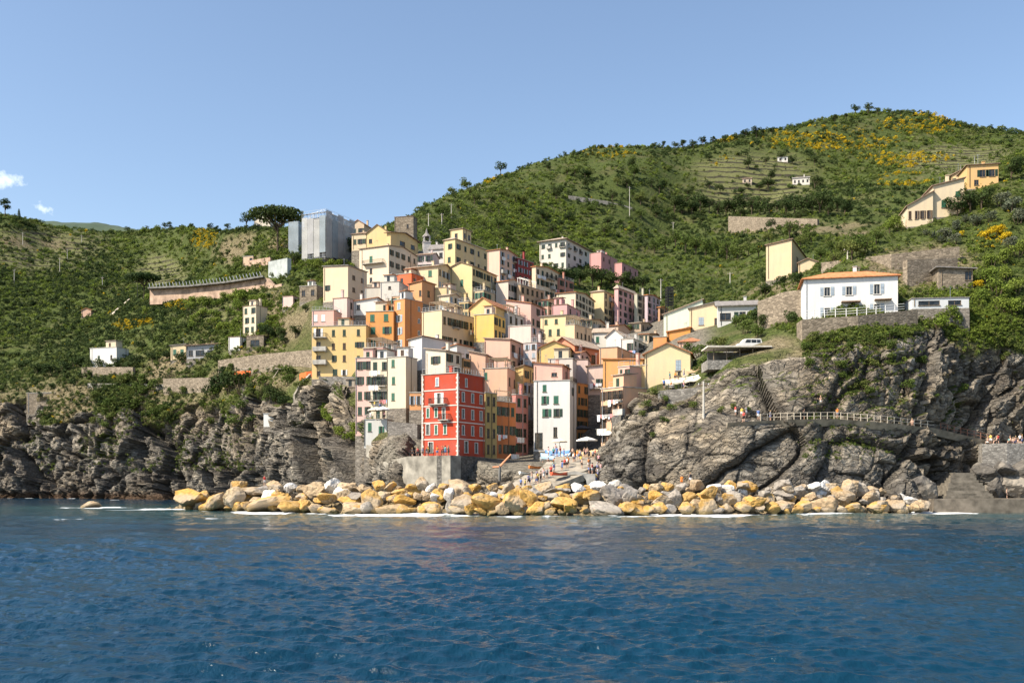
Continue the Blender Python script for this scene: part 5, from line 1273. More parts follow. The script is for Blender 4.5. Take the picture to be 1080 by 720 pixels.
def leaf_cloud(seed, n, blobs, leaf, flat=0.0):
    """n leaf faces spread through a set of blobs (x, y, z, rx, ry, rz)"""
    r = np.random.default_rng(seed)
    b_ = np.array(blobs, float)
    vol = b_[:, 3] * b_[:, 4] * b_[:, 5]
    pick = r.choice(len(b_), n, p=vol ** 0.7 / (vol ** 0.7).sum())
    d = r.normal(size=(n, 3)); d /= np.linalg.norm(d, axis=1, keepdims=True)
    rad = r.uniform(0.35, 1.0, n) ** 0.5
    c = b_[pick, :3] + d * rad[:, None] * b_[pick, 3:]
    nrm_ = d + r.normal(size=(n, 3)) * 0.7; nrm_[:, 2] += 0.35
    nrm_ /= np.linalg.norm(nrm_, axis=1, keepdims=True)
    t = np.cross(nrm_, r.normal(size=(n, 3))); t /= np.linalg.norm(t, axis=1, keepdims=True)
    u = np.cross(nrm_, t)
    s = leaf * r.uniform(0.6, 1.35, n)[:, None]
    V = np.stack([c - t * s, c + u * s * 0.55, c + t * s, c - u * s * 0.55 + nrm_ * s * 0.2], 1).reshape(-1, 3)
    return V


def leaf_mesh(name, V, mat):
    me = bpy.data.meshes.new(name)
    n = len(V)
    me.vertices.add(n); me.vertices.foreach_set('co', V.reshape(-1).astype(np.float32))
    me.loops.add(n); me.loops.foreach_set('vertex_index', np.arange(n, dtype=np.int32))
    me.polygons.add(n // 4)
    me.polygons.foreach_set('loop_start', (np.arange(n // 4) * 4).astype(np.int32)); me.polygons.foreach_set('loop_total', np.full(n // 4, 4, np.int32))
    me.update(calc_edges=True); me.validate()
    me.materials.append(mat)
    return me


def blobs_for(seed, n, R, H0, H1, sq=0.45):
    r = np.random.default_rng(seed)
    out = []
    for i in range(n):
        a = r.uniform(0, 2 * PI); q = R * math.sqrt(r.uniform(0, 1)) * 0.75
        s = R * r.uniform(0.3, 0.58)
        out.append((q * math.cos(a), q * math.sin(a), r.uniform(H0, H1), s, s, s * r.uniform(sq, 1.0)))
    return out


# unit plants (about 1 m radius), scaled when planted
def shrub_protos(tag_, mat, n=110, leaf=0.17):
    return [leaf_mesh('scrub', leaf_cloud(300 + i + hash(tag_) % 1, n, blobs_for(310 + i, 5, 1.0, 0.15, 0.75), leaf), mat) for i in range(4)]
PROTO = {}
def coll(name, meshes):
    c = bpy.data.collections.new(name)
    for i, me in enumerate(meshes):
        o = bpy.data.objects.new(name + '_plant', me); c.objects.link(o)
    return c


def scatter(name, pts, sc, meshes, label=None, squash=1.0):
    me = bpy.data.meshes.new(name)
    n = len(pts)
    me.vertices.add(n); me.vertices.foreach_set('co', np.asarray(pts, np.float32).reshape(-1))
    a = me.attributes.new('sc', 'FLOAT', 'POINT'); a.data.foreach_set('value', np.asarray(sc, np.float32))
    o = put(name, me)
    ng = bpy.data.node_groups.new(name + '_planting', 'GeometryNodeTree')
    ng.interface.new_socket('Geometry', in_out='INPUT', socket_type='NodeSocketGeometry')
    ng.interface.new_socket('Geometry', in_out='OUTPUT', socket_type='NodeSocketGeometry')
    gi = ng.nodes.new('NodeGroupInput'); go = ng.nodes.new('NodeGroupOutput')
    ci_ = ng.nodes.new('GeometryNodeCollectionInfo'); ci_.inputs['Collection'].default_value = coll(name, meshes)
    ci_.inputs['Separate Children'].default_value = True; ci_.inputs['Reset Children'].default_value = True
    ip = ng.nodes.new('GeometryNodeInstanceOnPoints'); ip.inputs['Pick Instance'].default_value = True
    rv = ng.nodes.new('FunctionNodeRandomValue'); rv.data_type = 'FLOAT_VECTOR'; rv.inputs[0].default_value = (-.15, -.15, 0); rv.inputs[1].default_value = (.15, .15, 6.28)
    na = ng.nodes.new('GeometryNodeInputNamedAttribute'); na.data_type = 'FLOAT'; na.inputs[0].default_value = 'sc'
    ng.links.new(gi.outputs[0], ip.inputs['Points']); ng.links.new(ci_.outputs[0], ip.inputs['Instance'])
    ng.links.new(rv.outputs[0], ip.inputs['Rotation']); ng.links.new(na.outputs[0], ip.inputs['Scale'])
    ng.links.new(ip.outputs[0], go.inputs[0])
    md = o.modifiers.new('planting', 'NODES'); md.node_group = ng
    o['kind'] = 'stuff'
    return o


vr_ = np.random.default_rng(77)
VLINE = ([300, 332, 380, 440, 470, 520, 565, 600, 640, 700, 760, 800, 848], [330, 300, 250, 262, 258, 268, 292, 305, 312, 322, 330, 336, 350])
def sample(n, weight):
    """random points of the sheet, roughly even as seen from the sea"""
    i, j = np.meshgrid(np.arange(nr - 14), np.arange(30, nc - 30), indexing='ij')
    i = i.ravel(); j = j.ravel()
    wv = np.clip(np.nan_to_num(np.asarray(weight(i, j), float)), 0, None) * np.clip(np.gradient(cols)[j] / 1.5, 0, 1.2)
    cs = np.cumsum(wv); k = np.searchsorted(cs, vr_.random(n) * cs[-1])
    k = np.clip(k, 0, len(i) - 1)
    return i[k], j[k]
flatv = fbm(P.reshape(-1, 3) / 30.0, 55, 4).reshape(nr, nc)
flatw = fbm(P.reshape(-1, 3) / 60.0, 57, 4).reshape(nr, nc)
inv = (PX > VLINE[0][0]) & (PX < VLINE[0][-1]) & (PY > np.interp(PX, *VLINE) + 4)
base_w = sstep(0.45, 0.75, veg) * (T > 2.2) * (T < 8.25) * (~inv) * (1 - 0.8 * terr) * (1 - 0.55 * dry)
broom = np.maximum.reduce([ell(*e) for e in ((875, 148, 62, 11), (970, 131, 42, 8), (954, 168, 42, 8), (955, 190, 28, 7), (760, 147, 16, 4), (757, 169, 16, 5), (646, 160, 28, 5), (513, 189, 13, 5), (217, 249, 13, 8), (190, 318, 14, 6), (1047, 250, 16, 9), (140, 338, 20, 5))])
darkm = np.clip(np.maximum.reduce([ell(40, 305, 130, 55), ell(740, 155, 60, 14), ell(720, 235, 150, 35), ell(640, 200, 60, 24), ell(640, 300, 90, 20), ell(900, 215, 80, 22)]), 0, 1) * 0.95 + sstep(0.5, 0.62, flatw) * 0.5  # first ellipse darkens the left slope to carry its shade; others are dark woods
lightm = np.maximum.reduce([ell(230, 335, 110, 22), ell(1040, 290, 60, 70), ell(560, 240, 80, 30), ell(330, 275, 30, 14), ell(620, 235, 60, 20)])
def put_scrub(name, n, w, smin, smax, mat, leaf=0.17, nf=110, sq=1):
    i, j = sample(n, w)
    pts = P[i, j] + vr_.normal(size=(len(i), 3)) * np.array([0.5, 1.0, 0.0])[None, :] * (Yg[i, j] / 400)[:, None]
    u = vr_.random(len(i)) ** 2.2
    s = (smin + (smax - smin) * u) * Yg[i, j] / F
    pts[:, 2] -= s * 0.12
    return scatter(name, pts, s, [leaf_mesh(name, leaf_cloud(300 + q, nf, blobs_for(310 + q, 5, 1.0, 0.15, 0.8), leaf), mat) for q in range(4)])
near_k = np.where(Yg < 330, 0.8, 1.0)
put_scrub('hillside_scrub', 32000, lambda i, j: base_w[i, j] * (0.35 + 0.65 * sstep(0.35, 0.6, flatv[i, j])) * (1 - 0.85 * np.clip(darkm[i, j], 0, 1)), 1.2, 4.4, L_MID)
put_scrub('evergreen_maquis_and_shade', 17000, lambda i, j: base_w[i, j] * np.clip(darkm[i, j], 0.05, 1), 1.4, 5.0, L_DARK)  # dark leaves stand in for shade on the left hill, dark woods elsewhere
put_scrub('fresh_green_scrub', 20000, lambda i, j: base_w[i, j] * np.clip(lightm[i, j] * 0.8 + 0.12, 0, 1) * sstep(0.4, 0.6, 1 - flatw[i, j]), 1.1, 4.0, L_LIGHT)
put_scrub('flowering_broom', 3600, lambda i, j: (veg[i, j] > 0.5) * broom[i, j] * sstep(0.36, 0.46, flatv[i, j]) * 1.0 + base_w[i, j] * 0.004, 1.1, 3.0, L_YEL, 0.2, 90)
put_scrub('vine_rows', 2600, lambda i, j: terr[i, j] * (stepface[i, j] < 0.3) * 0.8 * (~inv[i, j]), 0.8, 1.5, L_MID, 0.22, 60)
put_scrub('cliff_tufts', 8000, lambda i, j: (T[i, j] < top_l[j] + 0.3) * (P[i, j, 2] > 8) * sstep(0.4, 0.7, np.abs(n2[i, j, 2])) * sstep(0.46, 0.6, flatv[i, j]) * (~inv[i, j]), 0.8, 2.8, L_MID, 0.2, 70)
put_scrub('dry_grass', 6000, lambda i, j: (dry[i, j] > .3) * 1.0 * (~inv[i, j]) + (T[i, j] < top_l[j] + 0.9) * (T[i, j] > 1.5) * (P[i, j, 2] > 6) * sstep(0.3, 0.7, np.abs(n2[i, j, 2])) * (~inv[i, j]) * 0.5, 0.6, 1.8, L_DRY, 0.2, 50)

# ------------------------------------------------------------------ trees one can tell apart
def limbs(mb, seed, h, r0, n, spread, lo):
    r = random.Random(seed)
    mb.tube((0, 0, -1.0), (r.uniform(-.06, .06) * h, r.uniform(-.05, .05) * h, h * lo), r0, r0 * .75, 7)
    top = Vector((0, 0, h * lo))
    for i in range(n):
        a = 2 * PI * i / n + r.uniform(-.4, .4)
        e = Vector((math.cos(a) * spread * r.uniform(.5, .9), math.sin(a) * spread * r.uniform(.5, .9), h * r.uniform(.7, .92)))
        m_ = top.lerp(e, .5) + Vector((0, 0, h * .04))
        mb.tube(top - Vector((0, 0, .1 * h * r.random())), m_, r0 * .55, r0 * .35, 5); mb.tube(m_, e, r0 * .35, r0 * .12, 5)


TREES = {}
def tree_kind(kind, variants, mat):
    out = []
    for i in range(variants):
        sd = 500 + i * 7 + len(kind)
        t = MB()
        if kind == 'broadleaf_tree':       # height 1
            limbs(t, sd, 1.0, .035, 6, .38, .38); V = leaf_cloud(sd, 900, blobs_for(sd, 13, .48, .42, .86, .6), .042)
        elif kind == 'umbrella_pine':
            limbs(t, sd, 1.0, .028, 9, .62, .55); V = leaf_cloud(sd, 1800, [(.6 * math.sqrt(q / 22) * math.cos(q * 2.4), .6 * math.sqrt(q / 22) * math.sin(q * 2.4), .86 - .09 * (q / 22), .2, .2, .085) for q in range(22)], .042)
        elif kind == 'pine_tree':
            limbs(t, sd, 1.0, .03, 7, .3, .45); V = leaf_cloud(sd, 700, blobs_for(sd, 9, .4, .5, .92, .4), .04)
        elif kind == 'cypress_tree':
            t.tube((0, 0, -1), (0, 0, .8), .03, .01); V = leaf_cloud(sd, 600, [(0, 0, .12 + .1 * q, .15 * math.sin(min(1, (q + 2) / 5) * PI / 2) * (1 - (q / 9.5) ** 3), .15 * (1 - (q / 9.5) ** 3), .1) for q in range(9)], .035)
        elif kind == 'shrub':
            for q in range(5): t.tube((0, 0, -.4), (.3 * math.cos(q * 1.3), .3 * math.sin(q * 1.3), .5), .03, .012, 5)
            V = leaf_cloud(sd, 650, blobs_for(sd, 9, .62, .2, .78, .55), .06)
        elif kind == 'palm_tree':
            t.tube((0, 0, -1), (.03, 0, .62), .05, .04, 8)
            V = []
            for q in range(22):
                a = q * 2.4; el = .9 - 1.3 * q / 22; p0 = Vector((.03, 0, .62)); d = Vector((math.cos(a), math.sin(a), 0))
                for s_ in range(7):
                    u0 = s_ / 7; u1 = (s_ + 1) / 7
                    f_ = lambda u: p0 + d * (.42 * u) + Vector((0, 0, .34 * u * math.sin(el) + .10 * u - .30 * u * u))
                    a0, a1 = f_(u0), f_(u1); sd_ = Vector((-d.y, d.x, 0)) * .045 * (1 - u0 * .7)
                    V += [a0 - sd_, a0 + sd_ * .2 + Vector((0, 0, .01)), a1 + sd_, a1 - sd_ * .2]
            V = np.array([tuple(v) for v in V])
        elif kind == 'agave':
            t.tube((0, 0, -.4), (0, 0, .12), .1, .06, 6); V = []
            for q in range(26):
                a = q * 2.4; el = .25 + 1.1 * (q / 26); d = Vector((math.cos(a) * math.cos(el), math.sin(a) * math.cos(el), math.sin(el)))
                s_ = Vector((-math.sin(a), math.cos(a), 0)) * .07; b0 = Vector((0, 0, .05)); mid = b0 + d * .45; tip = b0 + d * .85 - Vector((0, 0, .08))
                V += [b0 - s_ * .6, b0 + s_ * .6, mid + s_, mid - s_]; V += [mid - s_, mid + s_, tip + s_ * .05, tip - s_ * .05]
            V = np.array([tuple(v) for v in V])
        out.append((t.mesh('trunk', M_BARK), leaf_mesh('crown', np.asarray(V), mat)))
    TREES[(kind, mat.name)] = out
PART = {'shrub': ('stems', 'foliage'), 'agave': ('stem', 'leaves'), 'palm_tree': ('trunk', 'fronds')}
def plant(kind, mat, px, py, hpx, label, group=None, wide=1.0, cat=None, Y=None):
    if (kind, mat.name) not in TREES: tree_kind(kind, 3 if kind not in ('umbrella_pine', 'palm_tree', 'agave') else 1, mat)
    p = None
    q = py
    while p is None and q < py + 25:
        p = hit(px, q); q += 1.0
    if Y: p = at(px, py, Y)
    if p is None: return None
    tk, cr = random.choice(TREES[(kind, mat.name)])
    s = hpx * p.y / F
    o = empty(kind, p, random.uniform(0, 6.28), label, cat or {'shrub': 'shrub', 'agave': 'agave'}.get(kind, 'tree'), group)
    o.scale = (s * wide, s * wide, s)
    a, b_ = PART.get(kind, ('trunk', 'crown'))
    put(a, tk, o); put(b_, cr, o)
    return o


plant('umbrella_pine', L_DARK, 292, 268, 52, 'big umbrella pine with flat dark crown beside the scaffolded building', wide=.84)
plant('palm_tree', L_OLIVE, 398, 263, 22, 'small palm in front of the yellow gabled house below the castle')
for (px, py, h, k, lab) in ((260, 243, 18, 'pine_tree', 'small pine standing alone on the ridge left of the umbrella pine'), (528, 183, 16, 'pine_tree', 'lone dark pine on the crest of the green hill'),
        (6, 226, 18, 'pine_tree', 'taller pine at the far left end of the skyline'), (20, 226, 11, 'cypress_tree', 'short dark tree right of the tallest left skyline pine'),
        (152, 318, 32, 'umbrella_pine', 'broad dark pine left of the railway gallery')):
    plant(k, L_DARK, px, py, h, lab, wide=.8 if k == 'umbrella_pine' else 1)
# trees in groups: (kind, leaves, label, group, [(px, py, height px)])
R_ = random.Random(3)
GROUPS = [
 ('pine_tree', L_DARK, 'small dark pine in the row along the left ridge', 'pines along the left ridge', [(174, 242, 8), (179, 243, 9), (202, 241, 7), (222, 242, 8), (228, 243, 9), (240, 243, 8), (134, 244, 7)]),
 ('pine_tree', L_DARK, 'dark pine on the skyline of the big broom covered hill', 'pines on the big hill skyline', [(690, 158, 9), (700, 157, 8), (712, 157, 9), (720, 156, 10), (731, 155, 9), (741, 154, 12), (752, 153, 9), (764, 150, 9), (775, 149, 9), (786, 147, 10), (797, 147, 15), (804, 144, 8), (814, 143, 8), (870, 134, 7), (880, 130, 9), (892, 126, 7), (902, 122, 11), (916, 121, 12), (926, 121, 9), (938, 121, 7), (950, 122, 7), (963, 123, 6), (980, 127, 7), (1000, 131, 6), (1022, 138, 6), (1036, 141, 7)]),
 ('broadleaf_tree', L_DARK, 'dark round tree under the big hillside villa', 'trees under the hillside villa', [(590, 300, 18), (602, 303, 20), (612, 302, 20), (625, 304, 24), (634, 303, 22), (645, 305, 20), (656, 304, 18), (668, 306, 17), (678, 306, 16), (560, 292, 14), (575, 296, 15)]),
 ('broadleaf_tree', L_DARK, 'dark green tree in the belt above the stone road wall', 'trees above the road wall', [(px, 226 + R_.uniform(-3, 3), R_.uniform(14, 22)) for px in range(712, 900, 9)]),
 ('broadleaf_tree', L_MID, 'green tree below the stone road wall', 'trees below the road wall', [(px, 262 + R_.uniform(-12, 16), R_.uniform(13, 22)) for px in range(690, 905, 11)]),
 ('broadleaf_tree', L_MID, 'bushy green tree high on the main green hillside', 'trees on the main hillside', [(R_.uniform(450, 720), R_.uniform(185, 255), R_.uniform(8, 15)) for _ in range(46)]),
 ('broadleaf_tree', L_DARK, 'dark evergreen in the shady folds of the main hillside', 'evergreens on the main hillside', [(R_.uniform(560, 880), R_.uniform(170, 250), R_.uniform(8, 15)) for _ in range(44)]),
 ('broadleaf_tree', L_MID, 'green tree below the turreted house', 'trees below the turreted house', [(463, 283, 14), (470, 284, 16), (478, 283, 15), (486, 286, 12), (466, 272, 9)]),
 ('broadleaf_tree', L_DARK, 'dark garden tree beneath the scaffolded building', 'trees under the scaffolding', [(322, 272, 16), (330, 274, 18), (346, 274, 16), (356, 276, 14), (367, 272, 14), (376, 270, 20), (310, 280, 14)]),
 ('shrub', L_LIGHT, 'light green shrub on the garden terrace under the scaffolded building', 'shrubs under the scaffolding', [(325, 282, 10), (336, 283, 11), (347, 283, 11), (358, 283, 10), (368, 284, 11), (332, 276, 8), (344, 276, 8)]),
 ('broadleaf_tree', L_MID, 'tree growing over the right end of the stone walled slope', 'trees on the walled slope', [(902, 262, 18), (891, 268, 14), (912, 270, 22), (924, 258, 16), (880, 280, 14)]),
 ('broadleaf_tree', L_LIGHT, 'fresh green tree beside the long cream farmhouse', 'trees beside the farmhouse', [(946, 244, 18), (938, 246, 14), (1004, 214, 14), (1014, 206, 13)]),
 ('broadleaf_tree', L_DARK, 'dense dark tree right of the long cream farmhouse', 'dark trees right of the farmhouse', [(1022, 224, 26), (1036, 222, 24), (1010, 228, 22), (1068, 190, 22), (1076, 182, 18)]),
 ('shrub', L_LIGHT, 'bright green shrub on the slope right of the stone terraces', 'shrubs right of the terraces', [(1040, 300, 18), (1052, 312, 20), (1062, 296, 18), (1072, 310, 20), (1046, 282, 15), (1060, 278, 16), (1074, 270, 18), (1036, 318, 14), (998, 340, 20), (990, 346, 16), (1008, 344, 18), (1055, 330, 18), (1070, 332, 18)]),
 ('shrub', L_YEL, 'shrub covered with yellow flowers on the right slope', 'flowering shrubs on the right slope', [(1040, 252, 11), (1050, 249, 12), (1060, 254, 11), (1030, 304, 9), (1015, 250, 7)]),
 ('shrub', L_OLIVE, 'silvery grey shrub on the right slope', 'silvery shrubs on the right slope', [(1066, 224, 18), (1055, 218, 16), (1074, 236, 18), (1030, 238, 14), (1044, 234, 12), (1064, 262, 13), (998, 252, 13), (1010, 244, 12), (1006, 258, 12)]),
 ('shrub', L_DARK, 'dark rounded shrub between the stone walls left of the white villa', 'shrubs left of the white villa', [(812, 300, 14), (822, 304, 14), (838, 300, 13), (846, 288, 12), (806, 312, 14), (818, 340, 16), (832, 342, 16), (808, 346, 15), (798, 340, 13), (868, 288, 10)]),
 ('agave', L_OLIVE, 'pale spiky agave on the slope below the long farmhouse', 'agaves on the right slope', [(985, 252, 12), (992, 256, 11), (1018, 234, 11), (976, 248, 9)]),
 ('shrub', L_DARK, 'dark shrub on the slope below the stone terrace wall', 'dark shrubs under the terrace wall', [(230, 408, 18), (242, 412, 24), (254, 412, 22), (238, 400, 16), (262, 406, 16), (224, 418, 16), (270, 416, 14), (285, 420, 16), (292, 424, 16), (299, 428, 13)]),
 ('shrub', L_MID, 'green shrub on the ledges of the left cliff', 'shrubs on the left cliff ledges', [(R_.uniform(70, 330), R_.uniform(392, 452), R_.uniform(8, 15)) for _ in range(40)]),
 ('shrub', L_LIGHT, 'light green shrub on the bank below the railway gallery', 'shrubs under the railway gallery', [(R_.uniform(150, 290), R_.uniform(316, 352), R_.uniform(8, 14)) for _ in range(34)]),
 ('shrub', L_DARK, 'dark bush around the small white house on the left slope', 'bushes around the white cubic house', [(97, 390, 16), (104, 391, 14), (126, 390, 14), (134, 392, 13), (88, 384, 10), (142, 384, 12), (80, 388, 13), (68, 392, 12), (55, 396, 13), (40, 394, 12), (24, 390, 12)]),
 ('shrub', L_LIGHT, 'green shrub at the foot of the slim pink house', 'shrubs at the foot of the pink house', [(346, 444, 16), (354, 448, 20), (363, 450, 18), (372, 458, 14), (356, 462, 14), (368, 466, 12), (342, 436, 12)]),
 ('shrub', L_MID, 'scrubby bush on the promontory rock below the cream gable', 'bushes on the promontory', [(690, 418, 10), (700, 424, 9), (682, 430, 9), (708, 434, 9), (716, 412, 8), (676, 440, 8), (730, 432, 10), (742, 386, 12), (748, 378, 14), (736, 376, 14), (728, 372, 12), (752, 366, 12), (738, 392, 10), (690, 462, 7), (700, 446, 8), (760, 436, 9), (775, 432, 8), (787, 436, 8)]),
 ('shrub', L_MID, 'green bush rooted on the right hand cliff', 'bushes on the right cliff', [(R_.uniform(850, 1075), R_.uniform(356, 425), R_.uniform(7, 13)) for _ in range(34)]),
 ('shrub', L_MID, 'small green bush between the village roofs', 'bushes between the roofs', [(648, 352, 10), (655, 352, 10), (662, 351, 9), (540, 308, 9), (487, 316, 9), (560, 336, 8), (764, 366, 12), (786, 352, 16), (800, 356, 16), (778, 344, 14), (330, 312, 10), (340, 322, 9)]),
 ('broadleaf_tree', L_DARK, 'dark garden tree by the walls left of the yellow apartment house', 'trees left of the yellow house', [(283, 360, 18), (296, 358, 14), (312, 356, 13), (300, 364, 12), (322, 330, 10), (176, 382, 14), (192, 384, 14), (150, 370, 11), (160, 382, 12)]),
]
for kind, mat, lab, grp, pts in GROUPS:
    for (px, py, h_) in pts:
        plant(kind, mat, px, py, h_, lab, grp, wide=random.uniform(.9, 1.25))
# ------------------------------------------------------------------ walls, quay, slipway, bridge
def snapped(pts):
    out = []
    for (px, a_, b_, Y) in pts:
        h_ = hit(px, b_)
        out.append((px, a_, b_, h_.y if h_ else Y))
    ys = [q[3] for q in out]; med = sorted(ys)[len(ys) // 2]
    return [(p, a_, b_, min(max(y, med - 25), med + 25)) for (p, a_, b_, y) in out]


def wall(label, pts, mat, th=0.9, name='retaining_wall', cat='wall', group=None, cap=None, snap=False):
    """pts: (photo column, top row, bottom row, depth)"""
    if snap: pts = snapped(pts)
    mb = MB(); T_, B_ = [], []
    for (px, a_, b_, Y) in pts:
        t = at(px, a_, Y); T_.append(t); B_.append(Vector((t.x, t.y, at(px, b_, Y).z - 1.0)))
    for i in range(len(pts) - 1):
        off = Vector((0, 0, 0)); d = T_[i + 1] - T_[i]
        n_ = Vector((-d.y, d.x, 0)).normalized() * th
        if n_.y < 0: n_ = -n_
        a, b_, c, d_ = B_[i], B_[i + 1], B_[i + 1] + n_, B_[i] + n_
        mb.hexa([a, b_, c, d_, T_[i], T_[i + 1], T_[i + 1] + n_, T_[i] + n_])
    base = B_[0].copy()
    o = MB(); o.v = [tuple(Vector(v) - base) for v in mb.v]; o.f = mb.f; o.m = mb.m
    ob = o.build(name, mat); ob.location = base
    return tag(ob, label, cat, group)


M_SEAW = plain('pale_sea_wall_concrete', (0.29, 0.265, 0.22), 0.9, 0.5, 0.5)
M_PINKW = plain('pinkish_wall_render', (0.38, 0.27, 0.20), 0.9, 0.45, 0.4)
wall('pale concrete sea wall below the terrace left of the red house', [(404, 487, 520, 188), (430, 481, 520, 180), (475, 480, 520, 174.5)], M_SEAW, 3)
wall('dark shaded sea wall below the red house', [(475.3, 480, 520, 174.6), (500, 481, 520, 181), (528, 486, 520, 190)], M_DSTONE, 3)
wall('rough stone wall beside the low grey terrace house', [(409, 444, 478, 203), (440, 447, 482, 202)], M_GSTONE, 3)
wall('sloping pale path wall from the grey terrace house to the red house', [(386, 469, 476, 204.5), (410, 476, 486, 196), (442, 486, 494, 184)], M_SEAW, 1.2)
wall('brown stone wall at the cliff edge under the yellow apartment house', [(336, 397, 406, 247), (388, 397, 410, 245)], M_GSTONE, 1.5)
wall('stone terrace wall under the white seaside villa', [(846, 337, 356, 168), (905, 333, 358, 167.5), (968, 326, 352, 170)], M_STONE, 4)
wall('tall brown stone wall left of the white seaside villa', [(799, 318, 352, 190), (826, 308, 350, 186), (849, 305, 345, 184)], M_STONE, 1.5)
wall('stone terrace wall above the low white garage', [(957, 274, 318, 186), (1010, 272, 312, 188)], M_STONE, 1.5)
wall('upper dry stone wall on the slope behind the white villa', [(866, 277, 290, 205), (940, 268, 284, 203), (1012, 260, 276, 200)], M_STONE, 1, snap=True)
wall('long stone terrace wall below the garden sheds on the left', [(230, 380, 396, 312), (270, 374, 394, 306), (335, 368, 386, 300)], M_STONE, 1, snap=True)
wall('lower stone wall with pale face on the left slope', [(172, 399, 416, 318), (222, 398, 412, 312)], M_STONE, 1, snap=True)
wall('stone wall of the hairpin road on the green hill', [(768, 228, 244, 520), (800, 229, 243, 512), (862, 231, 240, 500)], M_STONE, 2, snap=True)
wall('grey road wall high on the slope below the farmhouse gardens', [(600, 206, 210, 600), (640, 212, 216, 590), (668, 219, 222, 580)], M_GSTONE, 2, snap=True)
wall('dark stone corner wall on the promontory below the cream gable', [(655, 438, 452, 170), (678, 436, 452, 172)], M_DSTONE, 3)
wall('smooth concrete wall slanting down beside the canyon houses', [(650, 455, 488, 166), (662, 450, 480, 165), (680, 449, 476, 164.5)], M_SEAW, 3)
wall('stone wall under the small white house on the left slope', [(86, 387, 398, 339), (140, 387, 398, 339)], M_STONE, 1, snap=True)
wall('long grey wall on the ledge above the left cliff', [(92, 404, 409, 334), (172, 405, 410, 324)], M_GSTONE, 1, snap=True)
wall('grey concrete wall below the rock fall nets left of the scaffolding', [(283, 276, 292, 372), (303, 272, 292, 366)], plain('grey_rock_net', (0.36, 0.39, 0.38), .9, .3, .3), 1.5, snap=True)
wall('brick coloured wall above the railway gallery', [(262, 275, 281, 384), (285, 271, 280, 380)], M_PINKW, 1, snap=True)
# railway gallery on the left slope
g = empty('railway_gallery', at(160, 312, 400), 0, 'long railway gallery with pinkish wall and overhanging slab roof on the left slope', 'gallery')
def gal(name, pts, d0, d1, t0, t1, mat, mats=None):
    mb = MB(); o0 = Vector(g.location)
    for i in range(len(pts) - 1):
        (pa, ya, Ya), (pb, yb_, Yb) = pts[i], pts[i + 1]
        A, B = at(pa, ya, Ya) - o0, at(pb, yb_, Yb) - o0
        def q(p, dy, dz): return (p.x, p.y + dy, p.z + dz)
        mb.hexa([q(A, d0, t0), q(B, d0, t0), q(B, d1, t0), q(A, d1, t0), q(A, d0, t1), q(B, d0, t1), q(B, d1, t1), q(A, d1, t1)])
    return mb.build(name, mat, g)
GP = [(158, 305, 392), (200, 303, 380), (240, 299, 366), (279, 293, 352)]
gal('wall', GP, 0, 1.0, -6, -.2, M_PINKW); gal('roof', GP, -2.4, 5, -.2, .35, C_DCONC)
mb = MB(); o0 = Vector(g.location)
for i in range(34):
    px = 160 + 117 * i / 33; py = float(np.interp(px, [p[0] for p in GP], [p[1] for p in GP])); Y = float(np.interp(px, [p[0] for p in GP], [p[2] for p in GP]))
    A = at(px, py, Y) - o0 + Vector((0, -2.0, .35)); mb.tube(A, A + Vector((-1.2, 2.4, 2.0)), .12, n=4)
mb.build('roof_struts', C_STEEL, g)
wall('stepped end wall of the railway gallery with pale posts', [(280, 293, 306, 351), (288, 301, 308, 346), (297, 299, 307, 342)], M_PINKW, 1.5)
# quay at the right
mb = MB(); a, b_ = at(985, 540, 148), at(1260, 540, 148)
mb.hexa([(a.x, 148, -3), (b_.x, 148, -3), (b_.x, 157, -3), (a.x + 1.2, 157, -3), (a.x, 148, 2.05), (b_.x, 148, 2.05), (b_.x, 157, 2.05), (a.x + 1.2, 157, 2.05)])
q = mb.build('quay', plain('quay_stone', (0.16, 0.135, 0.105), .9, .5, .7)); q['kind'] = 'structure'
mb = MB()
for i in range(10):
    x0 = (992 - CX) / F * 152 + i * .45; z0 = 2.05 + i * .40
    mb.box(x0 + .1 * math.sin(i * 2.3), (1036 - CX) / F * 154 + .2 * math.sin(i * 1.7), 150.4 + i * .75, 160.0, z0 - (.38 if i else .1), z0 + .40)
tag(mb.build('stone_steps', plain('worn_step_stone', (.17, .15, .12), .95, .5, .9)), 'broad worn stone steps rising from the quay at the right', 'steps')
# platform for bathers, with its wall
wall('rough grey rock platform wall under the bathers on the right', [(1036, 468, 520, 161.5), (1062, 467, 524, 160.6), (1096, 468, 526, 161)], M_GSTONE, 8)
# walkway along the right cliff
WK = [(770, 446, 156.5), (800, 444, 156), (840, 442.5, 155.6), (880, 442, 155.8), (930, 446, 156.5), (985, 452, 157.5), (1010, 458, 158), (1045, 466, 160)]
WKd = []
for px in range(766, 1050, 7):
    py = float(np.interp(px, [p[0] for p in WK], [p[1] for p in WK])); hh = [hit(px + dx, py + 1) for dx in (-8, -4, 0, 4, 8)]
    WKd.append([px, py, sum(h_.y for h_ in hh) / 5])
for _ in range(3):
    for i in range(1, len(WKd) - 1): WKd[i][2] = (WKd[i - 1][2] + 2 * WKd[i][2] + WKd[i + 1][2]) / 4
WK = [tuple(p) for p in WKd]
mb = MB()
for i in range(len(WK) - 1):
    A, B = at(*WK[i]), at(*WK[i + 1])
    lo = 1.1
    mb.hexa([(A.x, A.y - .2, A.z - lo), (B.x, B.y - .2, B.z - lo), (B.x, B.y + 4.5, B.z - lo), (A.x, A.y + 4.5, A.z - lo), (A.x, A.y - 1.0, A.z), (B.x, B.y - 1.0, B.z), (B.x, B.y + 4.5, B.z), (A.x, A.y + 4.5, A.z)])
wk = mb.build('footpath', plain('worn_path_stone', (.30, .26, .20), .95, .45, .7)); wk['kind'] = 'structure'


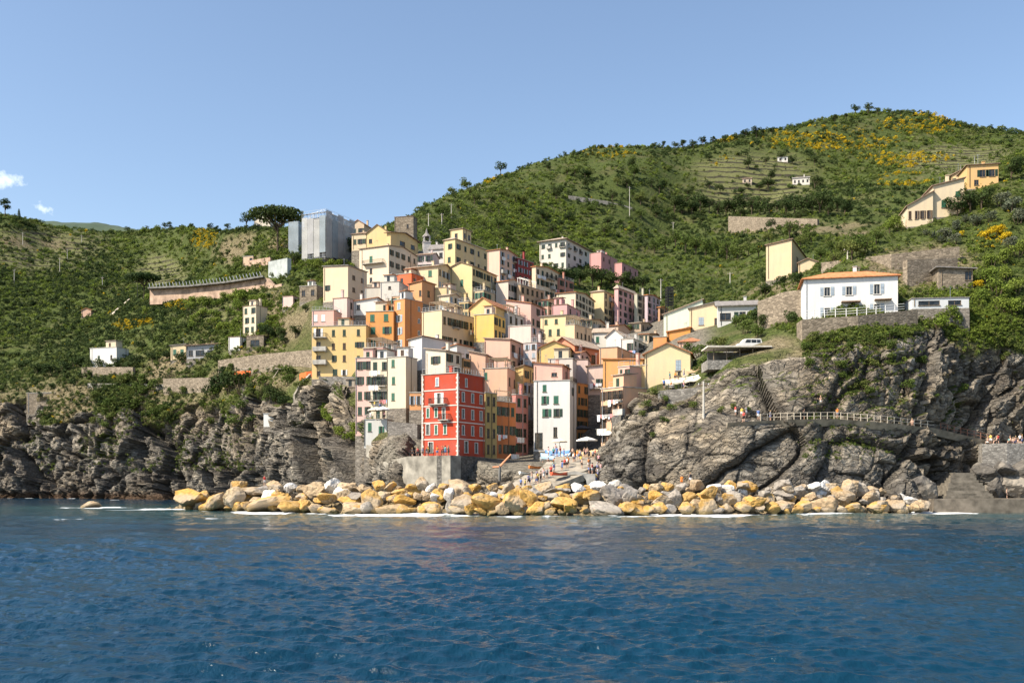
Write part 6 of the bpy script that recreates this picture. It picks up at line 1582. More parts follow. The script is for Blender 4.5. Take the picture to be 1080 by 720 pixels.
def fence(label, pts, dy, posth=1.1, step_=2.2, rails=(.5, 1.05), mat=None, group=None, r=.035, name='railing_fence'):
    mat = mat or C_WOOD
    P0 = at(*pts[0]); P0.y += dy
    root = empty(name, P0, 0, label, 'railing', group)
    line = [at(*p) + Vector((0, dy, 0)) - P0 for p in pts]
    rl = MB(); k = 0
    for i in range(len(line) - 1):
        L = (line[i + 1] - line[i]).length; n = max(1, int(L / step_))
        for j in range(n):
            c = line[i].lerp(line[i + 1], j / n); pm = MB(); pm.tube((0, 0, -.2), (0, 0, posth), r * 1.5, n=5)
            put('post', pm.mesh('post', mat), root, c)
        for z in rails: rl.tube(line[i] + Vector((0, 0, z)), line[i + 1] + Vector((0, 0, z)), r, n=4)
    rl.build('rail', mat, root)
    return root
M_PALEW = plain('pale_timber', (0.48, 0.42, 0.33), .85, .25, 2)
fence('pale timber railing along the cliff walkway on the right', [p for p in WK if 795 < p[0] < 990], -.8, mat=M_PALEW, r=.05)
fence('rusty railing above the steps at the right', [p for p in WK if p[0] > 988], -.8, mat=plain('rusty_iron', (0.30, 0.14, 0.09), .8, .3, 3))
fence('thin white fence posts along the white villa terrace', [(848, 334.5, 168.2), (905, 331, 167.8), (955, 326.5, 169.2)], .5, 1.15, 1.6, (.25, .65, 1.1), C_WHITE, r=.045)
fence('railing on the stone wall at the left footpath', [(172, 398.5, 318), (222, 397.5, 312)], .3, 1.2, 2.2, mat=C_WOOD)
fence('iron railing at the edge of the sea wall by the red house', [(432, 480.5, 180), (474, 479.5, 175)], .4, 1.0, 1.8, mat=C_IRON)
# slipway and arch
SLP = [(538, 523, 150), (562, 512, 154), (590, 498, 160), (606, 488, 166), (614, 482, 176)]
mb = MB()
for i in range(len(SLP) - 1):
    A, B = at(*SLP[i]), at(*SLP[i + 1])
    wA, wB = 3.4, 4.6
    mb.hexa([(A.x - wA, A.y + 2, A.z - 3), (A.x + wA, A.y - 1, A.z - 1.1), (B.x + wB, B.y - 1, B.z - 1.1), (B.x - wB, B.y + 2, B.z - 3), (A.x - wA, A.y + 2, A.z + .25), (A.x + wA, A.y - 1, A.z), (B.x + wB, B.y - 1, B.z), (B.x - wB, B.y + 2, B.z + .25)])
s_ = mb.build('slipway', plain('slipway_concrete', (0.30, 0.265, 0.21), .9, .35, .8)); s_['kind'] = 'structure'
mb = MB(); c0 = at(606, 508, 158); R = 1.9; n = 14
prof = [(R * math.cos(PI * i / n), R * .62 * math.sin(PI * i / n)) for i in range(n + 1)]
for i in range(n):
    (xa, za), (xb, zb) = prof[i], prof[i + 1]
    zt = 1.75
    ta, tb = zt - abs(xa) * .22, zt - abs(xb) * .22
    mb.hexa([(xa, 0, za), (xa, 5, za), (xb, 5, zb), (xb, 0, zb), (xa, 0, ta), (xa, 5, ta), (xb, 5, tb), (xb, 0, tb)])
for sx in (-1, 1):
    mb.box(min(sx * R, sx * (R + 1.4)), max(sx * R, sx * (R + 1.4)), 0, 5, -2.5, 1.3)
o = mb.build('arch_bridge', C_CONC); o.location = c0; tag(o, 'small low concrete arch bridge at the head of the slipway', 'bridge')
mb = MB(); mb.box(-2.6, 2.6, 4.2, 4.6, -2.4, .9); o = mb.build('tunnel_back_wall', C_DCONC); o.location = c0; tag(o, 'dark wall closing the arch under the slipway bridge', 'wall')

# ------------------------------------------------------------------ boats
def boat(label, px, py, Y, L, rz, hull, cover=None, tilt=0.0, group='boats drawn up on the slipway'):
    root = empty('rowing_boat', at(px, py, Y), rz, label, 'boat', group)
    hb = MB(); n = 10; secs = []
    for i in range(n + 1):
        t = i / n; x = (t - .5) * L; w_ = .34 * L * .55 * (math.sin(PI * min(1, (t * .88 + .12))) ** .6); sheer = .16 * L * (.55 + .35 * (2 * t - 1) ** 2)
        secs.append([(x, -w_, sheer), (x, -w_ * .85, sheer * .45), (x, -w_ * .35, .02), (x, 0, -.02), (x, w_ * .35, .02), (x, w_ * .85, sheer * .45), (x, w_, sheer)])
    for i in range(n):
        for j in range(6): hb.poly([secs[i][j], secs[i][j + 1], secs[i + 1][j + 1], secs[i + 1][j]])
    hb.poly([s for s in secs[0]]); hb.poly([s for s in secs[-1]][::-1])
    o = hb.build('hull', hull, root)
    md = o.modifiers.new('skin', 'SOLIDIFY'); md.thickness = .06
    gw = MB()
    for i in range(n):
        for j in (0, 6): gw.tube(secs[i][j], secs[i + 1][j], .05, n=5)
    gw.build('gunwale', C_WOOD, root)
    if cover is not None:
        cb = MB()
        for i in range(n):
            A, B = secs[i], secs[i + 1]
            for (p, q, ha, hb_) in ((A[0], A[6], 0, 0),):
                ra = (A[0][0], 0, A[0][2] + .13 * L); rb = (B[0][0], 0, B[0][2] + .13 * L)
                f_ = lambda p_: (p_[0], p_[1] * 1.06, p_[2] + .02)
                cb.poly([f_(A[0]), f_(B[0]), rb, ra]); cb.poly([ra, rb, f_(B[6]), f_(A[6])])
                lo = lambda p_: (p_[0], p_[1] * 1.07, p_[2] - .3)
                cb.poly([lo(A[0]), lo(B[0]), f_(B[0]), f_(A[0])]); cb.poly([f_(A[6]), f_(B[6]), lo(B[6]), lo(A[6])])
        cb.build('tarpaulin', cover, root)
    else:
        for t in (-.2, .05, .28):
            tb = MB(); tb.box(t * L - .12, t * L + .12, -.17 * L, .17 * L, .07 * L, .085 * L); tb.build('thwart', C_WOOD, root)
    return root
B_BLUE = plain('blue_tarpaulin', (0.16, 0.33, 0.62), .6, .2, 2); B_SKY = plain('pale_blue_tarpaulin', (0.42, 0.58, 0.72), .6, .2, 2); B_WHITE = plain('white_gelcoat', (.74, .74, .72), .4, .1); B_OR = plain('orange_hull_paint', (.70, .22, .06), .5, .2); B_GRN = plain('faded_green_paint', (.12, .30, .24), .6, .3)
boat('boat under a pale blue tarpaulin in front of the tall white house', 586, 486, 178, 5.4, .05, B_WHITE, B_SKY)
boat('boat under a deep blue tarpaulin behind the pale blue one', 588, 481.5, 182, 4.6, .1, B_WHITE, B_BLUE)
boat('small orange boat at the left edge of the slipway', 569, 494, 165, 3.6, .35, B_OR)
boat('white rowing boat on the ramp left of the orange boat', 558, 500, 161, 3.4, .5, B_WHITE)
boat('pale green boat on the square below the white parasol', 604, 485, 180, 3.6, .2, B_GRN)
boat('upturned looking white boat under the beige cover near the canyon street', 622, 482, 182, 4.2, .0, B_WHITE, plain('beige_tarpaulin', (.62, .45, .25), .7, .2))
boat('red kayak coloured narrow boat lying along the slipway edge', 590, 501, 156.5, 3.6, .75, plain('red_hull_paint', (.62, .10, .05), .5, .2))
# davit crane beside the sea wall
o = empty('boat_crane', at(527, 494, 166), 0, 'orange boat crane with slanting jib beside the dark sea wall', 'crane')
mb = MB(); mb.tube((0, 0, -2), (0, 0, .5), .22, n=8); mb.build('base', C_DCONC, o)
mb = MB(); mb.tube((-1.2, 0, 0.2), (0, 0, .3), .16, .2, 7); mb.tube((0, 0, .3), (1.9, 0, 2.4), .2, .12, 7); mb.build('jib', plain('orange_crane_paint', (.66, .30, .16), .6, .2), o)
mb = MB(); mb.tube((1.9, 0, 2.4), (1.9, 0, .9), .03, n=4); mb.build('cable', C_IRON, o)

# ------------------------------------------------------------------ parasols, awnings, pavilion
def parasol(label, px, py, Y, dia, mat, h=2.6, group=None):
    o = empty('parasol', at(px, py, Y), 0, label, 'parasol', group)
    mb = MB(); mb.tube((0, 0, 0), (0, 0, h + .3), .04, n=6); mb.build('pole', C_WOOD, o)
    mb = MB(); mb.lathe([(dia / 2, h - .55), (dia / 2, h - .35), (dia * .3, h - .05), (.03, h + .28)], 8); c = mb.build('canopy', mat, o)
    c.modifiers.new('cloth', 'SOLIDIFY').thickness = .03
    mb = MB(); mb.lathe([(.3, 0), (.3, .12), (.05, .14)], 10); mb.build('base', C_CONC, o)
    return o
M_CANV = plain('cream_canvas', (.74, .66, .52), .9, .12, 2); M_WCANV = plain('white_canvas', (.80, .79, .76), .9, .08, 2)
parasol('big white parasol over the cafe tables below the canyon street', 619, 476, 186, 4.0, M_WCANV, 2.5)
parasol('cream parasol beside the wall of the tall white house', 590, 476, 190, 3.0, M_CANV, 2.3, )
parasol('white parasol at the foot of the peach canyon house', 642, 474, 172, 2.4, M_WCANV, 3.0)
parasol('beige parasol right of the covered boats', 628, 487, 176, 3.6, plain('tan_canvas', (.66, .48, .26), .9, .15, 2), 2.0)
parasol('dark grey parasol deep in the canyon street', 614, 466, 205, 4.0, plain('charcoal_canvas', (.07, .07, .075), .9, .2, 2), 3.2)
parasol('cream parasol on the terrace of the low grey house', 397, 443, 205, 3.6, M_CANV, 2.5, 'cream terrace parasols')
parasol('white canvas parasol left of the covered loggia of the cream house', 404, 442, 203.5, 2.8, M_WCANV, 2.4)
def awning(label, pts, mat, drop, depth, name='awning', poles=True, h=2.4):
    """pts: (px, py, Y) along the back edge"""
    A0 = at(*pts[0]); o = empty(name, A0, 0, label, 'awning')
    L = [at(*p) - A0 for p in pts]; mb = MB(); pm = []
    for i in range(len(L) - 1):
        A, B = L[i], L[i + 1]; n = 4
        for j in range(n):
            a, b_ = A.lerp(B, j / n), A.lerp(B, (j + 1) / n)
            z1, z2 = .14 * math.sin(j * PI / 1.0 + .6), .14 * math.sin((j + 1) * PI + .6)
            f0, f1 = a + Vector((0, -depth, -drop + z1)), b_ + Vector((0, -depth, -drop + z2))
            mb.hexa([a + Vector((0, 0, -.05)), b_ + Vector((0, 0, -.05)), f1 + Vector((0, 0, -.05)), f0 + Vector((0, 0, -.05)), a, b_, f1, f0])
            mb.hexa([f0 + Vector((0, 0, -.4)), f1 + Vector((0, 0, -.4)), f1 + Vector((0, .03, -.4)), f0 + Vector((0, .03, -.4)), f0 + Vector((0, 0, -.05)), f1 + Vector((0, 0, -.05)), f1 + Vector((0, .03, -.05)), f0 + Vector((0, .03, -.05))])
        p_ = A + Vector((0, -depth + .1, -drop)); pm.append(p_)
    mb.build('canvas', mat, o)
    pm.append(L[-1] + Vector((0, -depth + .1, -drop)))
    if poles:
        for p_ in pm: t = MB(); t.tube((0, 0, -h), (0, 0, 0), .05, n=5); put('pole', t.mesh('pole', C_STEEL), o, p_)
    return o
awning('long cream awning of the restaurant terrace on the promontory', [(698, 401, 181), (715, 399, 180), (732, 396, 179), (753, 391, 177)], M_CANV, .9, 4.0)
awning('small brown awning above the restaurant terrace on the promontory', [(722, 390, 186), (752, 383, 183)], plain('tan_awning_cloth', (.52, .36, .22), .9, .15, 2), .6, 2.5, poles=False)
wall('terrace of the promontory restaurant with stone front', [(694, 412, 424, 172), (750, 407, 432, 170)], M_GSTONE, 10)
fence('iron railing of the promontory restaurant terrace', [(694, 411.8, 172), (750, 406.8, 170)], .3, 1.0, 1.6, (.3, .65, 1.0), C_IRON)
# pavilion on the cliff
pv = empty('pavilion', at(750, 381, 170), 0, 'dark open pavilion with thin flat roof on top of the grey cliff', 'pavilion')
W_ = (848 - 750) / F * 170
mb = MB(); mb.box(-1.0, W_ * .62, -2.2, 3.5, 2.15, 2.4); mb.build('roof', plain('pale_roof_slab', (.60, .55, .47), .9, .2), pv)
mb = MB(); mb.box(W_ * .62 + .02, W_, -1.6, 3.5, 1.95, 2.2); mb.build('canopy', C_DCONC, pv)
mb = MB(); mb.box(0, W_, 3.0, 3.5, -3, 1.93); mb.build('back_wall', C_DCONC, pv)
mb = MB(); mb.box(-1, W_, -2.0, 3.4, -1.6, -.02); mb.build('terrace', M_GSTONE, pv)
for i in range(8):
    t = MB(); t.tube((0, 0, 0), (0, 0, 2.0), .09, n=6); put('post', t.mesh('post', C_WOOD), pv, (W_ * i / 7.2 + .2, -1.3, 0))
mb = MB()
for i in range(40): mb.box(W_ * .2 + i * .3, W_ * .2 + i * .3 + .05, -1.7, -1.65, 0, 1.0)
mb.box(W_ * .2, W_ * .2 + 12, -1.72, -1.63, 1.0, 1.08); mb.build('railing', C_IRON, pv)
# white van parked behind the pavilion
vn = empty('parked_van', at(779, 368, 176), .06, 'small white van parked on the road above the pavilion', 'van')
mb = MB(); pr = [(0, .3), (0, 1.0), (.5, 1.15), (1.2, 1.85), (4.0, 1.9), (4.25, 1.2), (4.25, .3)]
for i in range(len(pr) - 1):
    (xa, za), (xb, zb) = pr[i], pr[i + 1]; mb.poly([(xa, 0, za), (xb, 0, zb), (xb, 1.75, zb), (xa, 1.75, za)])
mb.poly([(x, 0, z) for x, z in pr][::-1]); mb.poly([(x, 1.75, z) for x, z in pr]); mb.poly([(0, 0, .3), (0, 1.75, .3), (4.25, 1.75, .3), (4.25, 0, .3)])
bd = mb.build('body', B_WHITE, vn)
for (a_, b2) in ((1.15, 2.2), (2.3, 3.2), (3.3, 3.95)):
    t = MB(); t.hexa([(a_, -.015, 1.15), (b2, -.015, 1.15), (b2, .01, 1.15), (a_, .01, 1.15), (a_ + (.3 if a_ < 1.3 else 0), -.015, 1.7), (b2, -.015, 1.7), (b2, .01, 1.7), (a_ + (.3 if a_ < 1.3 else 0), .01, 1.7)]); t.build('side_window', C_GLASS, vn)
for x in (.8, 3.4):
    t = MB(); t.tube((x, -.06, .32), (x, .18, .32), .32, n=14); wq_ = t.build('wheel', C_IRON, vn)
wall('road edge wall under the parked white van', [(768, 368, 378, 175.2), (812, 366, 378, 175.2)], M_GSTONE, 4)

# ------------------------------------------------------------------ scaffolding and nets
def netmat(name, c, hole):
    m, nt, b = newmat(name)
    nt.links.new(ramp(nt, noise(nt, .25, 5, .6), [(0.3, tuple(x * .62 for x in c)), (0.7, c)]), b.inputs['Base Color']); b.inputs['Roughness'].default_value = .9
    tr = nt.nodes.new('ShaderNodeBsdfTransparent'); mx = nt.nodes.new('ShaderNodeMixShader')
    f_ = ramp(nt, noise(nt, .5, 4, .6), [(0.35, max(0, hole - .2)), (0.65, hole + .15)])
    nt.links.new(f_, mx.inputs[0]); nt.links.new(b.outputs[0], mx.inputs[1]); nt.links.new(tr.outputs[0], mx.inputs[2]); nt.links.new(mx.outputs[0], nt.nodes['Material Output'].inputs[0])
    return m
N_GREY = netmat('grey_scaffold_net', (.50, .50, .50), .28); N_BLUE = netmat('blue_grey_net', (.36, .42, .46), .3); N_WHITE = netmat('white_scaffold_sheet', (.60, .60, .58), .42)
HS = house('scaffb', 321, 343, 371, 229, 272, 352, 'tall building wrapped in grey scaffold nets left of the castle', (0.46, 0.44, 0.42), a=26, roof='flat', rail=False, chim=0, f=(3, 4), r=(4, 4), sh='n', name='scaffolded_building', cat='building', group=None)
r_ = HS['root']; W, D, H = HS['W'], HS['D'], HS['H']
mb = MB(); e = 1.3
for i in range(7):
    for (x, y) in ((W * i / 6, -e), (W + e, D * i / 6), (W * i / 6, -.3), (W + .3, D * i / 6)): mb.tube((x, y, 0), (x, y, H + 2.0), .06, n=4)
for k in range(8):
    z = (H + 1.5) * k / 7
    mb.box(0, W + e, -e, -.25, z, z + .06); mb.box(W + .25, W + e, 0, D, z, z + .06)
    mb.tube((0, -e, z + 1), (W + e, -e, z + 1), .04, n=4); mb.tube((W + e, -e, z + 1), (W + e, D, z + 1), .04, n=4)
mb.build('scaffold', C_STEEL, r_)
for i in range(4):
    x_ = -.1 + (W + e) * i / 4; mb = MB(); mb.box(x_ + .05, x_ + (W + e) / 4 - .05, -e - .1 - .06 * (i % 2), -e - .07, H * (.02 + .1 * (i % 2)), H + .3 - .5 * (i % 3)); mb.build('front_net', [N_WHITE, N_GREY, N_WHITE, N_BLUE][i], r_)
for i in range(5):
    y_ = -e + (D + e) * i / 5; mb = MB(); mb.box(W + e + .07, W + e + .1 + .05 * (i % 2), y_ + .04, y_ + (D + e) / 5 - .04, H * .04 * (i % 3), H + 2.2 - .9 * (i % 2)); mb.build('side_net', [N_GREY, N_BLUE, N_GREY, N_WHITE, N_GREY][i], r_)
mb = MB()
for i in range(5):
    for j in (0, 1): mb.tube((W * .2 + i * 1.6, j * 5 + 1, H), (W * .2 + i * 1.6, j * 5 + 1, H + 3.2 - abs(i - 3) * .3), .06, n=4)
mb.tube((W * .2, 1, H + 2.3), (W * .2 + 6.4, 1, H + 3.0), .05, n=4); mb.tube((0, 1, H), (W * .5, 1, H + 2.4), .05, n=4)
mb.build('roof_frame', C_WHITE, r_)
tw = empty('net_tower', at(309.5, 277, 372), -.3, 'tall slim shaft wrapped in blue grey netting beside the umbrella pine', 'scaffold')
h_ = 43 / F * 372; w_ = 11.5 / F * 372
mb = MB()
for (x, y) in ((-w_ / 2, 0), (w_ / 2, 0), (-w_ / 2, 3), (w_ / 2, 3)): mb.tube((x, y, -4), (x, y, h_), .09, n=5)
for k in range(9):
    z = h_ * k / 8; mb.box(-w_ / 2, w_ / 2, 0, 3, z, z + .07)
mb.build('frame', C_STEEL, tw)
mb = MB(); mb.box(-w_ / 2, w_ / 2, -.09, -.06, 0, h_); mb.box(w_ / 2 + .06, w_ / 2 + .09, 0, 3, 0, h_); mb.build('netting', N_BLUE, tw)
# dark lattice mast by the mint house
lt = empty('lattice_tower', at(706, 324, 262), .2, 'dark lattice tower standing behind the mint green house', 'tower')
h_ = 21 / F * 262; mb = MB(); w_ = .75
for (x, y) in ((-w_, -w_), (w_, -w_), (-w_, w_), (w_, w_)): mb.box(x - .09, x + .09, y - .09, y + .09, -3, h_)
mb.build('legs', C_IRON, lt)
mb = MB(); c_ = [(-w_, -w_), (w_, -w_), (w_, w_), (-w_, w_)]
for k in range(7):
    z0, z1 = h_ * k / 7, h_ * (k + 1) / 7
    for i in range(4):
        a, b_ = c_[i], c_[(i + 1) % 4]
        mb.tube((*a, z0), (*b_, z1), .06, n=4); mb.box(min(a[0], b_[0]) - .1, max(a[0], b_[0]) + .1, min(a[1], b_[1]) - .1, max(a[1], b_[1]) + .1, z1 - .25, z1)
mb.build('bracing', C_IRON, lt)
# church belfry among the roofs
bf = empty('belfry', at(450, 263, 345), .2, 'small grey belfry with pointed roof above the lilac house', 'belfry')
s_ = 345 / F; mb = MB(); mb.box(-1.3, 1.3, -1.3, 1.3, -6, 2.2); mb.box(-1.45, 1.45, -1.45, 1.45, 2.2, 2.45)
for (x, y) in ((-1.1, -1.1), (.8, -1.1), (-1.1, .8), (.8, .8)): mb.box(x, x + .35, y, y + .35, 2.45, 4.2)
mb.build('tower', plain('belfry_render', (.50, .48, .46), .9, .2), bf)
mb = MB(); mb.lathe([(1.6, 4.2), (1.5, 4.5), (.5, 5.6), (.06, 7.4)], 8); mb.build('spire', ROOF['grey'], bf)
mb = MB(); mb.lathe([(.5, 2.7), (.42, 3.1), (.25, 3.5), (.05, 3.6)], 10); mb.build('bell', C_IRON, bf)

# ------------------------------------------------------------------ poles and lamps
def pole(label, px, py, hpx, group='utility poles on the slopes', name='utility_pole', arm=True, r=.16):
    p = hit(px, py)
    if p is None: return
    h_ = hpx * p.y / F
    o = empty(name, p, random.uniform(-.4, .4), label, 'pole', group)
    mb = MB(); mb.tube((0, 0, -1), (0, 0, h_), r * 1.2, r * .8, 7); mb.build('shaft', M_POLE, o)
    if arm: t = MB(); t.box(-.9, .9, -.06, .06, h_ - .7, h_ - .55); t.build('crossarm', C_WOOD, o)
    for x in ((-.75, .75) if arm else ()): t = MB(); t.tube((x, 0, h_ - .55), (x, 0, h_ - .3), .06, n=5); put('insulator', t.mesh('insulator', C_WHITE), o)
M_POLE = plain('pale_pole_concrete', (.52, .49, .43), .9, .15)
for (px, py, h_, lab) in ((664, 229, 32, 'tall pale utility pole rising out of the trees on the main hill'), (63, 288, 16, 'pale utility pole in the middle of the shaded left slope'), (15, 299, 15, 'pale utility pole near the left edge of the photo'),
        (24, 258, 13, 'small pole beside the ruin on the left hill terraces'), (86, 258, 10, 'small pole left of centre on the left hill'), (71, 273, 10, 'short pole just above the middle pole of the left slope'), (108, 305, 13, 'leaning pale pole right of the middle pole on the left slope'),
        (697, 318, 24, 'bare pole left of the dark lattice tower'), (710, 252, 18, 'pole above the trees near the hairpin road wall'), (452, 240, 15, 'pole behind the stone castle tower'), (466, 237, 12, 'weathered pole right of the castle tower'), (476, 230, 15, 'pole with crossarm above the turreted house'),
        (770, 300, 13, 'pole on the slope above the mint green house'), (1003, 332, 10, 'short pole beside the low white garage'), (894, 273, 12, 'pole on the dry stone slope behind the white villa'), (742, 440, 38, 'tall thin pole on the promontory beside the steps')):
    pole(lab, px, py, h_, None)
# street lamp near the gallery
p = hit(145, 317); o = empty('street_lamp', p, 0, 'street lamp with twin arms beside the stairs left of the railway gallery', 'lamp')
h_ = 20 * p.y / F; mb = MB(); mb.tube((0, 0, -1), (0, 0, h_), .15, .09, 7); mb.build('post', C_IRON, o)
for s_ in (-1, 1): mb = MB(); mb.tube((0, 0, h_ - .4), (s_ * 1.0, 0, h_), .06, n=5); mb.lathe([(.3, h_ - .35), (.3, h_ - .15), (.1, h_ + .05)], 8, (s_ * 1.1, 0, 0)); mb.build('lamp', C_IRON, o)
# stairs with pale rail left of the gallery
wall('pale sloping stair wall left of the railway gallery', [(117, 333, 336, 425), (128, 323, 326, 415), (137, 315, 319, 408)], M_PALEW, 1.0, name='stair_wall', snap=True)
# orange safety fences on the left slope
M_ORN = plain('orange_safety_mesh', (.80, .17, .05), .8, .15, 2)
wall('orange plastic safety fence above the dark shrubs', [(247, 392, 398, 288), (256, 391, 397.5, 287), (264, 391, 396, 286)], M_ORN, .05, name='safety_fence', cat='fence', snap=True)
wall('orange plastic safety fence beside the yellow apartment house', [(316, 394, 401, 254), (323, 392, 399, 253), (329, 391, 397, 252)], M_ORN, .05, name='safety_fence', cat='fence', snap=True)
wall('pale ramp edge running down the dark cliff left of the yellow house', [(311, 416, 424, 252), (318, 404, 410, 251), (328, 394, 398, 250)], M_SEAW, .8, snap=True)
# fallen timber props on the left bank
R2 = random.Random(9)
for i in range(14):
    p = hit(R2.uniform(262, 312), R2.uniform(384, 402))
    if p is None: continue
    mb = MB(); L_ = R2.uniform(2, 4.5); d = Vector((math.cos(i), .3 * math.sin(i * 2), R2.uniform(-.1, .5))).normalized() * L_
    mb.tube(-d / 2, d / 2, .13, .10, 6); o = mb.build('timber_pole', M_PALEW); o.location = p + Vector((0, -1, .8)); tag(o, 'bleached timber pole lying on the bank beside the stone terrace wall', 'pole', 'timber poles on the left bank')
# ------------------------------------------------------------------ people
SKIN = plain('skin', (.52, .33, .24), .6, .1, 8); HAIR = [plain('hair_brown', (.06, .035, .02), .7, .2, 9), plain('hair_black', (.015, .013, .012), .7, .2, 9), plain('hair_fair', (.36, .25, .12), .7, .2, 9)]
def body_mesh(pose):
    """joints of a figure 1.72 m tall grown into one surface"""
    V, E_, Rr = [], [], []
    def v(p, r, par=None):
        V.append(p); Rr.append(r)
        if par is not None: E_.append((par, len(V) - 1))
        return len(V) - 1
    sit = pose == 'sit'
    hz = .42 if sit else .92
    pel = v((0, 0, hz), .14)
    bl = v((0, .01, hz + .17), .125, pel); ch = v((0, .01, hz + .36), .145, bl); nk0 = v((0, .02, hz + .50), .075, ch); nk = v((0, .01, hz + .56), .052, nk0)
    hd0 = v((0, -.005, hz + .62), .075, nk); hd1 = v((0, -.01, hz + .70), .088, hd0); hd2 = v((0, 0, hz + .77), .07, hd1)
    v((0, -.105, hz + .675), .014, hd1)
    for s in (-1, 1): v((s * .09, 0, hz + .69), .016, hd1)
    arms = {'stand': ((.22, .02, -.30), (.24, -.06, -.56)), 'walk': ((.21, .08, -.29), (.22, -.02, -.55)), 'sit': ((.23, -.05, -.29), (.16, -.28, -.36)), 'wave': ((.30, -.04, -.18), (.24, -.2, .06))}[pose]
    for s in (-1, 1):
        flip = -1 if (pose == 'walk' and s < 0) else 1
        a = arms if not (pose == 'wave' and s < 0) else ((.22, .02, -.30), (.24, -.06, -.56))
        sh = v((s * .185, .015, hz + .455), .062, ch)
        el = v((s * a[0][0], a[0][1] * flip, hz + .455 + a[0][2]), .042, sh)
        wr_ = v((s * a[1][0], a[1][1] * flip, hz + .455 + a[1][2]), .028, el)
        d = Vector(V[wr_]) - Vector(V[el]); d.normalize()
        pm = Vector(V[wr_]) + d * .075; pmi = v(tuple(pm), .03, wr_)
        side = Vector((0, 1, 0)) if abs(d.y) < .9 else Vector((0, 0, 1))
        for k, L in enumerate((.055, .068, .074, .068, .052)):
            off = side * (k - 2) * .019
            if k == 0:
                b_ = v(tuple(Vector(V[wr_]) + d * .03 - side * .038), .011, wr_); v(tuple(Vector(V[b_]) + (d - side * .5) * .04), .009, b_); continue
            b_ = v(tuple(pm + off + d * .03), .0095, pmi); c = v(tuple(pm + off + d * (.03 + L * .55) + Vector((-s * .008, 0, 0))), .009, b_); v(tuple(pm + off + d * (.03 + L) + Vector((-s * .025, 0, 0))), .0075, c)
    for s in (-1, 1):
        hp = v((s * .095, 0, hz - .06), .098, pel)
        if sit:
            kn = v((s * .12, -.42, .44), .065, hp); an = v((s * .12, -.44, .08), .042, kn)
            to = v((s * .13, -.60, .035), .035, an)
        else:
            st = {'stand': 0, 'walk': .22 * s, 'wave': 0}[pose]
            kn = v((s * .105, -st * .6 - .02, .49), .062, hp); an = v((s * .11, -st * .9 + (.10 if st < 0 else .0), .085), .04, kn)
            to = v((s * .125, V[an][1] - .16, .035), .035, an)
    me = bpy.data.meshes.new('person'); me.from_pydata(V, E_, [])
    ob = bpy.data.objects.new('tmp', me); COL.objects.link(ob)
    ob.modifiers.new('s', 'SKIN'); sv = me.skin_vertices[0].data
    for i, r in enumerate(Rr): sv[i].radius = (r, r)
    sv[0].use_root = True
    ob.modifiers.new('u', 'SUBSURF').levels = 1
    dg = bpy.context.evaluated_depsgraph_get(); dg.update()
    out = bpy.data.meshes.new_from_object(ob.evaluated_get(dg)); bpy.data.objects.remove(ob)
    out.name = 'person'; out.materials.clear(); out.materials.append(SKIN); out.polygons.foreach_set('use_smooth', [True] * len(out.polygons))
    n = 12
    sh = MB()
    sh.lathe([(.165, hz - .02), (.162, hz + .17), (.178, hz + .36), (.15, hz + .48), (.075, hz + .535)], n)
    for s in (-1, 1):
        sh.tube((s * .13, .015, hz + .47), (s * (arms[0][0] * .9 + .02), arms[0][1] * .7, hz + .455 + arms[0][2] * .62), .082, .066, 8)
    sh.v = [(x, .01 + (y - .01) * (.82 if abs(x) < .19 else 1), z) for x, y, z in sh.v]
    so_ = MB()
    if sit:
        so_.lathe([(.155, hz - .1), (.168, hz), (.16, hz + .04)], n)
        for s in (-1, 1): so_.tube((s * .09, .05, hz - .02), (s * .118, -.30, hz + .01), .112, .09, 8)
    else:
        so_.lathe([(.12, hz - .16), (.168, hz - .08), (.165, hz + .04)], n)
        for s in (-1, 1):
            st = {'stand': 0, 'walk': .22 * s, 'wave': 0}[pose]
            so_.tube((s * .092, 0, hz - .04), (s * .104, -st * .5 - .015, .56), .112, .085, 8)
    hr = MB(); hr.lathe([(.098, hz + .665), (.106, hz + .72), (.09, hz + .80), (.04, hz + .835), (.002, hz + .84)], 10, (0, .022, 0))
    sh.v = [(x, y, z) for x, y, z in sh.v]
    return out, sh, so_, hr
BODY = {}
for ps in ('stand', 'walk', 'sit', 'wave'):
    b_, s1, s2, h1 = body_mesh(ps)
    BODY[ps] = (b_, [s1.mesh('shirt', m_, True) for m_ in C_SHIRT], [s2.mesh('shorts', m_, True) for m_ in C_SHIRT], [h1.mesh('hair', m_, True) for m_ in HAIR])
def person(loc, pose, rz, where, group, shirt=None, short=None):
    b_, S1, S2, H1 = BODY[pose]
    a = random.randrange(9) if shirt is None else shirt; c = random.choice([1, 3, 7, 0, 3]) if short is None else short
    s = random.uniform(.92, 1.08)
    o = put('person', b_, None, loc, rz, s)
    if random.random() < (.8 if 'bath' not in where else .25): put('shirt', S1[a], o); lab = f'{SHIRT[a]} shirt'
    else: lab = f'{SHIRT[c]} shorts'
    put('shorts', S2[c], o); put('hair', random.choice(H1), o)
    verb = {'stand': 'standing', 'walk': 'walking', 'sit': 'sitting', 'wave': 'waving'}[pose]
    return tag(o, f'person in {lab} {verb} {where}', 'person', group)
bpy.context.view_layer.update()
dg_ = bpy.context.evaluated_depsgraph_get()
def on_top(px, py, Y, span=6.0):
    """drop from a little above the wanted point onto whatever is built there"""
    p = at(px, py, Y)
    ok, loc, nrm_, idx_, ob, mt_ = S.ray_cast(dg_, p + Vector((0, 0, 2.2)), Vector((0, 0, -1)), distance=span)
    return loc if ok else None
def crowd(n, fn, where, group, poses=('stand', 'walk', 'stand', 'wave')):
    for _ in range(n):
        px, py, Y = fn()
        p = on_top(px, py, Y)
        if p is None: continue
        person(p, random.choice(poses), random.uniform(-3.1, 3.1), where, group)
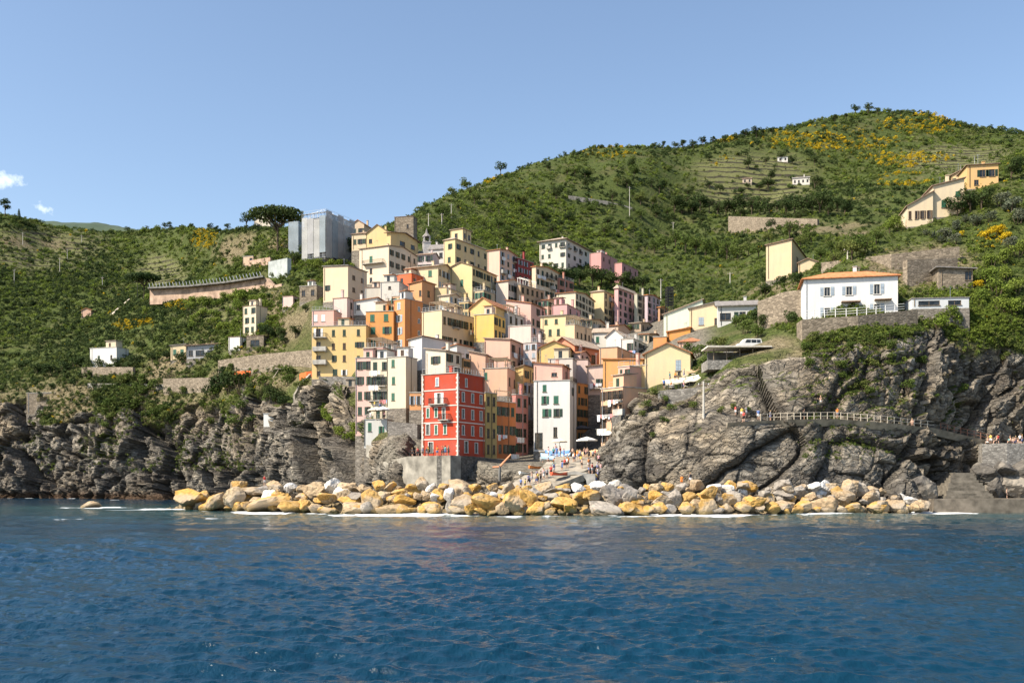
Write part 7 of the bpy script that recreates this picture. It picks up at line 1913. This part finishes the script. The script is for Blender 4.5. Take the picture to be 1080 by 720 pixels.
U = random.uniform
def along(pts, t, dy=(0, 1)):
    xs = [p[0] for p in pts]; px = xs[0] + (xs[-1] - xs[0]) * t
    return px, float(np.interp(px, xs, [p[1] for p in pts])), float(np.interp(px, xs, [p[2] for p in pts])) + U(*dy)
crowd(26, lambda: along(SLP, U(.15, 1), (-.5, 2)), 'on the slipway', 'people on the slipway')
crowd(34, lambda: (U(570, 634), U(478, 488), U(170, 186)), 'in the marina square', 'people in the marina square')
crowd(12, lambda: (U(612, 636), U(492, 506), U(158, 166)), 'right of the arch bridge', 'people beside the arch bridge')
crowd(12, lambda: along([(432, 479.5, 181.5), (474, 478.5, 177)], U(0, 1), (-.4, 1)), 'on the red house sea wall', 'people on the sea wall')
crowd(16, lambda: along([p for p in WK if p[0] < 935], U(.05, .7), (-.3, 2)), 'on the cliff walkway', 'people on the cliff walkway')
crowd(16, lambda: (U(1038, 1082), U(464, 470), U(162, 167)), 'among bathers on the right platform', 'bathers on the right platform', ('stand', 'sit', 'sit', 'walk'))
crowd(12, lambda: (U(697, 748), U(407, 411), U(173, 179)), 'under the restaurant awning', 'guests of the promontory restaurant', ('stand', 'sit'))
crowd(7, lambda: (U(388, 407), 442, U(207.5, 211)), 'on the terrace of the low grey house', 'guests on the grey house terrace', ('stand', 'sit'))
for (px, py, Y, ps, w_, sh_, st_) in ((719, 512, 150, 'stand', 'in brown below the smooth grey slab', 6, 6), (728, 510, 150, 'walk', 'beside the brown clad person below the slab', 3, 0), (1062, 524, 151, 'stand', 'alone on the quay below the bathers', 0, 3), (279, 508, 158, 'stand', 'on the boulders at the left', 2, 0), (414, 516, 147, 'sit', 'on the boulders below the pale sea wall', 0, 1), (536, 517, 149, 'sit', 'at the foot of the slipway', 2, 3), (977, 528, 149, 'stand', 'on the rocks left of the quay', 5, 5), (962, 449, 157, 'sit', 'at the end of the cliff walkway', 2, 3)):
    p = on_top(px, py, Y) or at(px, py, Y)
    person(p, ps, U(-1, 1), w_, None, sh_, st_)
# tables on the square
tb_top = MB(); tb_top.lathe([(0.001, .74), (.42, .74), (.42, .70), (.001, .70)], 12); tb_leg = MB(); tb_leg.tube((0, 0, 0), (0, 0, .7), .04, n=6); tb_leg.lathe([(.25, 0), (.25, .03), (.04, .05)], 10)
tt, tl = tb_top.mesh('tabletop', C_WHITE), tb_leg.mesh('leg', C_IRON)
for (where, grp, fn, n) in (('under the big white parasol', 'cafe tables under the white parasol', lambda: (U(609, 628), 476, U(184, 189)), 6), ('on the promontory restaurant terrace', 'restaurant tables on the promontory', lambda: (U(698, 746), 408, U(173, 178)), 8)):
    for _ in range(n):
        p = on_top(*fn())
        if p is None: continue
        o = empty('round_table', p, 0, 'small round white cafe table ' + where, 'table', grp); put('tabletop', tt, o); put('leg', tl, o)
